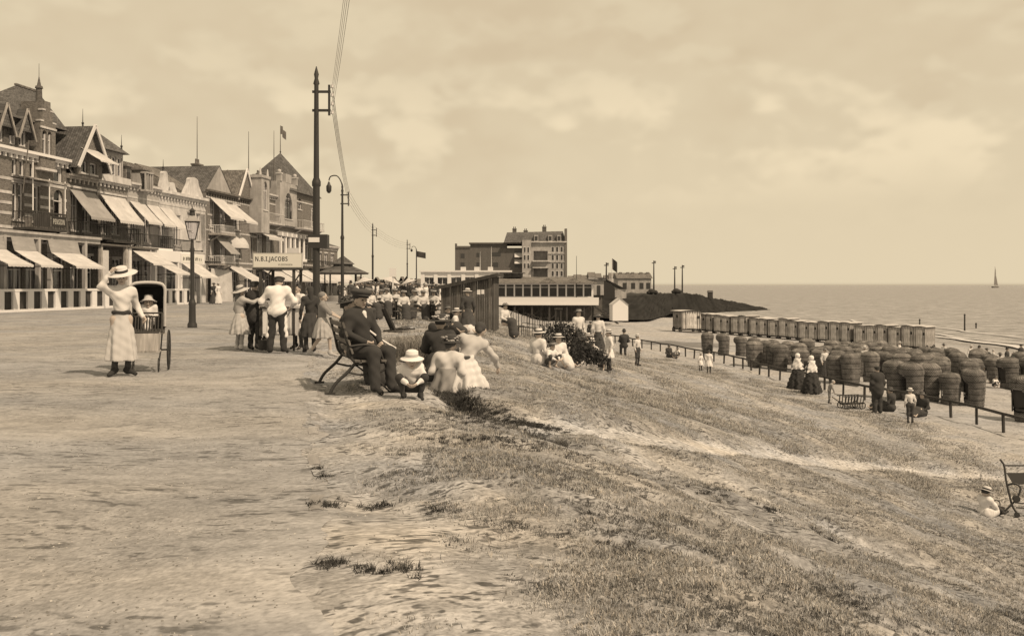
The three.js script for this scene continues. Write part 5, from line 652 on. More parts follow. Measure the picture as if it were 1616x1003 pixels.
// ---------- street furniture ----------
function each(name, list, m, parent) { return list.map((g) => mk(name, g, m, parent)); }
{ // gas lamp
  const p = onRay(303, 32.5), o = thing('gas_lamp', 'cast-iron gas lamp with four-sided glass lantern on the boulevard', 'street lamp', [p.x, p.y, p.z], 0.3);
  mk('post', lathe([[0.16, 0], [0.16, 0.12], [0.12, 0.2], [0.11, 0.75], [0.13, 0.82], [0.10, 0.9], [0.075, 1.0], [0.065, 2.6], [0.085, 2.68], [0.055, 2.75], [0.045, 3.0], [0.001, 3.02]], 12), M.iron, o);
  mk('cross_bar', merge([bar([-0.32, 2.62, 0], [0.32, 2.62, 0], 0.02), ball(0.035, -0.32, 2.62, 0), ball(0.035, 0.32, 2.62, 0)]), M.iron, o);
  const w0 = 0.10, w1 = 0.23, y0 = 3.02, y1 = 3.62, L = [], gl = [[-1, -1], [1, -1], [1, 1], [-1, 1]]; for (let i = 0; i < 4; i++) { const a = gl[i], b = gl[(i + 1) % 4]; L.push(bar([a[0] * w0, y0, a[1] * w0], [a[0] * w1, y1, a[1] * w1], 0.016), bar([a[0] * w0, y0, a[1] * w0], [b[0] * w0, y0, b[1] * w0], 0.016), bar([a[0] * w1, y1, a[1] * w1], [b[0] * w1, y1, b[1] * w1], 0.018)); }
  const la = mk('lantern_frame', merge(L), M.iron, o); const glass = new THREE.MeshPhysicalMaterial({ color: tone(0.9), transmission: 1, thickness: 0, roughness: 0.12, side: THREE.DoubleSide });
  for (let i = 0; i < 4; i++) { const a = gl[i], b = gl[(i + 1) % 4]; mk('lantern_pane', quad([a[0] * w0, y0, a[1] * w0], [b[0] * w0, y0, b[1] * w0], [b[0] * w1, y1, b[1] * w1], [a[0] * w1, y1, a[1] * w1]), glass, la); }
  mk('lantern_roof', clean(new THREE.CylinderGeometry(0.10, 0.36, 0.2, 4, 1).rotateY(PI / 4).translate(0, 3.73, 0)), M.canvasGrey, o); mk('lantern_cowl', merge([cyl(0.10, 0.08, 0.16, 0, 3.91, 0, 8), cyl(0.12, 0.02, 0.1, 0, 4.04, 0, 8), cyl(0.02, 0.01, 0.12, 0, 4.14, 0, 6)]), M.iron, o); mk('burner', merge([cyl(0.03, 0.02, 0.22, 0, 3.12, 0, 6), ball(0.035, 0, 3.26, 0)]), M.frame, o);
}
const poleTops = [];
function lightPole(px, d, top, label, extras) {
  const p = onRay(px, d), o = thing('utility_pole', label, 'pole', [p.x, p.y, p.z], 0, 'poles carrying the overhead wires'), H = top - p.y, r = extras.r ?? 0.11;
  mk('shaft', lathe([[r * 1.5, 0], [r * 1.5, 0.5], [r * 1.15, 0.6], [r, 1.2], [r * 0.98, H * 0.55], [r * 1.25, H * 0.555], [r * 1.25, H * 0.56 + 0.08], [r * 0.8, H * 0.57 + 0.12], [r * 0.62, H * 0.93], [r * 0.9, H * 0.935], [r * 0.5, H * 0.955], [r * 0.7, H * 0.97], [0.01, H]], 12), M.iron, o);
  const ys = extras.ys ?? [H - 0.75, H - 1.3], L = [], I = []; for (const y of ys) { L.push(beam([-0.12, y, 0], [0.42, y, 0], 0.06, 0.07)); }
  if (ys.length > 1) L.push(beam([0.38, ys[1] - 0.15, 0.01], [0.38, ys[0] + 0.2, 0.01], 0.06, 0.06)); mk('bracket', merge(L), M.iron, o);
  const ins = []; for (let i = 0; i < 4; i++) { const y = lerp(ys[ys.length - 1] - 0.1, ys[0] + 0.12, i / 3); ins.push([p.x + 0.47, p.y + y + 0.06, p.z]); mk('insulator', merge([cyl(0.012, 0.012, 0.1, 0.43, y, 0, 5, 0, 0, PI / 2), cyl(0.045, 0.03, 0.1, 0.47, y + 0.05, 0, 8)]), M.frame, o); }
  poleTops.push(ins); return o;
}
{
  const o = lightPole(499, 28, 7.9, 'tall tapered iron pole with side bracket and switch box', { r: 0.105 }); 
  const b = mk('switch_box', merge([span(-0.22, 0.34, 2.55, 2.95, -0.22, 0.14)]), M.iron, o); mk('box_cover', span(-0.2, 0.12, 2.72, 2.86, 0.141, 0.16), M.white, b);
  const o2 = lightPole(540, 60, 7.9, 'iron pole with a curved lamp arm beyond the vendor cart', { r: 0.10 }); mk('lamp_arm', tube([[0, 7.0, 0], [-0.05, 7.9, 0], [-0.35, 8.35, 0], [-0.75, 8.3, 0], [-0.85, 8.05, 0]], 0.04), M.iron, o2); mk('lamp_globe', lathe([[0.01, 0.65], [0.06, 0.6], [0.10, 0.45], [0.17, 0.35], [0.16, 0.05], [0.08, -0.08], [0.01, -0.1]], 10, -0.85, 7.35, 0), M.iron, o2); mk('ladder_rest', bar([-0.5, 2.2, 0], [0.3, 2.2, 0], 0.03), M.iron, o2);
  lightPole(588, 98, 7.9, 'plain pole with short bracket among the boulevard crowd', { r: 0.10 }); lightPole(642.5, 133, 7.9, 'far slim pole beside the white arcade building', { r: 0.09 });
  const o5 = thing('street_lamp', 'far lamp post with hanging arm and dark flag', 'street lamp', onRay(657, 138).toArray(), 0); mk('post', lathe([[0.12, 0], [0.1, 1], [0.07, 6.6], [0.01, 6.8]], 8), M.iron, o5); mk('lamp_arm', tube([[0, 6.5, 0], [-0.15, 7.0, 0], [-0.5, 7.1, 0], [-0.7, 6.9, 0]], 0.04), M.iron, o5); mk('lamp_globe', lathe([[0.01, 0.4], [0.15, 0.25], [0.16, 0], [0.01, -0.1]], 8, -0.7, 6.4, 0), M.iron, o5);
  const fl = new THREE.PlaneGeometry(1.3, 0.85, 8, 3), fp = fl.attributes.position; for (let i = 0; i < fp.count; i++) { const t = fp.getX(i) / 1.3 + 0.5; fp.setZ(i, Math.sin(t * 6) * 0.1); fp.setY(i, fp.getY(i) - t * 0.25); } fl.computeVertexNormals(); mk('flag', clean(fl.translate(0.7, 6.0, 0)), M.darkWood, o5);
  // wires: sagging spans from pole to pole, the first coming from a pole behind the camera
  const p0 = [0, 1, 2, 3].map((i) => [1.9, 6.4 + i * 0.27, 6]); const chain = [p0, ...poleTops];
  for (let k = 0; k < chain.length - 1; k++) for (let i = 0; i < 4; i++) { const a = chain[k][i], b = chain[k + 1][i], pts = []; for (let t = 0; t <= 10; t++) { const f = t / 10; pts.push([lerp(a[0], b[0], f), lerp(a[1], b[1], f) - 1.6 * f * (1 - f), lerp(a[2], b[2], f)]); } tag(mk('overhead_wire', tube(pts, k < 1 ? 0.004 : 0.008, 20, 4), M.wood, scene), 'thin sagging overhead wire strung between the boulevard poles', 'wire', 'overhead wires'); }
}
{ // park bench
  const y = ground(BEN.x, -BEN.d), o = thing('park_bench', 'cast-iron park bench with timber slats at the edge of the boulevard', 'bench', [BEN.x, y, -BEN.d], BEN.turn);
  for (const x of [-0.78, 0.78]) { const L = [tube([[x, 0.98, -0.36], [x, 0.7, -0.29], [x, 0.46, -0.22], [x, 0.38, -0.05], [x, 0.42, 0.2], [x, 0.36, 0.27], [x, 0.2, 0.24], [x, 0.02, 0.34]], 0.022, 28), tube([[x, 0.42, -0.18], [x, 0.3, -0.28], [x, 0.14, -0.45], [x, 0.02, -0.52]], 0.024, 16), tube([[x, 0.30, -0.30], [x, 0.25, -0.05], [x, 0.30, 0.18], [x, 0.36, 0.26]], 0.016, 14), tube([[x, 0.28, -0.02], [x, 0.2, 0.1], [x, 0.1, 0.2], [x, 0.02, 0.28]], 0.014, 12), tube([[x, 0.64, -0.27], [x, 0.66, -0.05], [x, 0.62, 0.12], [x, 0.44, 0.2]], 0.018, 16), box(0.05, 0.03, 0.12, x, 0.015, 0.34), box(0.05, 0.03, 0.14, x, 0.015, -0.52)]; mk('iron_frame', merge(L), M.iron, o); }
  for (let i = 0; i < 5; i++) mk('seat_slat', box(1.75, 0.025, 0.07, 0, 0.445, -0.16 + i * 0.088), M.wood, o); for (let i = 0; i < 4; i++) mk('back_slat', box(1.75, 0.07, 0.025, 0, 0.58 + i * 0.115, -0.235 - i * 0.036, -0.3), M.wood, o);
}
{ // newspaper roll in the sitting man's hand
  const p = bl(-0.52, 0.24), y = ground(BEN.x, -BEN.d); const m = mk('rolled_newspaper', tube([[-0.2, 0.14, -0.05], [0, 0.0, 0], [0.18, -0.1, 0.05]], 0.015, 8, 8), M.white, scene); m.position.set(p.x, y + 0.69, p.z); tag(m, 'rolled white newspaper in the hands of the man on the bench', 'newspaper');
}
{ // vendor cart with name board
  const p = onRay(444, 21.35), o = thing('vendor_cart', 'street vendor cart with a lettered name board on posts', 'cart', [p.x, p.y, p.z], 0.04);
  mk('cart_box', merge([span(-0.36, 0.38, 0.34, 0.95, -0.4, 0.3), span(-0.42, 0.44, 0.95, 1.0, -0.46, 0.36)]), M.stucco, o); for (let i = 0; i < 5; i++) mk('cart_board', span(-0.35 + i * 0.146, -0.22 + i * 0.146, 0.38, 0.93, 0.301, 0.316), M.white, o);
  for (const x of [-0.47, 0.5]) { const w = mk('wheel', clean(new THREE.TorusGeometry(0.3, 0.025, 6, 24).rotateY(PI / 2).translate(x, 0.325, -0.05)), M.iron, o); mk('spokes', merge([0, 1, 2, 3, 4, 5].map((i) => bar([x, 0.325, -0.05], [x, 0.325 + Math.cos(i * PI / 3) * 0.3, -0.05 + Math.sin(i * PI / 3) * 0.3], 0.012))), M.iron, w); }
  each('post', [[-0.40, 0.3], [-0.27, -0.38], [0.33, 0.3], [0.36, -0.38]].map(([x, z]) => span(x - 0.03, x + 0.03, 0.34, 1.82, z - 0.03, z + 0.03)), M.darkWood, o);
  mk('roof_frame', merge([span(-0.57, 0.53, 1.80, 1.84, -0.44, 0.36), beam([-0.40, 1.5, 0.3], [-0.15, 1.8, 0.3], 0.03, 0.03), beam([0.33, 1.5, 0.3], [0.52, 1.8, 0.3], 0.03, 0.03)]), M.darkWood, o);
  const cv = document.createElement('canvas'); cv.width = 1024; cv.height = 300; const c = cv.getContext('2d'); c.fillStyle = '#d2d1cc'; c.fillRect(0, 0, 1024, 300); c.strokeStyle = '#8a8984'; c.lineWidth = 10; c.strokeRect(6, 6, 1012, 288); c.fillStyle = '#2a2a2c'; c.textBaseline = 'middle'; c.font = 'bold 130px sans-serif'; c.fillText('N.B.I.JACOBS', 36, 120, 690); c.fillStyle = '#55544e'; c.font = 'bold 52px sans-serif'; c.fillText('VLISSINGEN', 520, 240, 350);
  const t = new THREE.CanvasTexture(cv); t.colorSpace = THREE.SRGBColorSpace; const bd = mk('name_board', merge([span(-0.57, 0.53, 1.84, 2.17, 0.30, 0.33), span(0.19, 0.44, 2.17, 2.28, 0.30, 0.33)]), M.stucco, o); mk('lettering', new THREE.PlaneGeometry(1.08, 0.32).translate(-0.02, 2.005, 0.3345), new THREE.MeshStandardMaterial({ map: t, roughness: 0.8, side: THREE.DoubleSide }), bd);
  mk('handle', merge([bar([-0.3, 0.95, 0.3], [-0.3, 0.98, 0.8], 0.02), bar([0.3, 0.95, 0.3], [0.3, 0.98, 0.8], 0.02), bar([-0.3, 0.98, 0.8], [0.3, 0.98, 0.8], 0.02)]), M.wood, o); mk('bucket', cyl(0.11, 0.13, 0.22, -0.28, 0.15, 0.55, 12), M.iron, o);
  mk('leg', span(0.3, 0.34, 0, 0.34, 0.22, 0.26), M.darkWood, o); mk('leg', span(-0.32, -0.28, 0, 0.34, 0.22, 0.26), M.darkWood, o);
}
{ // child's wheeled chair with hood
  const p = onRay(233, 16.2), o = thing('push_chair', 'hooded wheeled push chair with wicker footboard beside the woman', 'pram', [p.x, p.y, p.z], 0.28);
  const hood = []; const prof = (t) => [Math.cos(t), Math.sin(t)];
  const hb = mk('hood', merge([span(-0.27, -0.25, 0.72, 1.40, -0.34, 0.02), span(0.25, 0.27, 0.72, 1.40, -0.34, 0.02), span(-0.27, 0.27, 0.72, 1.42, -0.36, -0.34), quad([-0.27, 1.40, -0.34], [0.27, 1.40, -0.34], [0.27, 1.46, 0.06], [-0.27, 1.46, 0.06]), quad([-0.27, 1.42, -0.34], [0.27, 1.42, -0.34], [0.27, 1.475, 0.06], [-0.27, 1.475, 0.06])]), M.dark, o);
  mk('hood_rim', tube([[-0.27, 0.75, 0.03], [-0.275, 1.2, 0.05], [-0.27, 1.42, 0.06], [-0.22, 1.475, 0.07], [0.22, 1.475, 0.07], [0.27, 1.42, 0.06], [0.275, 1.2, 0.05], [0.27, 0.75, 0.03]], 0.026, 40, 8), M.canvas, hb);
  mk('seat', merge([span(-0.25, 0.25, 0.62, 0.70, -0.34, 0.1), span(-0.25, 0.25, 0.70, 1.05, -0.33, -0.28)]), M.wood, o); mk('footboard', merge([quad([-0.22, 0.36, 0.40], [0.22, 0.36, 0.40], [0.22, 0.66, 0.26], [-0.22, 0.66, 0.26]), span(-0.22, 0.22, 0.33, 0.36, 0.1, 0.42), quad([-0.22, 0.36, 0.388], [0.22, 0.36, 0.388], [0.22, 0.66, 0.248], [-0.22, 0.66, 0.248])]), M.paleWood, o);
  mk('wicker_panel', merge(Array.from({ length: 9 }, (_, i) => bar([-0.18 + i * 0.045, 0.66, 0.255], [-0.18 + i * 0.045, 0.92, 0.16], 0.014)).concat([bar([-0.2, 0.66, 0.26], [0.2, 0.66, 0.26], 0.018), bar([-0.2, 0.92, 0.16], [0.2, 0.92, 0.16], 0.018)])), M.darkWood, o);
  mk('side_rail', merge([bar([-0.24, 0.66, 0.26], [-0.24, 0.98, 0.14], 0.02), bar([0.24, 0.66, 0.26], [0.24, 0.98, 0.14], 0.02), bar([-0.24, 0.98, 0.14], [0.24, 0.98, 0.14], 0.018)]), M.darkWood, o);
  for (const x of [-0.33, 0.33]) { const w = mk('wheel', clean(new THREE.TorusGeometry(0.33, 0.015, 6, 28).rotateY(PI / 2).translate(x, 0.345, -0.08)), M.iron, o); mk('spokes', merge(Array.from({ length: 10 }, (_, i) => bar([x, 0.345, -0.08], [x, 0.345 + Math.cos(i * PI / 5) * 0.33, -0.08 + Math.sin(i * PI / 5) * 0.33], 0.005, 4))), M.iron, w); }
  for (const x of [-0.2, 0.2]) mk('front_wheel', clean(new THREE.TorusGeometry(0.11, 0.012, 6, 18).rotateY(PI / 2).translate(x, 0.12, 0.36)), M.iron, o);
  mk('axle', merge([bar([-0.34, 0.345, -0.08], [0.34, 0.345, -0.08], 0.016), bar([-0.2, 0.345, -0.08], [-0.2, 0.13, 0.36], 0.014), bar([0.2, 0.345, -0.08], [0.2, 0.13, 0.36], 0.014), bar([-0.2, 0.345, -0.08], [-0.22, 0.62, -0.1], 0.014), bar([0.2, 0.345, -0.08], [0.22, 0.62, -0.1], 0.014)]), M.iron, o); mk('handle', merge([bar([-0.22, 0.7, -0.33], [-0.22, 1.0, -0.62], 0.016), bar([0.22, 0.7, -0.33], [0.22, 1.0, -0.62], 0.016), bar([-0.22, 1.0, -0.62], [0.22, 1.0, -0.62], 0.018)]), M.wood, o);
  const c = new THREE.Vector3(0, 0.70 - 0.33 * 0.56, -0.12).applyAxisAngle(V(0, 1, 0), 0.28).add(p);
  person('small child in white with a straw sun hat sitting in the push chair', V(c.x, c.y, c.z), 0.28, { H: 0.92, head: 1.55, cell: 0.012, pose: 'sit', hair: 0.08, j: { hd: [0, 1.17, 0.04], nk: [0, 1.05, 0], knR: [-0.1, 0.62, 0.4], knL: [0.1, 0.62, 0.4], anR: [-0.1, 0.3, 0.5], anL: [0.1, 0.3, 0.5], toR: [-0.1, 0.26, 0.62], toL: [0.1, 0.26, 0.62] }, wear: [['blouse', 0.7, { puff: 0.03, e: 0.05 }], ['drape', 0.66, { name: 'blanket', pts: [[0, 0.6, 0.05, 0.2], [0, 0.62, 0.36, 0.18], [0, 0.4, 0.5, 0.14]], fold: 0.01 }], ['shoes', 0.3]], hat: ['straw', 0.5, null, { brim: 0.17, droop: 0.035, rx: -0.25, dy: 0.0 }] });
}
{ // grass clump behind the squatting child
  const p = onRay(640, 18.6), spots = []; for (let i = 0; i < 230; i++) { const a = rnd() * 6.28, r = Math.sqrt(rnd()) * 0.5, x = p.x + Math.cos(a) * r * 1.15, z = p.z + Math.sin(a) * r * 0.7; spots.push([x, ground(x, z), z, rr(0.8, 1.3), rr(0.8, 1.3)]); }
  const o = scatter('marram_grass', 'tall clump of pale marram grass behind the squatting child', 'grass', tuftGeo(16, 0.5, 0.05, 0.005), bladeMat, spots, () => [rnd() < 0.35 ? rr(0.06, 0.14) : rr(0.26, 0.5), 0.5]);
}
{ // chair-like hand cart at the right edge, and basket
  const p = hit(1600, 812), o = thing('hand_cart', 'dark iron handcart with slung canvas seat standing on the grass', 'cart', [p.x, p.y, p.z], -0.15);
  mk('frame', merge([tube([[-0.22, 1.12, -0.12], [-0.16, 1.02, -0.08], [-0.14, 0.7, 0.0], [-0.10, 0.45, 0.05], [-0.05, 0.2, 0.1], [0.06, 0.02, 0.14]], 0.022, 22), tube([[0.34, 1.10, -0.3], [0.42, 1.0, -0.26], [0.42, 0.7, -0.2], [0.4, 0.4, -0.16], [0.45, 0.02, -0.1]], 0.022, 22), bar([-0.15, 1.0, -0.08], [0.42, 0.98, -0.26], 0.018), tube([[-0.12, 0.62, 0.02], [0.0, 0.66, 0.06], [0.1, 0.60, 0.08], [0.05, 0.4, 0.1], [-0.25, 0.05, 0.12]], 0.022, 18), bar([0, 0.28, 0.1], [0.7, 0.22, 0.0], 0.016), bar([0.02, 0.18, 0.1], [0.7, 0.12, 0.0], 0.016), bar([0.66, 0.0, -0.1], [0.6, 0.7, -0.2], 0.02)]), M.iron, o); mk('canvas_seat', quad([-0.13, 0.86, -0.03], [0.42, 0.84, -0.22], [0.60, 0.64, -0.2], [0.0, 0.62, 0.02]), M.dark, o);
  mk('hub', merge([cyl(0.07, 0.07, 0.08, 0.02, 0.36, 0.1, 10, PI / 2), cyl(0.05, 0.05, 0.06, 0.02, 0.04, 0.14, 10, PI / 2)]), M.iron, o);
  const q = hit(1572, 811), b = thing('basket', 'dark wicker basket with arched handle beside the sitting child', 'basket', [q.x, q.y, q.z], 0.2); mk('basket_body', merge([lathe([[0.09, 0], [0.13, 0.02], [0.17, 0.13], [0.175, 0.15], [0.15, 0.13], [0.08, 0.03]], 18).scale(1.1, 1, 0.8)]), M.darkWood, b); mk('basket_handle', tube([[-0.06, 0.14, 0], [-0.05, 0.25, 0], [0.02, 0.30, 0], [0.09, 0.25, 0], [0.10, 0.14, 0]], 0.010, 16), M.darkWood, b);
}
M.shedWood = mat(0.10, 0.4, 0.9, { map: woodTex });
{ // plank shed on the slope
  const p = onRay(742, 40), H = [1.78, 2.22], o = thing('plank_shed', 'dark shed of upright planks with a sloping flat roof', 'shed', [p.x, p.y - 0.1, p.z], -0.10); const W = 2.15, D = 1.9; let i = 0;
  for (let x = -W / 2; x < W / 2 - 0.02; x += 0.095) mk('plank', span(x, x + 0.088, 0, lerp(H[0], H[1], (x + W / 2) / W), D / 2 - 0.02 - (i % 3) * 0.006, D / 2), i++ % 7 ? M.shedWood : M.wood, o);
  for (let z = -D / 2; z < D / 2 - 0.1; z += 0.13) { mk('plank', span(W / 2, W / 2 + 0.02 + (i % 3) * 0.006, 0, H[1], z, z + 0.12), i++ % 7 ? M.shedWood : M.wood, o); mk('plank', span(-W / 2 - 0.02, -W / 2, 0, H[0], z, z + 0.12), M.wood, o); }
  mk('roof', merge([quad([-W / 2 - 0.2, H[0] - 0.02, D / 2 + 0.2], [W / 2 + 0.2, H[1] + 0.06, D / 2 + 0.2], [W / 2 + 0.2, H[1] + 0.06, -D / 2 - 0.2], [-W / 2 - 0.2, H[0] - 0.02, -D / 2 - 0.2]), beam([-W / 2 - 0.2, H[0] - 0.02, D / 2 + 0.2], [W / 2 + 0.2, H[1] + 0.08, D / 2 + 0.2], 0.04, 0.14), beam([W / 2 + 0.2, H[1] + 0.08, D / 2 + 0.2], [W / 2 + 0.2, H[1] + 0.08, -D / 2 - 0.2], 0.04, 0.14)]), M.darkWood, o);
  each('notice', [span(0.42, 0.56, 1.5, 1.7, D / 2 + 0.004, D / 2 + 0.014), span(0.60, 0.72, 1.52, 1.7, D / 2 + 0.004, D / 2 + 0.014)], M.white, o);
}
{ // bandstand-like kiosk
  const p = onRay(541, 88), o = thing('kiosk', 'open kiosk with slender columns and a peaked dark roof', 'kiosk', [p.x, p.y, p.z], 0.2); mk('base', cyl(1.9, 1.9, 0.5, 0, 0.25, 0, 8), M.stuccoGrey, o); for (let i = 0; i < 8; i++) mk('column', cyl(0.07, 0.06, 2.1, Math.cos(i * PI / 4) * 1.65, 1.55, Math.sin(i * PI / 4) * 1.65, 8), M.darkWood, o); mk('screen', merge([0, 1, 2, 3, 4].map((i) => span(-1.5 + i * 0.62, -1.0 + i * 0.62, 0.5, 1.4, -0.4, -0.36))), M.stuccoGrey, o); const r = mk('roof', merge([cyl(2.4, 0.9, 0.65, 0, 2.9, 0, 8), cyl(0.9, 0.9, 0.25, 0, 3.3, 0, 8), cyl(1.1, 0.05, 0.8, 0, 3.8, 0, 8)]), M.slate, o); mk('eaves', cyl(2.3, 2.42, 0.14, 0, 2.53, 0, 8), M.wood, o);
}
// ---------- buildings across the bend of the coast ----------
{ // white arcade
  const d = 140, k = d / FOC, o = thing('arcade_building', 'low white arcade building with square pillars and dark openings', 'building', [(664 - 808) * k, -0.2, -d], 0), X = (px) => (px - 664) * k, Y = (py) => EYE + (HOR - py) * k + 0.2; const W = X(806);
  each('pillar', [664, 684.5, 706, 728, 749.5, 771, 792].map((a) => span(X(a), X(a + 6), 0, Y(429), -0.5, 0.1)), M.white, o); mk('wall', merge([span(0, W, Y(437), Y(429), -0.4, 0), span(0, W, 0, Y(462), -0.4, -0.1), span(0, 0.2, 0, Y(429), -9, -0.5)]), M.white, o); mk('parapet', merge([span(-0.2, W + 0.2, Y(429), Y(426.5), -9, 0.3), ...[728, 749.5, 771].map((a) => span(X(a) - 0.1, X(a + 6) + 0.1, Y(426.5), Y(421), -0.4, 0.2))]), M.white, o); mk('back_wall', span(0.2, W, 0, Y(437), -9, -8.8), M.stuccoGrey, o);
  for (let i = 0; i < 6; i++) { const a = [670, 691, 712.5, 734.5, 756, 777][i]; const w = mk('window', merge([span(X(a) + 0.02, X(a + 14), Y(449), Y(448), -0.3, -0.24), span(X(a + 7) - 0.04, X(a + 7) + 0.04, Y(461.5), Y(437.5), -0.3, -0.23)]), M.frame, o); mk('pane', span(X(a) + 0.01, X(a + 14.4), Y(461.5), Y(437.2), -0.36, -0.33), M.pane, w); }
  each('flag_staff', [[757, 396], [775, 388]].map(([a, b]) => bar([X(a), Y(427), -2], [X(a), Y(b), -2], 0.05, 6, 0.02)), M.frame, o);
}
{ // hotel block
  const d = 205, k = d / FOC, Y0 = -0.3, o = thing('hotel', 'large brick hotel block with bay windows and chimneys beyond the arcade', 'hotel', [(718 - 808) * k, Y0, -d], 0), X = (px) => (px - 718) * k, Y = (py) => EYE + (HOR - py) * k - Y0;
  mk('wing', merge([span(0, X(838), 0, Y(391), -12, 0), span(0, X(742), Y(391), Y(388), -12, 0.2), span(X(742), X(800), Y(391), Y(383), -12, -0.2), span(0, X(720.5), Y(388), Y(384), -2, 0.25)]), M.brickDark, o); mk('wing_cornice', span(X(740), X(840), Y(384.5), Y(382.5), -12.2, 0.25), M.wood, o);
  const hs = []; for (const [a, b, t] of [[818, 398, 403], [818, 411, 417]]) hs.push([X(812), Y(t), X(826), Y(b)]);
  each('wing_window', [[727, 400, 733, 407], [752, 399, 759, 405], [776, 398, 790, 404], [727, 414, 733, 421], [752, 414, 759, 421], [778, 414, 786, 421]].map(([a, b, c, e]) => span(X(a), X(c), Y(e), Y(b), 0.01, 0.05)), M.paneDarkRoom, o);
  each('wing_awning', [[812, 399, 826, 403], [812, 409, 826, 413]].map(([a, b, c, e]) => quad([X(a), Y(b), 0.06], [X(c), Y(b), 0.06], [X(c), Y(e) - 0.4, 1.2], [X(a), Y(e) - 0.4, 1.2])), M.canvas, o); each('wing_window', [[812, 395, 826, 399], [812, 414, 826, 422]].map(([a, b, c, e]) => span(X(a), X(c), Y(e), Y(b), 0.012, 0.052)), M.paneDarkRoom, o);
  const blk = mk('main_block', merge([span(X(838), X(893), 0, Y(382), -14, -1.2), holed(X(838), X(893), 0, Y(382), [[X(842), Y(440), X(864), Y(424)], [X(842), Y(411), X(864), Y(396)]], 2.2).translate(0, 0, 1.0), span(X(824), X(838), 0, Y(379), -6, 1.6)]), M.stuccoGrey, o); const rf = mk('mansard_roof', merge([quad([X(795), Y(383), 1.2], [X(893), Y(383), 1.2], [X(889), Y(364), -1.5], [X(800), Y(366), -1.5]), quad([X(893), Y(383), 1.2], [X(893), Y(383), -14], [X(889), Y(364), -12], [X(889), Y(364), -1.5]), quad([X(795), Y(383), -14], [X(795), Y(383), 1.2], [X(800), Y(366), -1.5], [X(800), Y(366), -12]), quad([X(800), Y(366), -1.5], [X(889), Y(364), -1.5], [X(889), Y(364), -12], [X(800), Y(366), -12])]), M.slate, o);
  for (const [a, b] of [[812, 358], [830, 361], [860, 355]]) chimney(rf, X(a), -4, Y(367), Y(b + 2), 0.9, M.brickDark); each('dormer', [846, 868, 882].map((a) => merge([span(X(a) - 0.45, X(a) + 0.45, Y(381), Y(371), -1.2, 1.0)])), M.stuccoGrey, rf); each('dormer_window', [846, 868, 882].map((a) => span(X(a) - 0.3, X(a) + 0.3, Y(379.5), Y(373), 1.005, 1.04)), M.paneDarkRoom, rf);
  for (const y of [389, 402, 415, 427]) for (const a of [872, 879, 886]) { const w = mk('window', merge([span(X(a - 2.4), X(a + 2.4), Y(y + 9), Y(y), 1.002, 1.05)]), M.frame, o); mk('pane', span(X(a - 1.7), X(a + 1.7), Y(y + 8.4), Y(y + 0.6), 1.052, 1.07), M.paneDarkRoom, w); }
  for (const y of [390, 402, 415]) for (const a of [828, 833.5]) { const w = mk('window', span(X(a - 2), X(a + 2), Y(y + 9), Y(y), 1.602, 1.65), M.frame, o); mk('pane', span(X(a - 1.4), X(a + 1.4), Y(y + 8.4), Y(y + 0.6), 1.652, 1.67), M.paneDarkRoom, w); }
  mk('balcony', merge([span(X(840), X(866), Y(413), Y(411), 1.002, 2.4), span(X(840), X(866), Y(423), Y(421.5), 1.002, 2.4)]), M.stone, o); mk('string_course', merge([span(X(866), X(893.5), Y(400.5), Y(399.5), 1.0, 1.2), span(X(866), X(893.5), Y(413.5), Y(412.5), 1.0, 1.2), span(X(838), X(893.8), Y(383), Y(381), 1.0, 1.5)]), M.stone, o); mk('corner_pilaster', span(X(891), X(894.5), 0, Y(361), -0.6, 1.25), M.brick, o);
}
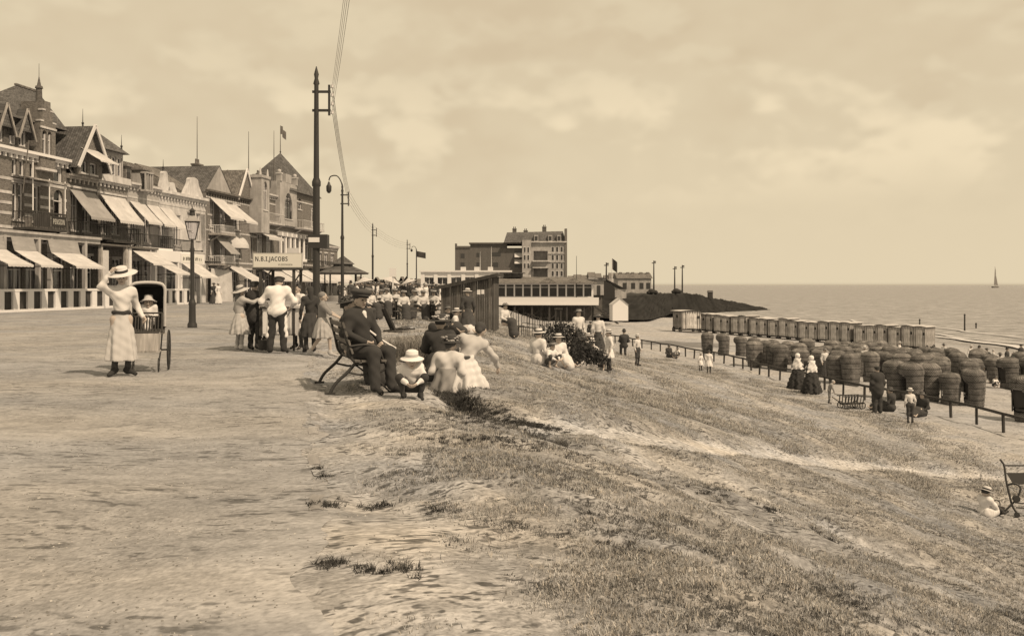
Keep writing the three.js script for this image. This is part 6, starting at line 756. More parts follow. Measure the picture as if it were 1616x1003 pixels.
{ // pavilion on piles
  const d = 128, k = d / FOC, o = thing('beach_pavilion', 'long beach pavilion with a window row standing on dark timber piles', 'pavilion', [(770 - 808) * k, -1.2, -d], -0.06), X = (px) => (px - 770) * k, Y = (py) => EYE + (HOR - py) * k + 1.2, W = X(936), D = -9; const g0 = -2.2;
  mk('deck', merge([span(-1, X(944), Y(481), Y(478), D, 0.9), span(0, X(936), Y(478), Y(467.5), -0.2, 0)]), M.white, o); mk('skirting', merge([span(-1.02, X(944) + 0.02, Y(478), Y(469), 0.75, 0.85)]), M.white, o);
  for (let i = 0; i < 13; i++) mk('pile', span(X(772 + i * 13.6) - 0.12, X(772 + i * 13.6) + 0.12, g0, Y(481), -0.2 + (i % 2) * 0.6, 0.1 + (i % 2) * 0.6), M.darkWood, o); each('under_wall', [span(-1, X(934), g0, Y(481), -3.2, -3)], M.wood, o);
  each('pile_brace', [0, 1, 2, 3].map((i) => beam([X(800 + i * 34), g0 + 0.3, 0.2], [X(826 + i * 34), Y(482), 0.2], 0.1, 0.14)), M.darkWood, o);
  each('mullion', Array.from({ length: 13 }, (_, i) => span(X(771 + i * 13.6) - 0.1, X(771 + i * 13.6) + 0.1, Y(467.5), Y(449), -0.15, 0.02)), M.white, o); for (let i = 0; i < 12; i++) { mk('window_bar', span(X(771 + i * 13.6) + 0.1, X(771 + (i + 1) * 13.6) - 0.1, Y(453.5), Y(452.7), -0.1, -0.04), M.white, o); mk('pane', span(X(771 + i * 13.6) + 0.1, X(771 + (i + 1) * 13.6) - 0.1, Y(467.4), Y(449), -0.13, -0.11), M.paneDarkRoom, o); }
  mk('wall', merge([span(-0.2, W, Y(449), Y(446), -0.2, 0.05), span(-0.2, 0.02, Y(478), Y(446), D, -0.22), span(W - 0.2, W, Y(478), Y(446), D, -0.22), span(0, W, Y(478), Y(446), D, D + 0.2)]), M.white, o);
  const r = mk('roof', merge([quad([-0.9, Y(446), 0.9], [W + 0.5, Y(446), 0.9], [W - 2, Y(437), -4.5], [2, Y(436), -4.5]), quad([W + 0.5, Y(446), D - 0.5], [-0.9, Y(446), D - 0.5], [2, Y(436), -4.5], [W - 2, Y(437), -4.5]), tri([W + 0.5, Y(446), 0.9], [W + 0.5, Y(446), D - 0.5], [W - 2, Y(437), -4.5]), tri([-0.9, Y(446), D - 0.5], [-0.9, Y(446), 0.9], [2, Y(436), -4.5]), span(-0.9, W + 0.5, Y(447), Y(445.9), 0.8, 0.95)]), M.tile, o); mk('lantern_roof', merge([span(X(790), X(822), Y(437), Y(431), -5.5, -3), span(X(786), X(826), Y(431), Y(429.5), -6, -2.6)]), M.slate, r); each('gablet', [865, 905].map((a) => tri([X(a) - 1.2, Y(446), 0.96], [X(a) + 1.2, Y(446), 0.96], [X(a), Y(438), 0.9])), M.tile, r);
  each('flag_staff', [bar([X(909.5), Y(470), 0.3], [X(909.5), Y(404), 0.3], 0.06, 6, 0.03)], M.iron, o); mk('stair', merge(Array.from({ length: 9 }, (_, i) => span(X(936) + i * 0.35, X(936) + 0.4 + i * 0.35, Y(482) - i * 0.26, Y(482) - i * 0.26 + 0.08, -0.8, 0.8)).concat([beam([X(936), Y(482), 0.8], [X(936) + 3.3, Y(482) - 2.4, 0.8], 0.08, 0.25)])), M.darkWood, o);
}
{ // annex, gabled boathouse, long roofed building, white hut
  const blk = (name, label, cat, px0, px1, d, pyT, pyB, dep, m, turn, fn) => { const k = d / FOC, yB = EYE + (HOR - pyB) * k, o = thing(name, label, cat, [(px0 - 808) * k, yB, -d], turn), W = (px1 - px0) * k, H = (pyB - pyT) * k; fn(o, W, H, k); return o; };
  blk('annex', 'pale flat-roofed annex at the end of the pavilion', 'building', 917, 953, 140, 440, 481, 6, M.stuccoGrey, 0, (o, W, H) => { mk('wall', merge([span(0, W, H * 0.38, H - 0.25, -6, 0)]), M.stuccoGrey, o); mk('roof', span(-0.3, W + 0.3, H - 0.25, H, -6.3, 0.3), M.slate, o); mk('base', span(0.2, W - 0.2, -1.8, H * 0.38, -5.5, -0.4), M.wood, o); mk('door', span(W * 0.7, W * 0.85, H * 0.38, H * 0.75, 0.004, 0.05), M.paneDarkRoom, o); });
  blk('boathouse', 'dark-gabled boathouse with a sloping pale roof beside the sea dike', 'boathouse', 952, 990, 165, 438, 470, 8, M.wood, 0.15, (o, W, H) => { mk('wall', merge([span(0, W * 0.5, -0.5, H * 0.5, -4, 0), tri([0, H * 0.5, 0.0], [W * 0.5, H * 0.5, 0], [W * 0.06, H, 0])]), M.dark, o); mk('roof', merge([quad([0, H, 0.2], [W, H * 0.42, 0.2], [W, H * 0.42, -5], [0, H, -5]), span(W * 0.5, W, -0.5, H * 0.4, -4, -0.1)]), M.stuccoGrey, o); });
  blk('warehouse', 'long low warehouse with ragged roofline on the far dike', 'building', 975, 1028, 215, 430, 462, 8, M.brickMid, 0, (o, W, H) => { mk('wall', span(0, W, -0.6, H * 0.72, -8, 0), M.stuccoGrey, o); mk('roof', gableAlong(-0.3, W + 0.3, 0, -8, H * 0.72, H * 0.28), M.tile, o); each('chimney', [0.08, 0.3, 0.45, 0.7, 0.9].map((t) => span(W * t, W * t + 0.7, H * 0.7, H * 1.03, -3.4, -2.8)), M.brickMid, o); each('window', [0.15, 0.4, 0.65, 0.85].map((t) => span(W * t, W * t + 0.9, H * 0.2, H * 0.5, 0.004, 0.05)), M.paneDarkRoom, o); });
  blk('beach_hut', 'small white hut with pointed roof below the sea dike', 'hut', 967, 992, 120, 470, 501, 2, M.white, 0.1, (o, W, H) => { mk('wall', merge([span(0, W, -0.4, H * 0.68, -2, 0), tri([0, H * 0.68, 0], [W, H * 0.68, 0], [W / 2, H, 0])]), M.white, o); mk('roof', gableAcross(0, W, 0.12, -2.1, H * 0.68, H * 0.32, 0.1), M.stucco, o); });
  // low far town strip
  for (let i = 0; i < 16; i++) { const d = 330 + 40 * rnd(), px = 560 + i * 6.9, k = d / FOC, W = rr(6, 11) * k, H = EYE + (HOR - rr(434, 441)) * k, o = thing('town_house', 'small distant house in the low row of town roofs behind the crowd', 'house', [(px - 808) * k, -0.3, -d], rr(-0.1, 0.1), 'distant town houses'); mk('wall', span(0, W, 0, H * 0.62, -6, 0), rnd() < 0.5 ? M.stuccoGrey : M.brickMid, o); mk('roof', rnd() < 0.5 ? gableAlong(0, W, 0, -6, H * 0.62, H * 0.38, 0.1) : gableAcross(0, W, 0.1, -6, H * 0.62, H * 0.38, 0.1), M.tile, o); mk('window', span(W * 0.2, W * 0.4, H * 0.2, H * 0.45, 0.004, 0.06), M.paneDarkRoom, o); mk('window', span(W * 0.6, W * 0.8, H * 0.2, H * 0.45, 0.004, 0.06), M.paneDarkRoom, o); }
  for (let i = 0; i < 7; i++) { const d = 420, px = 896 + i * 11 + rr(-2, 2), k = d / FOC, W = rr(9, 14) * k, H = EYE + (HOR - rr(428, 434)) * k, o = thing('town_house', 'small distant house behind the boathouse and annex', 'house', [(px - 808) * k, -0.3, -d], rr(-0.1, 0.1), 'distant houses by the dike'); mk('wall', span(0, W, 0, H * 0.7, -6, 0), M.stuccoGrey, o); mk('roof', gableAlong(0, W, 0, -6, H * 0.7, H * 0.3, 0.1), M.tile, o); }
  for (const [px, top, d, l] of [[957, 414, 200, 'thin bare mast behind the dark-gabled boathouse'], [1032, 411, 230, 'signal mast with cross arms on the dike'], [1065, 420, 235, 'plain timber post standing on the dike'], [1077, 418, 235, 'timber post with small lamp on the dike']]) { const k = d / FOC, y0 = px < 1000 ? 0 : -0.7, o = thing('mast', l, 'mast', [(px - 808) * k, y0, -d]), H = EYE + (HOR - top) * k - y0; mk('shaft', bar([0, -0.6, 0], [0, H, 0], 0.22, 8, 0.12), M.darkWood, o); mk('cross_arm', merge([span(-0.5, 0.5, H - 0.7, H - 0.5, -0.06, 0.06), span(0.1, 0.5, H - 0.4, H - 0.1, -0.1, 0.1)]), M.darkWood, o); }
  { const d = 190, k = d / FOC, o = thing('flag_mast', 'tall staff with drooping flag near the boathouse', 'flag', [(966 - 808) * k, 0, -d]), H = EYE + (HOR - 408) * k; mk('shaft', bar([0, -0.3, 0], [0, H, 0], 0.1, 6, 0.05), M.white, o); const g = new THREE.PlaneGeometry(1.0, 2.2, 6, 8), p = g.attributes.position; for (let i = 0; i < p.count; i++) { p.setZ(i, Math.sin(p.getX(i) * 6) * 0.15); p.setY(i, p.getY(i) - p.getX(i) * 0.8); } g.computeVertexNormals(); mk('flag', clean(g.translate(0.55, H - 1.4, 0)), M.darkWood, o); }
}
{ // the sea dike: a dark stone bank running out to sea
  const crest = [[8, -0.2, 178], [20, -0.3, 172], [33, -0.3, 205], [45, -0.5, 236], [54, -1.8, 258], [63, -3.0, 272], [74, -5.3, 276]], toe = [[9, -2.9, 138], [17, -3.4, 137], [26, -3.9, 165], [38, -4.6, 214], [50, -5.7, 236], [60, -5.75, 250], [72, -5.75, 262]], back = [[8, 0, 260], [24, 0, 260], [40, -1, 290], [54, -4, 300], [62, -5.8, 300], [70, -5.9, 298], [80, -6, 292]];
  const cv = (L) => new THREE.CatmullRomCurve3(L.map(([x, y, d]) => V(x, y, -d))), A = cv(crest), B = cv(toe), C = cv(back), n = 150, m = 26, pos = [], col = [], uv = [], idx = [];
  for (let i = 0; i <= n; i++) { const a = A.getPoint(i / n), b = B.getPoint(i / n), c = C.getPoint(i / n); for (let j = 0; j <= m; j++) { const t = j / m, p = t < 0.7 ? b.clone().lerp(a, t / 0.7) : a.clone().lerp(c, (t - 0.7) / 0.3); const e = t > 0 && t < 0.98 ? (fbm(p.x * 0.9, p.z * 0.9, 3) - 0.5) * 0.7 + (vn(p.x * 2.3, p.z * 2.3) - 0.5) * 0.35 : -0.1; pos.push(p.x, p.y + e, p.z); const g = t < 0.68 ? 0.012 + 0.026 * vn(p.x * 1.1, p.z * 1.1) : lerp(0.04, 0.2, sstep(0.7, 0.95, t)); col.push(g, g, g); uv.push(p.x, p.z); if (i && j) { const q = i * (m + 1) + j; idx.push(q - m - 2, q - 1, q, q - m - 2, q, q - m - 1); } } }
  const g = new THREE.BufferGeometry(); g.setAttribute('position', new THREE.Float32BufferAttribute(pos, 3)); g.setAttribute('uv', new THREE.Float32BufferAttribute(uv, 2)); g.setAttribute('color', new THREE.Float32BufferAttribute(col, 3)); g.setIndex(idx); g.computeVertexNormals(); struct('sea_dike', g, new THREE.MeshPhysicalMaterial({ vertexColors: true, roughness: 1, specularIntensity: 0.25, side: THREE.DoubleSide }));
  const o = thing('dike_cabin', 'tiny dark cabin on the crest of the sea dike', 'cabin', [53, -1.9, -254], 0); mk('wall', span(-0.6, 0.6, -0.3, 1.5, -0.6, 0.6), M.darkWood, o); mk('roof', gableAlong(-0.7, 0.7, 0.6, -0.6, 1.5, 0.5, 0.1), M.slate, o);
  for (const x of [28, 37]) { const p = [x, -0.35, -(x === 28 ? 190 : 214)], q = thing('dike_bush', 'round dark bush growing on the crest of the sea dike', 'bush', p, 0, 'bushes on the dike'); mk('crown', merge([ball(0.7, 0, 0.5, 0, 1.2, 0.9, 1, 9), ball(0.5, 0.7, 0.4, 0.1, 1, 0.9, 1, 8), ball(0.45, -0.6, 0.35, 0.1, 1.2, 0.8, 1, 8)]), M.dark, q); }
  // groyne posts and the distant sail
  for (const [px, py, h, l] of [[1452, 512, 1.0, 'short groyne post standing in the sea'], [1523, 522, 2.6, 'tall groyne post standing in the sea'], [1541, 518, 0.9, 'low groyne post in the sea beside the tall one']]) { const d = (EYE - SEA_Y) * FOC / (py - HOR), o = mk('groyne_post', merge([cyl(0.13, 0.11, h + 1, 0, h / 2 - 0.5, 0, 8), cyl(0.16, 0.16, 0.12, 0, h - 0.2, 0, 8)]), M.darkWood, scene); o.position.set((px - 808) / FOC * d, SEA_Y, -d); tag(o, l, 'post'); }
  const o2 = thing('sailing_ship', 'distant sailing ship on the horizon', 'ship', [(1571 - 808) / FOC * 2600, SEA_Y, -2600], 0.6); mk('hull', clean(new THREE.BoxGeometry(26, 4, 6, 8, 1, 1).translate(0, 2, 0)), M.wood, o2); mk('mast', bar([0, 3, 0], [0, 58, 0], 0.7, 6, 0.4), M.wood, o2); mk('sail', merge([quad([-7, 8, 0.5], [7, 8, 0.5], [4, 34, 0.5], [-4, 34, 0.5]), quad([-4, 35, 0.5], [4, 35, 0.5], [2, 52, 0.5], [-2, 52, 0.5])]), M.brickMid, o2); mk('jib', tri([5, 6, 0.6], [14, 6, 0.6], [2, 40, 0.6]), M.brickMid, o2);
}
// ---------- the beach: wicker chairs, bathing machines, rail ----------
const wickerTex = tex(256, 256, (u, v) => { const a = Math.sin(u * PI * 2 * 12), b = Math.sin(v * PI * 2 * 16); return 0.66 + 0.24 * (a * b > 0 ? 1 : -1) * Math.abs(a * b) + (fbmT(u * 6, v * 6, 6, 6, 3) - 0.5) * 0.5 - 0.2 * sstep(0.7, 1, Math.sin(v * PI * 2 * 4)); }, 1);
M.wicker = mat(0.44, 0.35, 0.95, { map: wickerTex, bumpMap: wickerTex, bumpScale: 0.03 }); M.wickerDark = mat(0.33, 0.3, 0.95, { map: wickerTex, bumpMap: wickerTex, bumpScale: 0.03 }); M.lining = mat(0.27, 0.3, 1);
function shellGeo(off, seedN, lean) {
  const prof = [[0, 0.37], [0.3, 0.40], [0.7, 0.435], [1.0, 0.455], [1.08, 0.475], [1.2, 0.495], [1.34, 0.475], [1.46, 0.40], [1.54, 0.27], [1.58, 0.10], [1.585, 0.001]], R = (y) => { for (let i = 0; i < prof.length - 1; i++) if (y <= prof[i + 1][0]) return lerp(prof[i][1], prof[i + 1][1], (y - prof[i][0]) / (prof[i + 1][0] - prof[i][0])); return 0.001; };
  const ys = []; for (let i = 0; i <= 30; i++) ys.push(1.585 * (i < 24 ? i / 24 * 0.86 : 0.86 + (i - 24) / 6 * 0.14)); const n = 30, pos = [], uv = [], idx = [], open = (y) => y < 0.34 ? 0 : y < 0.9 ? 0.86 : y < 1.16 ? 0.86 * Math.sqrt(Math.max(0, 1 - ((y - 0.9) / 0.26) ** 2)) : 0;
  ys.forEach((y, j) => { for (let i = 0; i <= n; i++) { const a = i / n * PI * 2, r = Math.max(0.001, R(y) - off + 0.012 * Math.sin(y * 42 + seedN) * (off ? 0 : 1)); pos.push(Math.sin(a) * r, y - (off ? Math.min(off, y * 0.2) : 0), Math.cos(a) * r * 0.92 + lean * y * y); uv.push(a * 0.45, y); } });
  for (let j = 1; j < ys.length; j++) for (let i = 1; i <= n; i++) { let a = (i - 0.5) / n * PI * 2; if (a > PI) a = PI * 2 - a; if (a < open((ys[j] + ys[j - 1]) / 2)) continue; const q = j * (n + 1) + i; idx.push(q - n - 2, q - n - 1, q, q - n - 2, q, q - 1); }
  const g = new THREE.BufferGeometry(); g.setAttribute('position', new THREE.Float32BufferAttribute(pos, 3)); g.setAttribute('uv', new THREE.Float32BufferAttribute(uv, 2)); g.setIndex(idx); g.computeVertexNormals(); return g;
}
const rimPts = []; for (let i = 0; i <= 24; i++) { const t = i / 24, s = t < 0.3 ? [-0.31, lerp(0.34, 0.9, t / 0.3)] : t > 0.7 ? [0.31, lerp(0.9, 0.34, (t - 0.7) / 0.3)] : [-Math.cos((t - 0.3) / 0.4 * PI) * 0.31, 0.9 + Math.sin((t - 0.3) / 0.4 * PI) * 0.24]; rimPts.push([s[0], s[1], Math.sqrt(Math.max(0.02, 0.21 - s[0] * s[0])) * 0.93 - 0.035 + 0.06 * s[1] * 0.4]); }
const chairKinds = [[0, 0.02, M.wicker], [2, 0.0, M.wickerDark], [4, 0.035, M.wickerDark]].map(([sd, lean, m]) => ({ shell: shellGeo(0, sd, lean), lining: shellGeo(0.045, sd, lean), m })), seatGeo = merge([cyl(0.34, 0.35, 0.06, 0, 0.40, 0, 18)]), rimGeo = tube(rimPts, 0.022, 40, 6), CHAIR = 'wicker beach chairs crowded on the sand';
const chairSpots = [];
function beachChair(x, d, turn, label) {
  const k = chairKinds[Math.floor(rnd() * 3)], y = gy(x, d), s = rr(0.95, 1.08), o = thing('beach_chair', label ?? 'hooded wicker beach chair standing among the others on the sand', 'beach chair', [x, y - 0.03, -d], turn, CHAIR); o.scale.set(s * rr(1.0, 1.16), s * rr(0.92, 1.06), s * rr(1.0, 1.16)); o.rotation.z = rr(-0.07, 0.07); o.rotation.x = rr(-0.03, 0.03);
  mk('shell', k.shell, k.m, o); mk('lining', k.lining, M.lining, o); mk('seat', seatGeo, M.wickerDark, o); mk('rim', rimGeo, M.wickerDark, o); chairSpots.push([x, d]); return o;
}
const spotPx = (px, py) => { const h = hit(px, py); return [h.x, -h.z]; };
{
  for (const [px, py] of [[1117, 557], [1142, 560], [1170, 562], [1192, 563], [1222, 570], [1245, 573], [1262, 580], [1322, 604], [1344, 607], [1416, 628], [1440, 630], [1466, 632], [1500, 638]]) { const [x, d] = spotPx(px, py); beachChair(x, d, -PI / 2 - 0.45 + rr(-0.6, 0.6), 'hooded wicker beach chair in the row next to the timber rail'); }
  { let [x, d] = spotPx(1538, 639); beachChair(x, d, -PI / 2 - 0.2, 'slim wicker beach chair leaning at the end of the rail-side row').rotation.z = -0.12; [x, d] = spotPx(1610, 660); beachChair(x, d - 0.6, -PI / 2 + 0.3, 'dark wicker beach chair standing apart beside the last rail post').scale.multiplyScalar(1.15); }
  let tries = 0; const inZone = (x, d) => { const px = 808 + x / d * FOC, a = hit(1117, 557), b = hit(1500, 638); return px > 1120 && px < 1640; };
  while (chairSpots.length < 84 && tries++ < 6000) {
    const t = rnd(), row = 1 + Math.floor(rnd() * 6), ax = 12.2 + t * 12, ad = 57 - t * 19, x = ax + row * 2.0 + rr(-0.5, 0.5), d = ad + row * 1.9 + rr(-0.5, 0.5), px = 808 + x / d * FOC;
    if (px < 1150 || px > 1660 || (row > 4 && px < 1300) || (row > 3 && px < 1220)) continue; if (px > 1548 && row < 3) continue; if (chairSpots.some(([a, b]) => Math.hypot(a - x, b - d) < 1.02)) continue;
    beachChair(x, d, -PI / 2 - 0.4 + rr(-0.9, 0.9));
  }
}
M.hutWood = mat(0.66, 0.3, 0.9, { map: woodTex });
{ // bathing machines
  const proto = (W, D, H) => { const g = new THREE.Group(), L = [], wall = merge([span(-W / 2, W / 2, 0.42, H, D / 2 - 0.03, D / 2), span(-W / 2, W / 2, 0.42, H, -D / 2, -D / 2 + 0.03), span(-W / 2, -W / 2 + 0.03, 0.42, H, -D / 2 + 0.03, D / 2 - 0.03), span(W / 2 - 0.03, W / 2, 0.42, H, -D / 2 + 0.03, D / 2 - 0.03)]); mk('wall', wall, M.hutWood, g);
    for (let x = -W / 2 + 0.05; x < W / 2; x += 0.16) { L.push(span(x - 0.022, x + 0.022, 0.42, H - 0.02, D / 2, D / 2 + 0.022)); } for (let z = -D / 2 + 0.09; z < D / 2; z += 0.19) L.push(span(-W / 2 - 0.022, -W / 2, 0.42, H - 0.02, z - 0.022, z + 0.022), span(W / 2, W / 2 + 0.022, 0.42, H - 0.02, z - 0.022, z + 0.022)); const bt = mk('battens', merge(L), M.wood, g); bt.userData.kind = 'stuff';
    const R = []; for (let i = 0; i < 8; i++) { const f = (t) => [lerp(-W / 2 - 0.15, W / 2 + 0.15, t), H + 0.08 * Math.sin(PI * t) - 0.03]; const a = f(i / 8), b = f((i + 1) / 8); R.push(quad([a[0], a[1], D / 2 + 0.12], [b[0], b[1], D / 2 + 0.12], [b[0], b[1], -D / 2 - 0.12], [a[0], a[1], -D / 2 - 0.12]), quad([a[0], a[1] + 0.035, D / 2 + 0.12], [b[0], b[1] + 0.035, D / 2 + 0.12], [b[0], b[1] + 0.035, -D / 2 - 0.12], [a[0], a[1] + 0.035, -D / 2 - 0.12])); } mk('roof', merge(R), M.canvas, g);
    mk('door', span(-0.3, 0.3, 0.46, H - 0.25, D / 2 + 0.024, D / 2 + 0.045), M.hutWood, g); mk('window', span(0.36, 0.56, H - 0.75, H - 0.5, D / 2 + 0.024, D / 2 + 0.05), M.dark, g); mk('side_window', span(-W / 2 - 0.05, -W / 2 - 0.024, H - 0.7, H - 0.42, -0.15, 0.15), M.dark, g);
    for (const [x, z] of [[-W / 2 - 0.04, -D / 2 + 0.35], [W / 2 + 0.04, -D / 2 + 0.35], [-W / 2 - 0.04, D / 2 - 0.3], [W / 2 + 0.04, D / 2 - 0.3]]) { const w = mk('wheel', clean(new THREE.TorusGeometry(0.27, 0.035, 6, 18).rotateY(PI / 2).translate(x, 0.30, z)), M.darkWood, g); mk('spokes', merge([0, 1, 2, 3].map((i) => bar([x, 0.3 - Math.cos(i * PI / 4) * 0.27, z - Math.sin(i * PI / 4) * 0.27], [x, 0.3 + Math.cos(i * PI / 4) * 0.27, z + Math.sin(i * PI / 4) * 0.27], 0.018, 5))), M.darkWood, w); }
    mk('underframe', merge([span(-W / 2 + 0.1, W / 2 - 0.1, 0.34, 0.42, -D / 2, D / 2), span(-W / 2 - 0.02, W / 2 + 0.02, 0.27, 0.33, -D / 2 + 0.3, -D / 2 + 0.4), span(-W / 2 - 0.02, W / 2 + 0.02, 0.27, 0.33, D / 2 - 0.35, D / 2 - 0.25)]), M.darkWood, g); mk('step', span(-0.3, 0.3, 0.1, 0.14, D / 2 + 0.1, D / 2 + 0.35), M.wood, g); return g; };
  const P = proto(1.24, 2.1, 2.25), n = 22, a = [23.2, 114], b = [40.2, 92.5]; const ang = Math.atan2(b[0] - a[0], a[1] - b[1]);   // row direction
  for (let i = 0; i < n; i++) { const t = i / (n - 1), x = lerp(a[0], b[0], t) + rr(-0.1, 0.1), d = lerp(a[1], b[1], t) + rr(-0.25, 0.25), o = P.clone(); o.name = numbered('bathing_machine'); o.position.set(x, gy(x, d) - 0.06, -d); o.rotation.y = -(PI / 2 - ang) + rr(-0.08, 0.08) - 0.03; o.rotation.z = rr(-0.02, 0.02); o.scale.set(rr(0.94, 1.06), rr(0.93, 1.06), rr(0.95, 1.05)); scene.add(o); o.userData = { label: i === n - 1 ? 'wheeled bathing machine with exposed side window at the seaward end of the row' : 'wheeled plank bathing machine in the long row on the sand', category: 'bathing machine', group: 'row of bathing machines' }; sh(o); }
  const o = P.clone(); const x = 20.6, d = 112; o.name = numbered('bathing_machine'); o.position.set(x, gy(x, d) - 0.05, -d); o.rotation.y = 0.25; o.scale.set(1.9, 1.13, 1.25); scene.add(o); o.userData = { label: 'wide bathing machine standing apart ahead of the long row', category: 'bathing machine', group: 'row of bathing machines' };
}
{ // timber rail at the foot of the dune
  const line = [[1640, 697], [1583, 681], [1500, 659], [1410, 640], [1330, 622], [1228, 598], [1160, 579], [1095, 565], [1040, 553], [990, 544], [945, 536]].map(([a, b]) => hit(a, b)), cu = new THREE.CatmullRomCurve3(line), L = cu.getLength(), n = Math.round(L / 1.75), pts = cu.getSpacedPoints(n).map((p) => V(p.x, ground(p.x, p.z), p.z)), o = thing('rail_fence', 'low timber rail on posts along the foot of the dune', 'fence', pts[0].toArray());
  pts.forEach((p, i) => { const q = p.clone().sub(pts[0]), h = 0.66 + rr(-0.02, 0.02); mk('post', tf(box(i ? 0.075 : 0.12, h + 0.3, 0.075), q.x, q.y + h / 2 - 0.15, q.z, rr(-0.04, 0.04), rr(0, 1), rr(-0.04, 0.04)), M.darkWood, o); if (i) { const r = pts[i - 1].clone().sub(pts[0]); mk('rail', beam([r.x, r.y + 0.62, r.z], [q.x, q.y + 0.62, q.z], 0.06, 0.09), M.darkWood, o); } });
}
// ---------- people farther off ----------
const SPEC = {
  ladyBlack: { key: 'lb', H: 1.6, cell: 0.026, hair: 0.05, wear: [['blouse', 0.04], ['skirt', 0.035, { y0: 0.02, y1: 1.08, r0: 0.46, r1: 0.20, pleat: 0.16, np: 7, sq: 0.9, wr: 3 }], ['skirt', 0.66, { name: 'cape', y0: 0.98, y1: 1.52, r0: 0.29, r1: 0.15, sq: 0.75, pleat: 0.14, np: 5, wr: 3 }]], hat: ['bonnet', 0.74, null, { s: 1.02 }] },
  manDark: { key: 'md', H: 1.72, cell: 0.026, hair: 0.05, wear: [['coat', 0.04, { tail: 0.15 }], ['trousers', 0.045], ['shoes', 0.03]], hat: ['cap', 0.04] },
  manBowler: { key: 'mb', H: 1.72, cell: 0.03, hair: 0.05, wear: [['coat', 0.06, { tail: 0.12 }], ['trousers', 0.08], ['shoes', 0.03]], hat: ['bowler', 0.04] },
  womanWhite: { key: 'ww', H: 1.62, cell: 0.03, hair: 0.07, wear: [['blouse', 0.66, { puff: 0.02 }], ['skirt', 0.62, { y0: 0.05, r0: 0.34, pleat: 0.08 }], ['shoes', 0.1]], hat: ['straw', 0.62, 0.1, { brim: 0.2 }] },
  womanMix: { key: 'wm', H: 1.62, cell: 0.03, hair: 0.06, wear: [['blouse', 0.62, { puff: 0.02 }], ['skirt', 0.05, { y0: 0.05, r0: 0.34, pleat: 0.08 }], ['shoes', 0.03]], hat: ['straw', 0.08, 0.4, { brim: 0.21 }] },
  womanDark: { key: 'wd', H: 1.62, cell: 0.03, hair: 0.05, wear: [['blouse', 0.05, { puff: 0.015 }], ['skirt', 0.06, { y0: 0.05, r0: 0.36, pleat: 0.08 }], ['shoes', 0.03]], hat: ['straw', 0.05, 0.2, { brim: 0.22, flowers: 0.4 }] },
  childWhite: { key: 'cw', H: 1.2, head: 1.2, cell: 0.026, hair: 0.08, wear: [['blouse', 0.7, { puff: 0.015 }], ['skirt', 0.7, { y0: 0.55, r0: 0.27, pleat: 0.1 }], ['stockings', 0.05], ['shoes', 0.03]], hat: ['straw', 0.55, 0.08, { brim: 0.18 }] },
  boy: { key: 'bo', H: 1.2, head: 1.15, cell: 0.026, hair: 0.08, wear: [['blouse', 0.62, { puff: 0.012 }], ['trousers', 0.05, { to: 0.2 }], ['stockings', 0.05], ['shoes', 0.03]], hat: ['straw', 0.62, 0.1, { brim: 0.15 }] },
  sitDark: { key: 'sd', H: 1.66, cell: 0.03, pose: 'ground', hair: 0.05, wear: [['coat', 0.045], ['drape', 0.05, { name: 'skirt', pts: [[0, 0.14, 0, 0.2], [0, 0.2, 0.4, 0.2], [0, 0.1, 0.7, 0.14]] }]], hat: ['straw', 0.06, 0.2, { brim: 0.18 }] },
  sitWhite: { key: 'sw', H: 1.62, cell: 0.03, pose: 'ground', hair: 0.06, wear: [['blouse', 0.66, { puff: 0.02 }], ['drape', 0.6, { name: 'skirt', pts: [[0, 0.14, 0, 0.2], [0, 0.2, 0.4, 0.2], [0, 0.1, 0.7, 0.14]], fold: 0.01 }]], hat: ['straw', 0.6, 0.06, { brim: 0.19 }] },
  kidSit: { key: 'ks', H: 1.1, head: 1.25, cell: 0.026, pose: 'squat', hair: 0.07, wear: [['blouse', 0.68, { puff: 0.02, e: 0.03 }], ['trousers', 0.06, { to: 0.3 }]], hat: ['straw', 0.05, 0.3, { brim: 0.17 }] },
  seatDark: { key: 'cd', H: 1.66, cell: 0.03, pose: 'sit', hair: 0.05, wear: [['coat', 0.05], ['trousers', 0.06], ['shoes', 0.03]], hat: ['bowler', 0.04] },
  seatLady: { key: 'cl', H: 1.62, cell: 0.03, pose: 'sit', hair: 0.06, wear: [['blouse', 0.6, { puff: 0.02 }], ['drape', 0.06, { name: 'skirt', pts: [[0, 0.62, 0, 0.16], [0, 0.6, 0.36, 0.18], [0, 0.15, 0.46, 0.2]] }]], hat: ['straw', 0.08, 0.5, { brim: 0.21, flowers: 0.5 }] },
};
const at = (px, py, kind, turn, label, group, extra) => person(label, hit(px, py), turn, extra ? { ...SPEC[kind], key: undefined, ...extra } : SPEC[kind], group);
at(1259, 614, 'ladyBlack', PI - 0.3, 'woman in wide black skirt and white cape, farther from the wagon', 'women in black skirts and white capes');
at(1281, 620, 'ladyBlack', PI + 0.2, 'woman in wide black skirt and white cape, nearer the wagon', 'women in black skirts and white capes');
at(1309, 637, 'boy', 1.2, 'boy in grey smock bending to pull the small wagon', undefined, { H: 1.0, hair: 0.4, hat: undefined, j: { ch: [0, 1.22, 0.1], nk: [0, 1.36, 0.2], hd: [0, 1.48, 0.28], shR: [-0.16, 1.3, 0.16], shL: [0.16, 1.3, 0.16], elR: [-0.2, 1.02, 0.26], wrR: [-0.14, 0.78, 0.34] }, wear: [['blouse', 0.28, { e: 0.03 }], ['trousers', 0.2, { to: 0.3 }], ['stockings', 0.06], ['shoes', 0.03]] });
at(1385, 652, 'manDark', PI + 0.15, 'burly man in dark coat and cap standing beside the small wagon', undefined, { fat: 1.25, H: 1.72 });
at(1437, 667, 'boy', PI - 0.1, 'boy in white shirt and sun hat standing with his back to the dune');
at(1406, 648, 'sitDark', PI + 0.8, 'seated figure in dark clothes between the burly man and the boy');
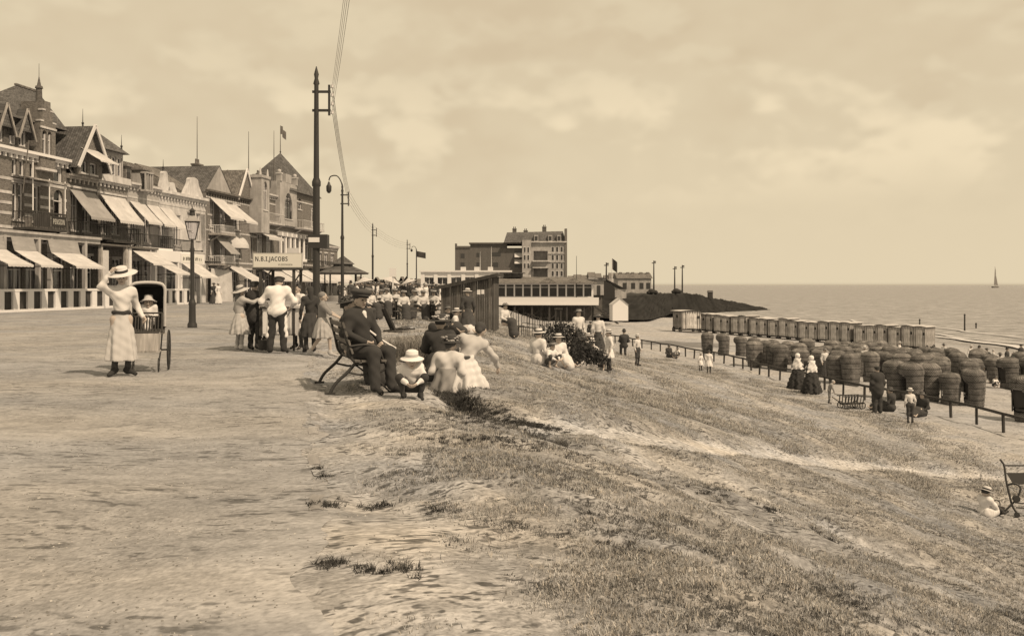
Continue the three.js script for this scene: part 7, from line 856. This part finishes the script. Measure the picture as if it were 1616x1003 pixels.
at(1456, 656, 'sitDark', -0.9, 'seated figure in dark clothes beside the boy in the white shirt');
at(1106, 585, 'childWhite', PI + 0.3, 'smaller of two children in white by the rail', undefined, { H: 1.0 });
at(1119, 589, 'childWhite', PI - 0.2, 'taller of two children in white by the rail', undefined, { H: 1.25, hat: undefined });
{ // toy wagon
  const p = hit(1344, 645), o = thing('toy_wagon', 'low wooden pull wagon with slatted sides and small wheels', 'wagon', p.toArray(), 0.25); mk('bed', span(-0.42, 0.42, 0.2, 0.24, -0.2, 0.2), M.darkWood, o); mk('rim', merge([span(-0.48, 0.48, 0.5, 0.54, 0.2, 0.24), span(-0.48, 0.48, 0.5, 0.54, -0.24, -0.2)]), M.darkWood, o); for (let i = 0; i < 7; i++) for (const z of [0.22, -0.22]) mk('slat', beam([-0.4 + i * 0.13, 0.24, z * 0.9], [-0.36 + i * 0.13, 0.5, z], 0.03, 0.03), M.darkWood, o); for (const [x, z] of [[-0.33, 0.24], [0.33, 0.24], [-0.33, -0.24], [0.33, -0.24]]) mk('wheel', merge([clean(new THREE.TorusGeometry(0.13, 0.02, 6, 16).translate(x, 0.15, z)), bar([x - 0.12, 0.15, z], [x + 0.12, 0.15, z], 0.012), bar([x, 0.03, z], [x, 0.27, z], 0.012)]), M.darkWood, o); mk('draw_bar', bar([-0.42, 0.22, 0], [-0.85, 0.5, 0], 0.018), M.darkWood, o);
}
// beach people among the chairs
for (const [px, py, k, tu, l] of [[1302, 596, 'womanMix', 0.4, 'woman in white blouse stepping between the beach chairs by the rail'], [1365, 590, 'womanWhite', PI, 'woman in white standing in the gap between beach chairs'], [1546, 586, 'manBowler', 0.3, 'man in dark coat and bowler among the seaward beach chairs'], [1558, 588, 'womanDark', -0.4, 'woman in dark dress beside the man in the bowler on the beach'], [1579, 600, 'womanMix', PI, 'woman in white blouse and dark skirt standing by the seaward chairs'], [1590, 590, 'manBowler', 0.9, 'man in bowler at the water side of the beach chairs'], [1602, 597, 'womanWhite', -0.6, 'woman in white dress beyond the open sand among the chairs'], [1533, 580, 'womanWhite', 0.2, 'woman in white walking between the farther beach chairs'], [1490, 578, 'womanMix', 2, 'woman in white blouse half hidden behind the beach chair hoods'], [1420, 575, 'womanWhite', 1, 'woman in white beside the bathing machines and chairs'], [1612, 580, 'manDark', 0.4, 'man in dark coat and cap near the surf behind the chairs'], [1568, 577, 'boy', 1.4, 'boy in white shirt on the wet sand behind the chairs'], [1552, 601, 'sitDark', 0.7, 'figure in dark clothes sitting on the sand among the chairs'], [1563, 603, 'sitWhite', -0.7, 'woman in white sitting on the sand among the chairs'], [1570, 612, 'kidSit', 0.5, 'child in white crouching on open sand between the beach chairs']]) at(px, py, k, tu, l);
// company on the slope round the dark bush
const SL = 'people resting on the slope';
for (const [px, py, k, tu, l] of [[850, 574, 'sitWhite', 2.4, 'woman in white sitting at the left side of the dark bush'], [868, 580, 'kidSit', 0.8, 'child in white squatting before the dark bush'], [881, 579, 'sitWhite', 0.4, 'woman in white sitting in front of the dark bush'], [913, 566, 'womanMix', 0.6, 'woman in white blouse and dark skirt standing behind the bush'], [921, 576, 'sitDark', -0.6, 'figure in dark clothes sitting to the right of the bush'], [934, 580, 'sitWhite', -0.9, 'woman in white with straw hat seated beside the girl on the slope'], [944, 563, 'womanMix', PI, 'woman in white blouse standing with her back to the dune company'], [949, 584, 'kidSit', -0.5, 'child crouching between the seated women on the slope'], [961, 585, 'childWhite', -1.2, 'girl in white frock standing at the end of the slope company'], [928, 562, 'sitWhite', 0.2, 'woman in white sitting behind the figure in dark clothes'], [1006, 577, 'boy', 0.8, 'small boy in shorts standing alone on the slope'], [1056, 564, 'sitDark', 0.5, 'figure in dark clothes sitting by the rail'], [1070, 563, 'kidSit', -0.6, 'child in white crouching by the rail'], [985, 562, 'seatDark', PI, 'figure in dark coat on a low chair near the rail']]) at(px, py, k, tu, l);
at(932, 541, 'manDark', PI, 'man in dark coat standing on the sand below the pavilion', undefined, { H: 1.75 });
at(738, 531, 'womanDark', PI + 0.4, 'woman in dark dress with pale hat standing by the plank shed', undefined, { hat: ['straw', 0.55, 0.2, { brim: 0.18 }], key: undefined, H: 1.55 });
at(797, 530, 'seatLady', 0.9, 'woman seated with a parasol beside the plank shed chairs');
at(706, 526, 'sitDark', 0.9, 'figure in dark clothes lounging in front of the plank shed');
at(720, 529, 'sitWhite', PI / 2, 'woman in white lounging in front of the plank shed');
{ // dark bush on the slope
  const p = hit(893, 577), o = thing('bush', 'dense dark bush growing on the dune slope among the seated people', 'bush', p.toArray()); const pos = [], C = [[0, 0.55, 0, 0.62, 0.6], [0.5, 0.45, 0.1, 0.5, 0.45], [-0.45, 0.6, 0, 0.45, 0.55], [-0.1, 0.95, 0, 0.4, 0.3], [0.8, 0.25, 0.1, 0.35, 0.25]]; for (let i = 0; i < 4200; i++) { const c = C[Math.floor(rnd() * C.length)], a = rnd() * 6.28, b = Math.acos(rr(-1, 1)), r = Math.pow(rnd(), 0.35) * (0.8 + 0.4 * vn(a * 3, b * 3)), x = c[0] + Math.sin(b) * Math.cos(a) * c[3] * r, y = c[1] + Math.cos(b) * c[4] * r, z = c[2] + Math.sin(b) * Math.sin(a) * c[3] * r, s = 0.05; if (y < 0) continue; for (let k = 0; k < 3; k++) pos.push(x + rr(-s, s), y + rr(-s, s), z + rr(-s, s)); } const g = new THREE.BufferGeometry(); g.setAttribute('position', new THREE.Float32BufferAttribute(pos, 3)); g.computeVertexNormals(); mk('foliage', g, mat(0.035, -0.2, 0.9), o); each('branch', [[0.3, 0.9], [-0.3, 1.0], [0.05, 1.1], [0.6, 0.5]].map(([x, y]) => bar([0, -0.1, 0], [x, y, rr(-0.1, 0.1)], 0.03, 5, 0.012)), M.darkWood, o);
}
{ // garden chairs by the shed, swing frame, folding stools
  const ch = (p, turn, label) => { const o = thing('garden_chair', label, 'chair', p.toArray(), turn, 'garden chairs on the slope'); mk('seat', span(-0.21, 0.21, 0.43, 0.46, -0.2, 0.2), M.darkWood, o); for (const [x, z] of [[-0.18, 0.17], [0.18, 0.17]]) mk('leg', bar([x, 0.43, z], [x * 1.1, -0.02, z * 1.1], 0.018), M.darkWood, o); for (const x of [-0.18, 0.18]) mk('leg', bar([x, -0.02, -0.22], [x, 0.95, -0.26], 0.018), M.darkWood, o); mk('backrest', merge([tube([[-0.18, 0.9, -0.25], [-0.12, 1.02, -0.26], [0.12, 1.02, -0.26], [0.18, 0.9, -0.25]], 0.018, 12), bar([-0.18, 0.62, -0.235], [0.18, 0.62, -0.235], 0.014), bar([-0.07, 0.62, -0.235], [-0.07, 1.0, -0.26], 0.012), bar([0.07, 0.62, -0.235], [0.07, 1.0, -0.26], 0.012)]), M.darkWood, o); };
  for (const [px, py, t] of [[817, 531, 0.5], [826, 531, -0.4], [840, 532, 2.9], [848, 532, 0.2], [857, 533, -0.6]]) ch(hit(px, py), t, 'bentwood garden chair in the row beside the plank shed');
  const p = hit(881, 536), o = thing('swing_frame', 'pair of upright posts with a top bar standing on the slope', 'frame', p.toArray(), 0.1); mk('post', span(-0.17, -0.1, -0.2, 1.65, -0.04, 0.04), M.darkWood, o); mk('post', span(0.1, 0.17, -0.2, 1.6, -0.04, 0.04), M.darkWood, o); mk('top_bar', span(-0.22, 0.22, 1.6, 1.68, 0.041, 0.08), M.darkWood, o);
  const q = hit(625, 524), dc = thing('deck_chair', 'low dark deck chair on the sand behind the bench', 'deck chair', q.toArray(), 0.5); mk('frame', merge([beam([-0.35, 0.05, 0.2], [0.55, 0.12, 0.2], 0.04, 0.05), beam([-0.35, 0.05, -0.2], [0.55, 0.12, -0.2], 0.04, 0.05), beam([-0.1, 0.1, 0.2], [-0.4, 0.75, 0.2], 0.04, 0.05), beam([-0.1, 0.1, -0.2], [-0.4, 0.75, -0.2], 0.04, 0.05)]), M.darkWood, dc); mk('canvas_back', quad([-0.4, 0.75, -0.2], [-0.4, 0.75, 0.2], [-0.08, 0.1, 0.2], [-0.08, 0.1, -0.2]), M.dark, dc); mk('canvas_seat', quad([-0.08, 0.12, -0.2], [-0.08, 0.12, 0.2], [0.5, 0.2, 0.2], [0.5, 0.2, -0.2]), M.dark, dc);
}
// ---------- the crowd along the boulevard ----------
{
  const K = [['womanDark', 'woman in dark dress in the crowd along the boulevard'], ['womanMix', 'woman in white blouse and dark skirt in the boulevard crowd'], ['womanWhite', 'woman in white dress in the crowd along the boulevard'], ['manBowler', 'man in dark coat and bowler in the boulevard crowd'], ['manDark', 'man in dark coat and cap in the boulevard crowd'], ['childWhite', 'child in white frock in the boulevard crowd'], ['seatDark', 'man in bowler sitting on a bench in the boulevard crowd'], ['seatLady', 'woman in flowered hat sitting on a bench in the boulevard crowd']];
  const used = []; let tries = 0; while (used.length < 50 && tries++ < 900) {
    const d = 50 + Math.pow(rnd(), 1.2) * 45, px = rr(535, 700) - (d < 34 ? 40 * 0 : 0), x = (px - 808) / FOC * d; if (d < 36 && (px < 560 || px > 690)) continue; if (used.some(([a, b]) => Math.hypot(a - x, b - d) < 0.7)) continue;
    const k = Math.floor(Math.pow(rnd(), 1.25) * 6); used.push([x, d]); person(K[k][1], V(x, gy(x, d), -d), rnd() * 6.28, SPEC[K[k][0]], 'crowd strolling on the boulevard: ' + K[k][0].replace(/[A-Z]/g, (c) => ' ' + c.toLowerCase()));
  }
  const bench = (x, d, turn) => { const o = thing('promenade_bench', 'plain slatted bench among the boulevard crowd', 'bench', [x, gy(x, d), -d], turn, 'benches in the crowd'); each('seat_slat', [0, 1, 2].map((i) => span(-0.9, 0.9, 0.43, 0.46, -0.18 + i * 0.13, -0.07 + i * 0.13)), M.wood, o); each('back_slat', [0, 1].map((i) => span(-0.9, 0.9, 0.6 + i * 0.16, 0.7 + i * 0.16, -0.24, -0.21)), M.wood, o); each('leg', [-0.75, 0.75].map((u) => merge([span(u - 0.03, u + 0.03, 0, 0.43, 0.12, 0.18), span(u - 0.03, u + 0.03, 0, 0.86, -0.27, -0.21), span(u - 0.03, u + 0.03, 0.38, 0.43, -0.21, 0.12)])), M.iron, o); return o; };
  for (const [px, d, t] of [[566, 36, 1.3], [598, 43, 0.3], [640, 44, 0.1], [672, 42, -0.2], [618, 47, 0.2], [576, 40, 0.9], [655, 40, 0.4]]) { const p = onRay(px, d); bench(p.x, d, t); for (const s of [-0.5, 0.35]) { const q = V(p.x + Math.cos(t) * s, p.y, p.z - Math.sin(t) * s); const k = rnd() < 0.5 ? 6 : 7; person(K[k][1], q, t, SPEC[K[k][0]], k === 6 ? 'men sitting on the crowd benches' : 'women sitting on the crowd benches'); } }
  { const p = onRay(620, 44), o = thing('notice_post', 'white notice board on a thin post above the crowd', 'sign', p.toArray()); mk('post', span(-0.03, 0.03, 0, 2.2, -0.03, 0.03), M.white, o); mk('board', span(-0.16, 0.16, 1.85, 2.25, 0.031, 0.06), M.white, o); }
  { const a = at(337, 478.5, 'womanDark', 0.5, 'woman in dark dress standing before the white canvas screen'); a.position.copy(onRay(337, 74)); const b = person('woman in white dress standing before the white canvas screen', onRay(344, 74), 1, SPEC.womanWhite); }
  // light parasols in the crowd
  for (const [px, d, t] of [[580, 46, 0.2], [608, 45, -0.3], [652, 52, 0.3]]) { const p = onRay(px, d), o = thing('parasol', 'open white parasol held up in the boulevard crowd', 'parasol', [p.x, p.y + 0.85, p.z], 0, 'parasols in the crowd'); o.rotation.z = t; const g = new THREE.ConeGeometry(0.48, 0.24, 10, 1, true).translate(0, 0.95, 0); mk('cover', clean(g), M.canvas, o); mk('stick', bar([0, 0, 0], [0, 1.1, 0], 0.012), M.wood, o); }
}
renderer.render(scene, camera);
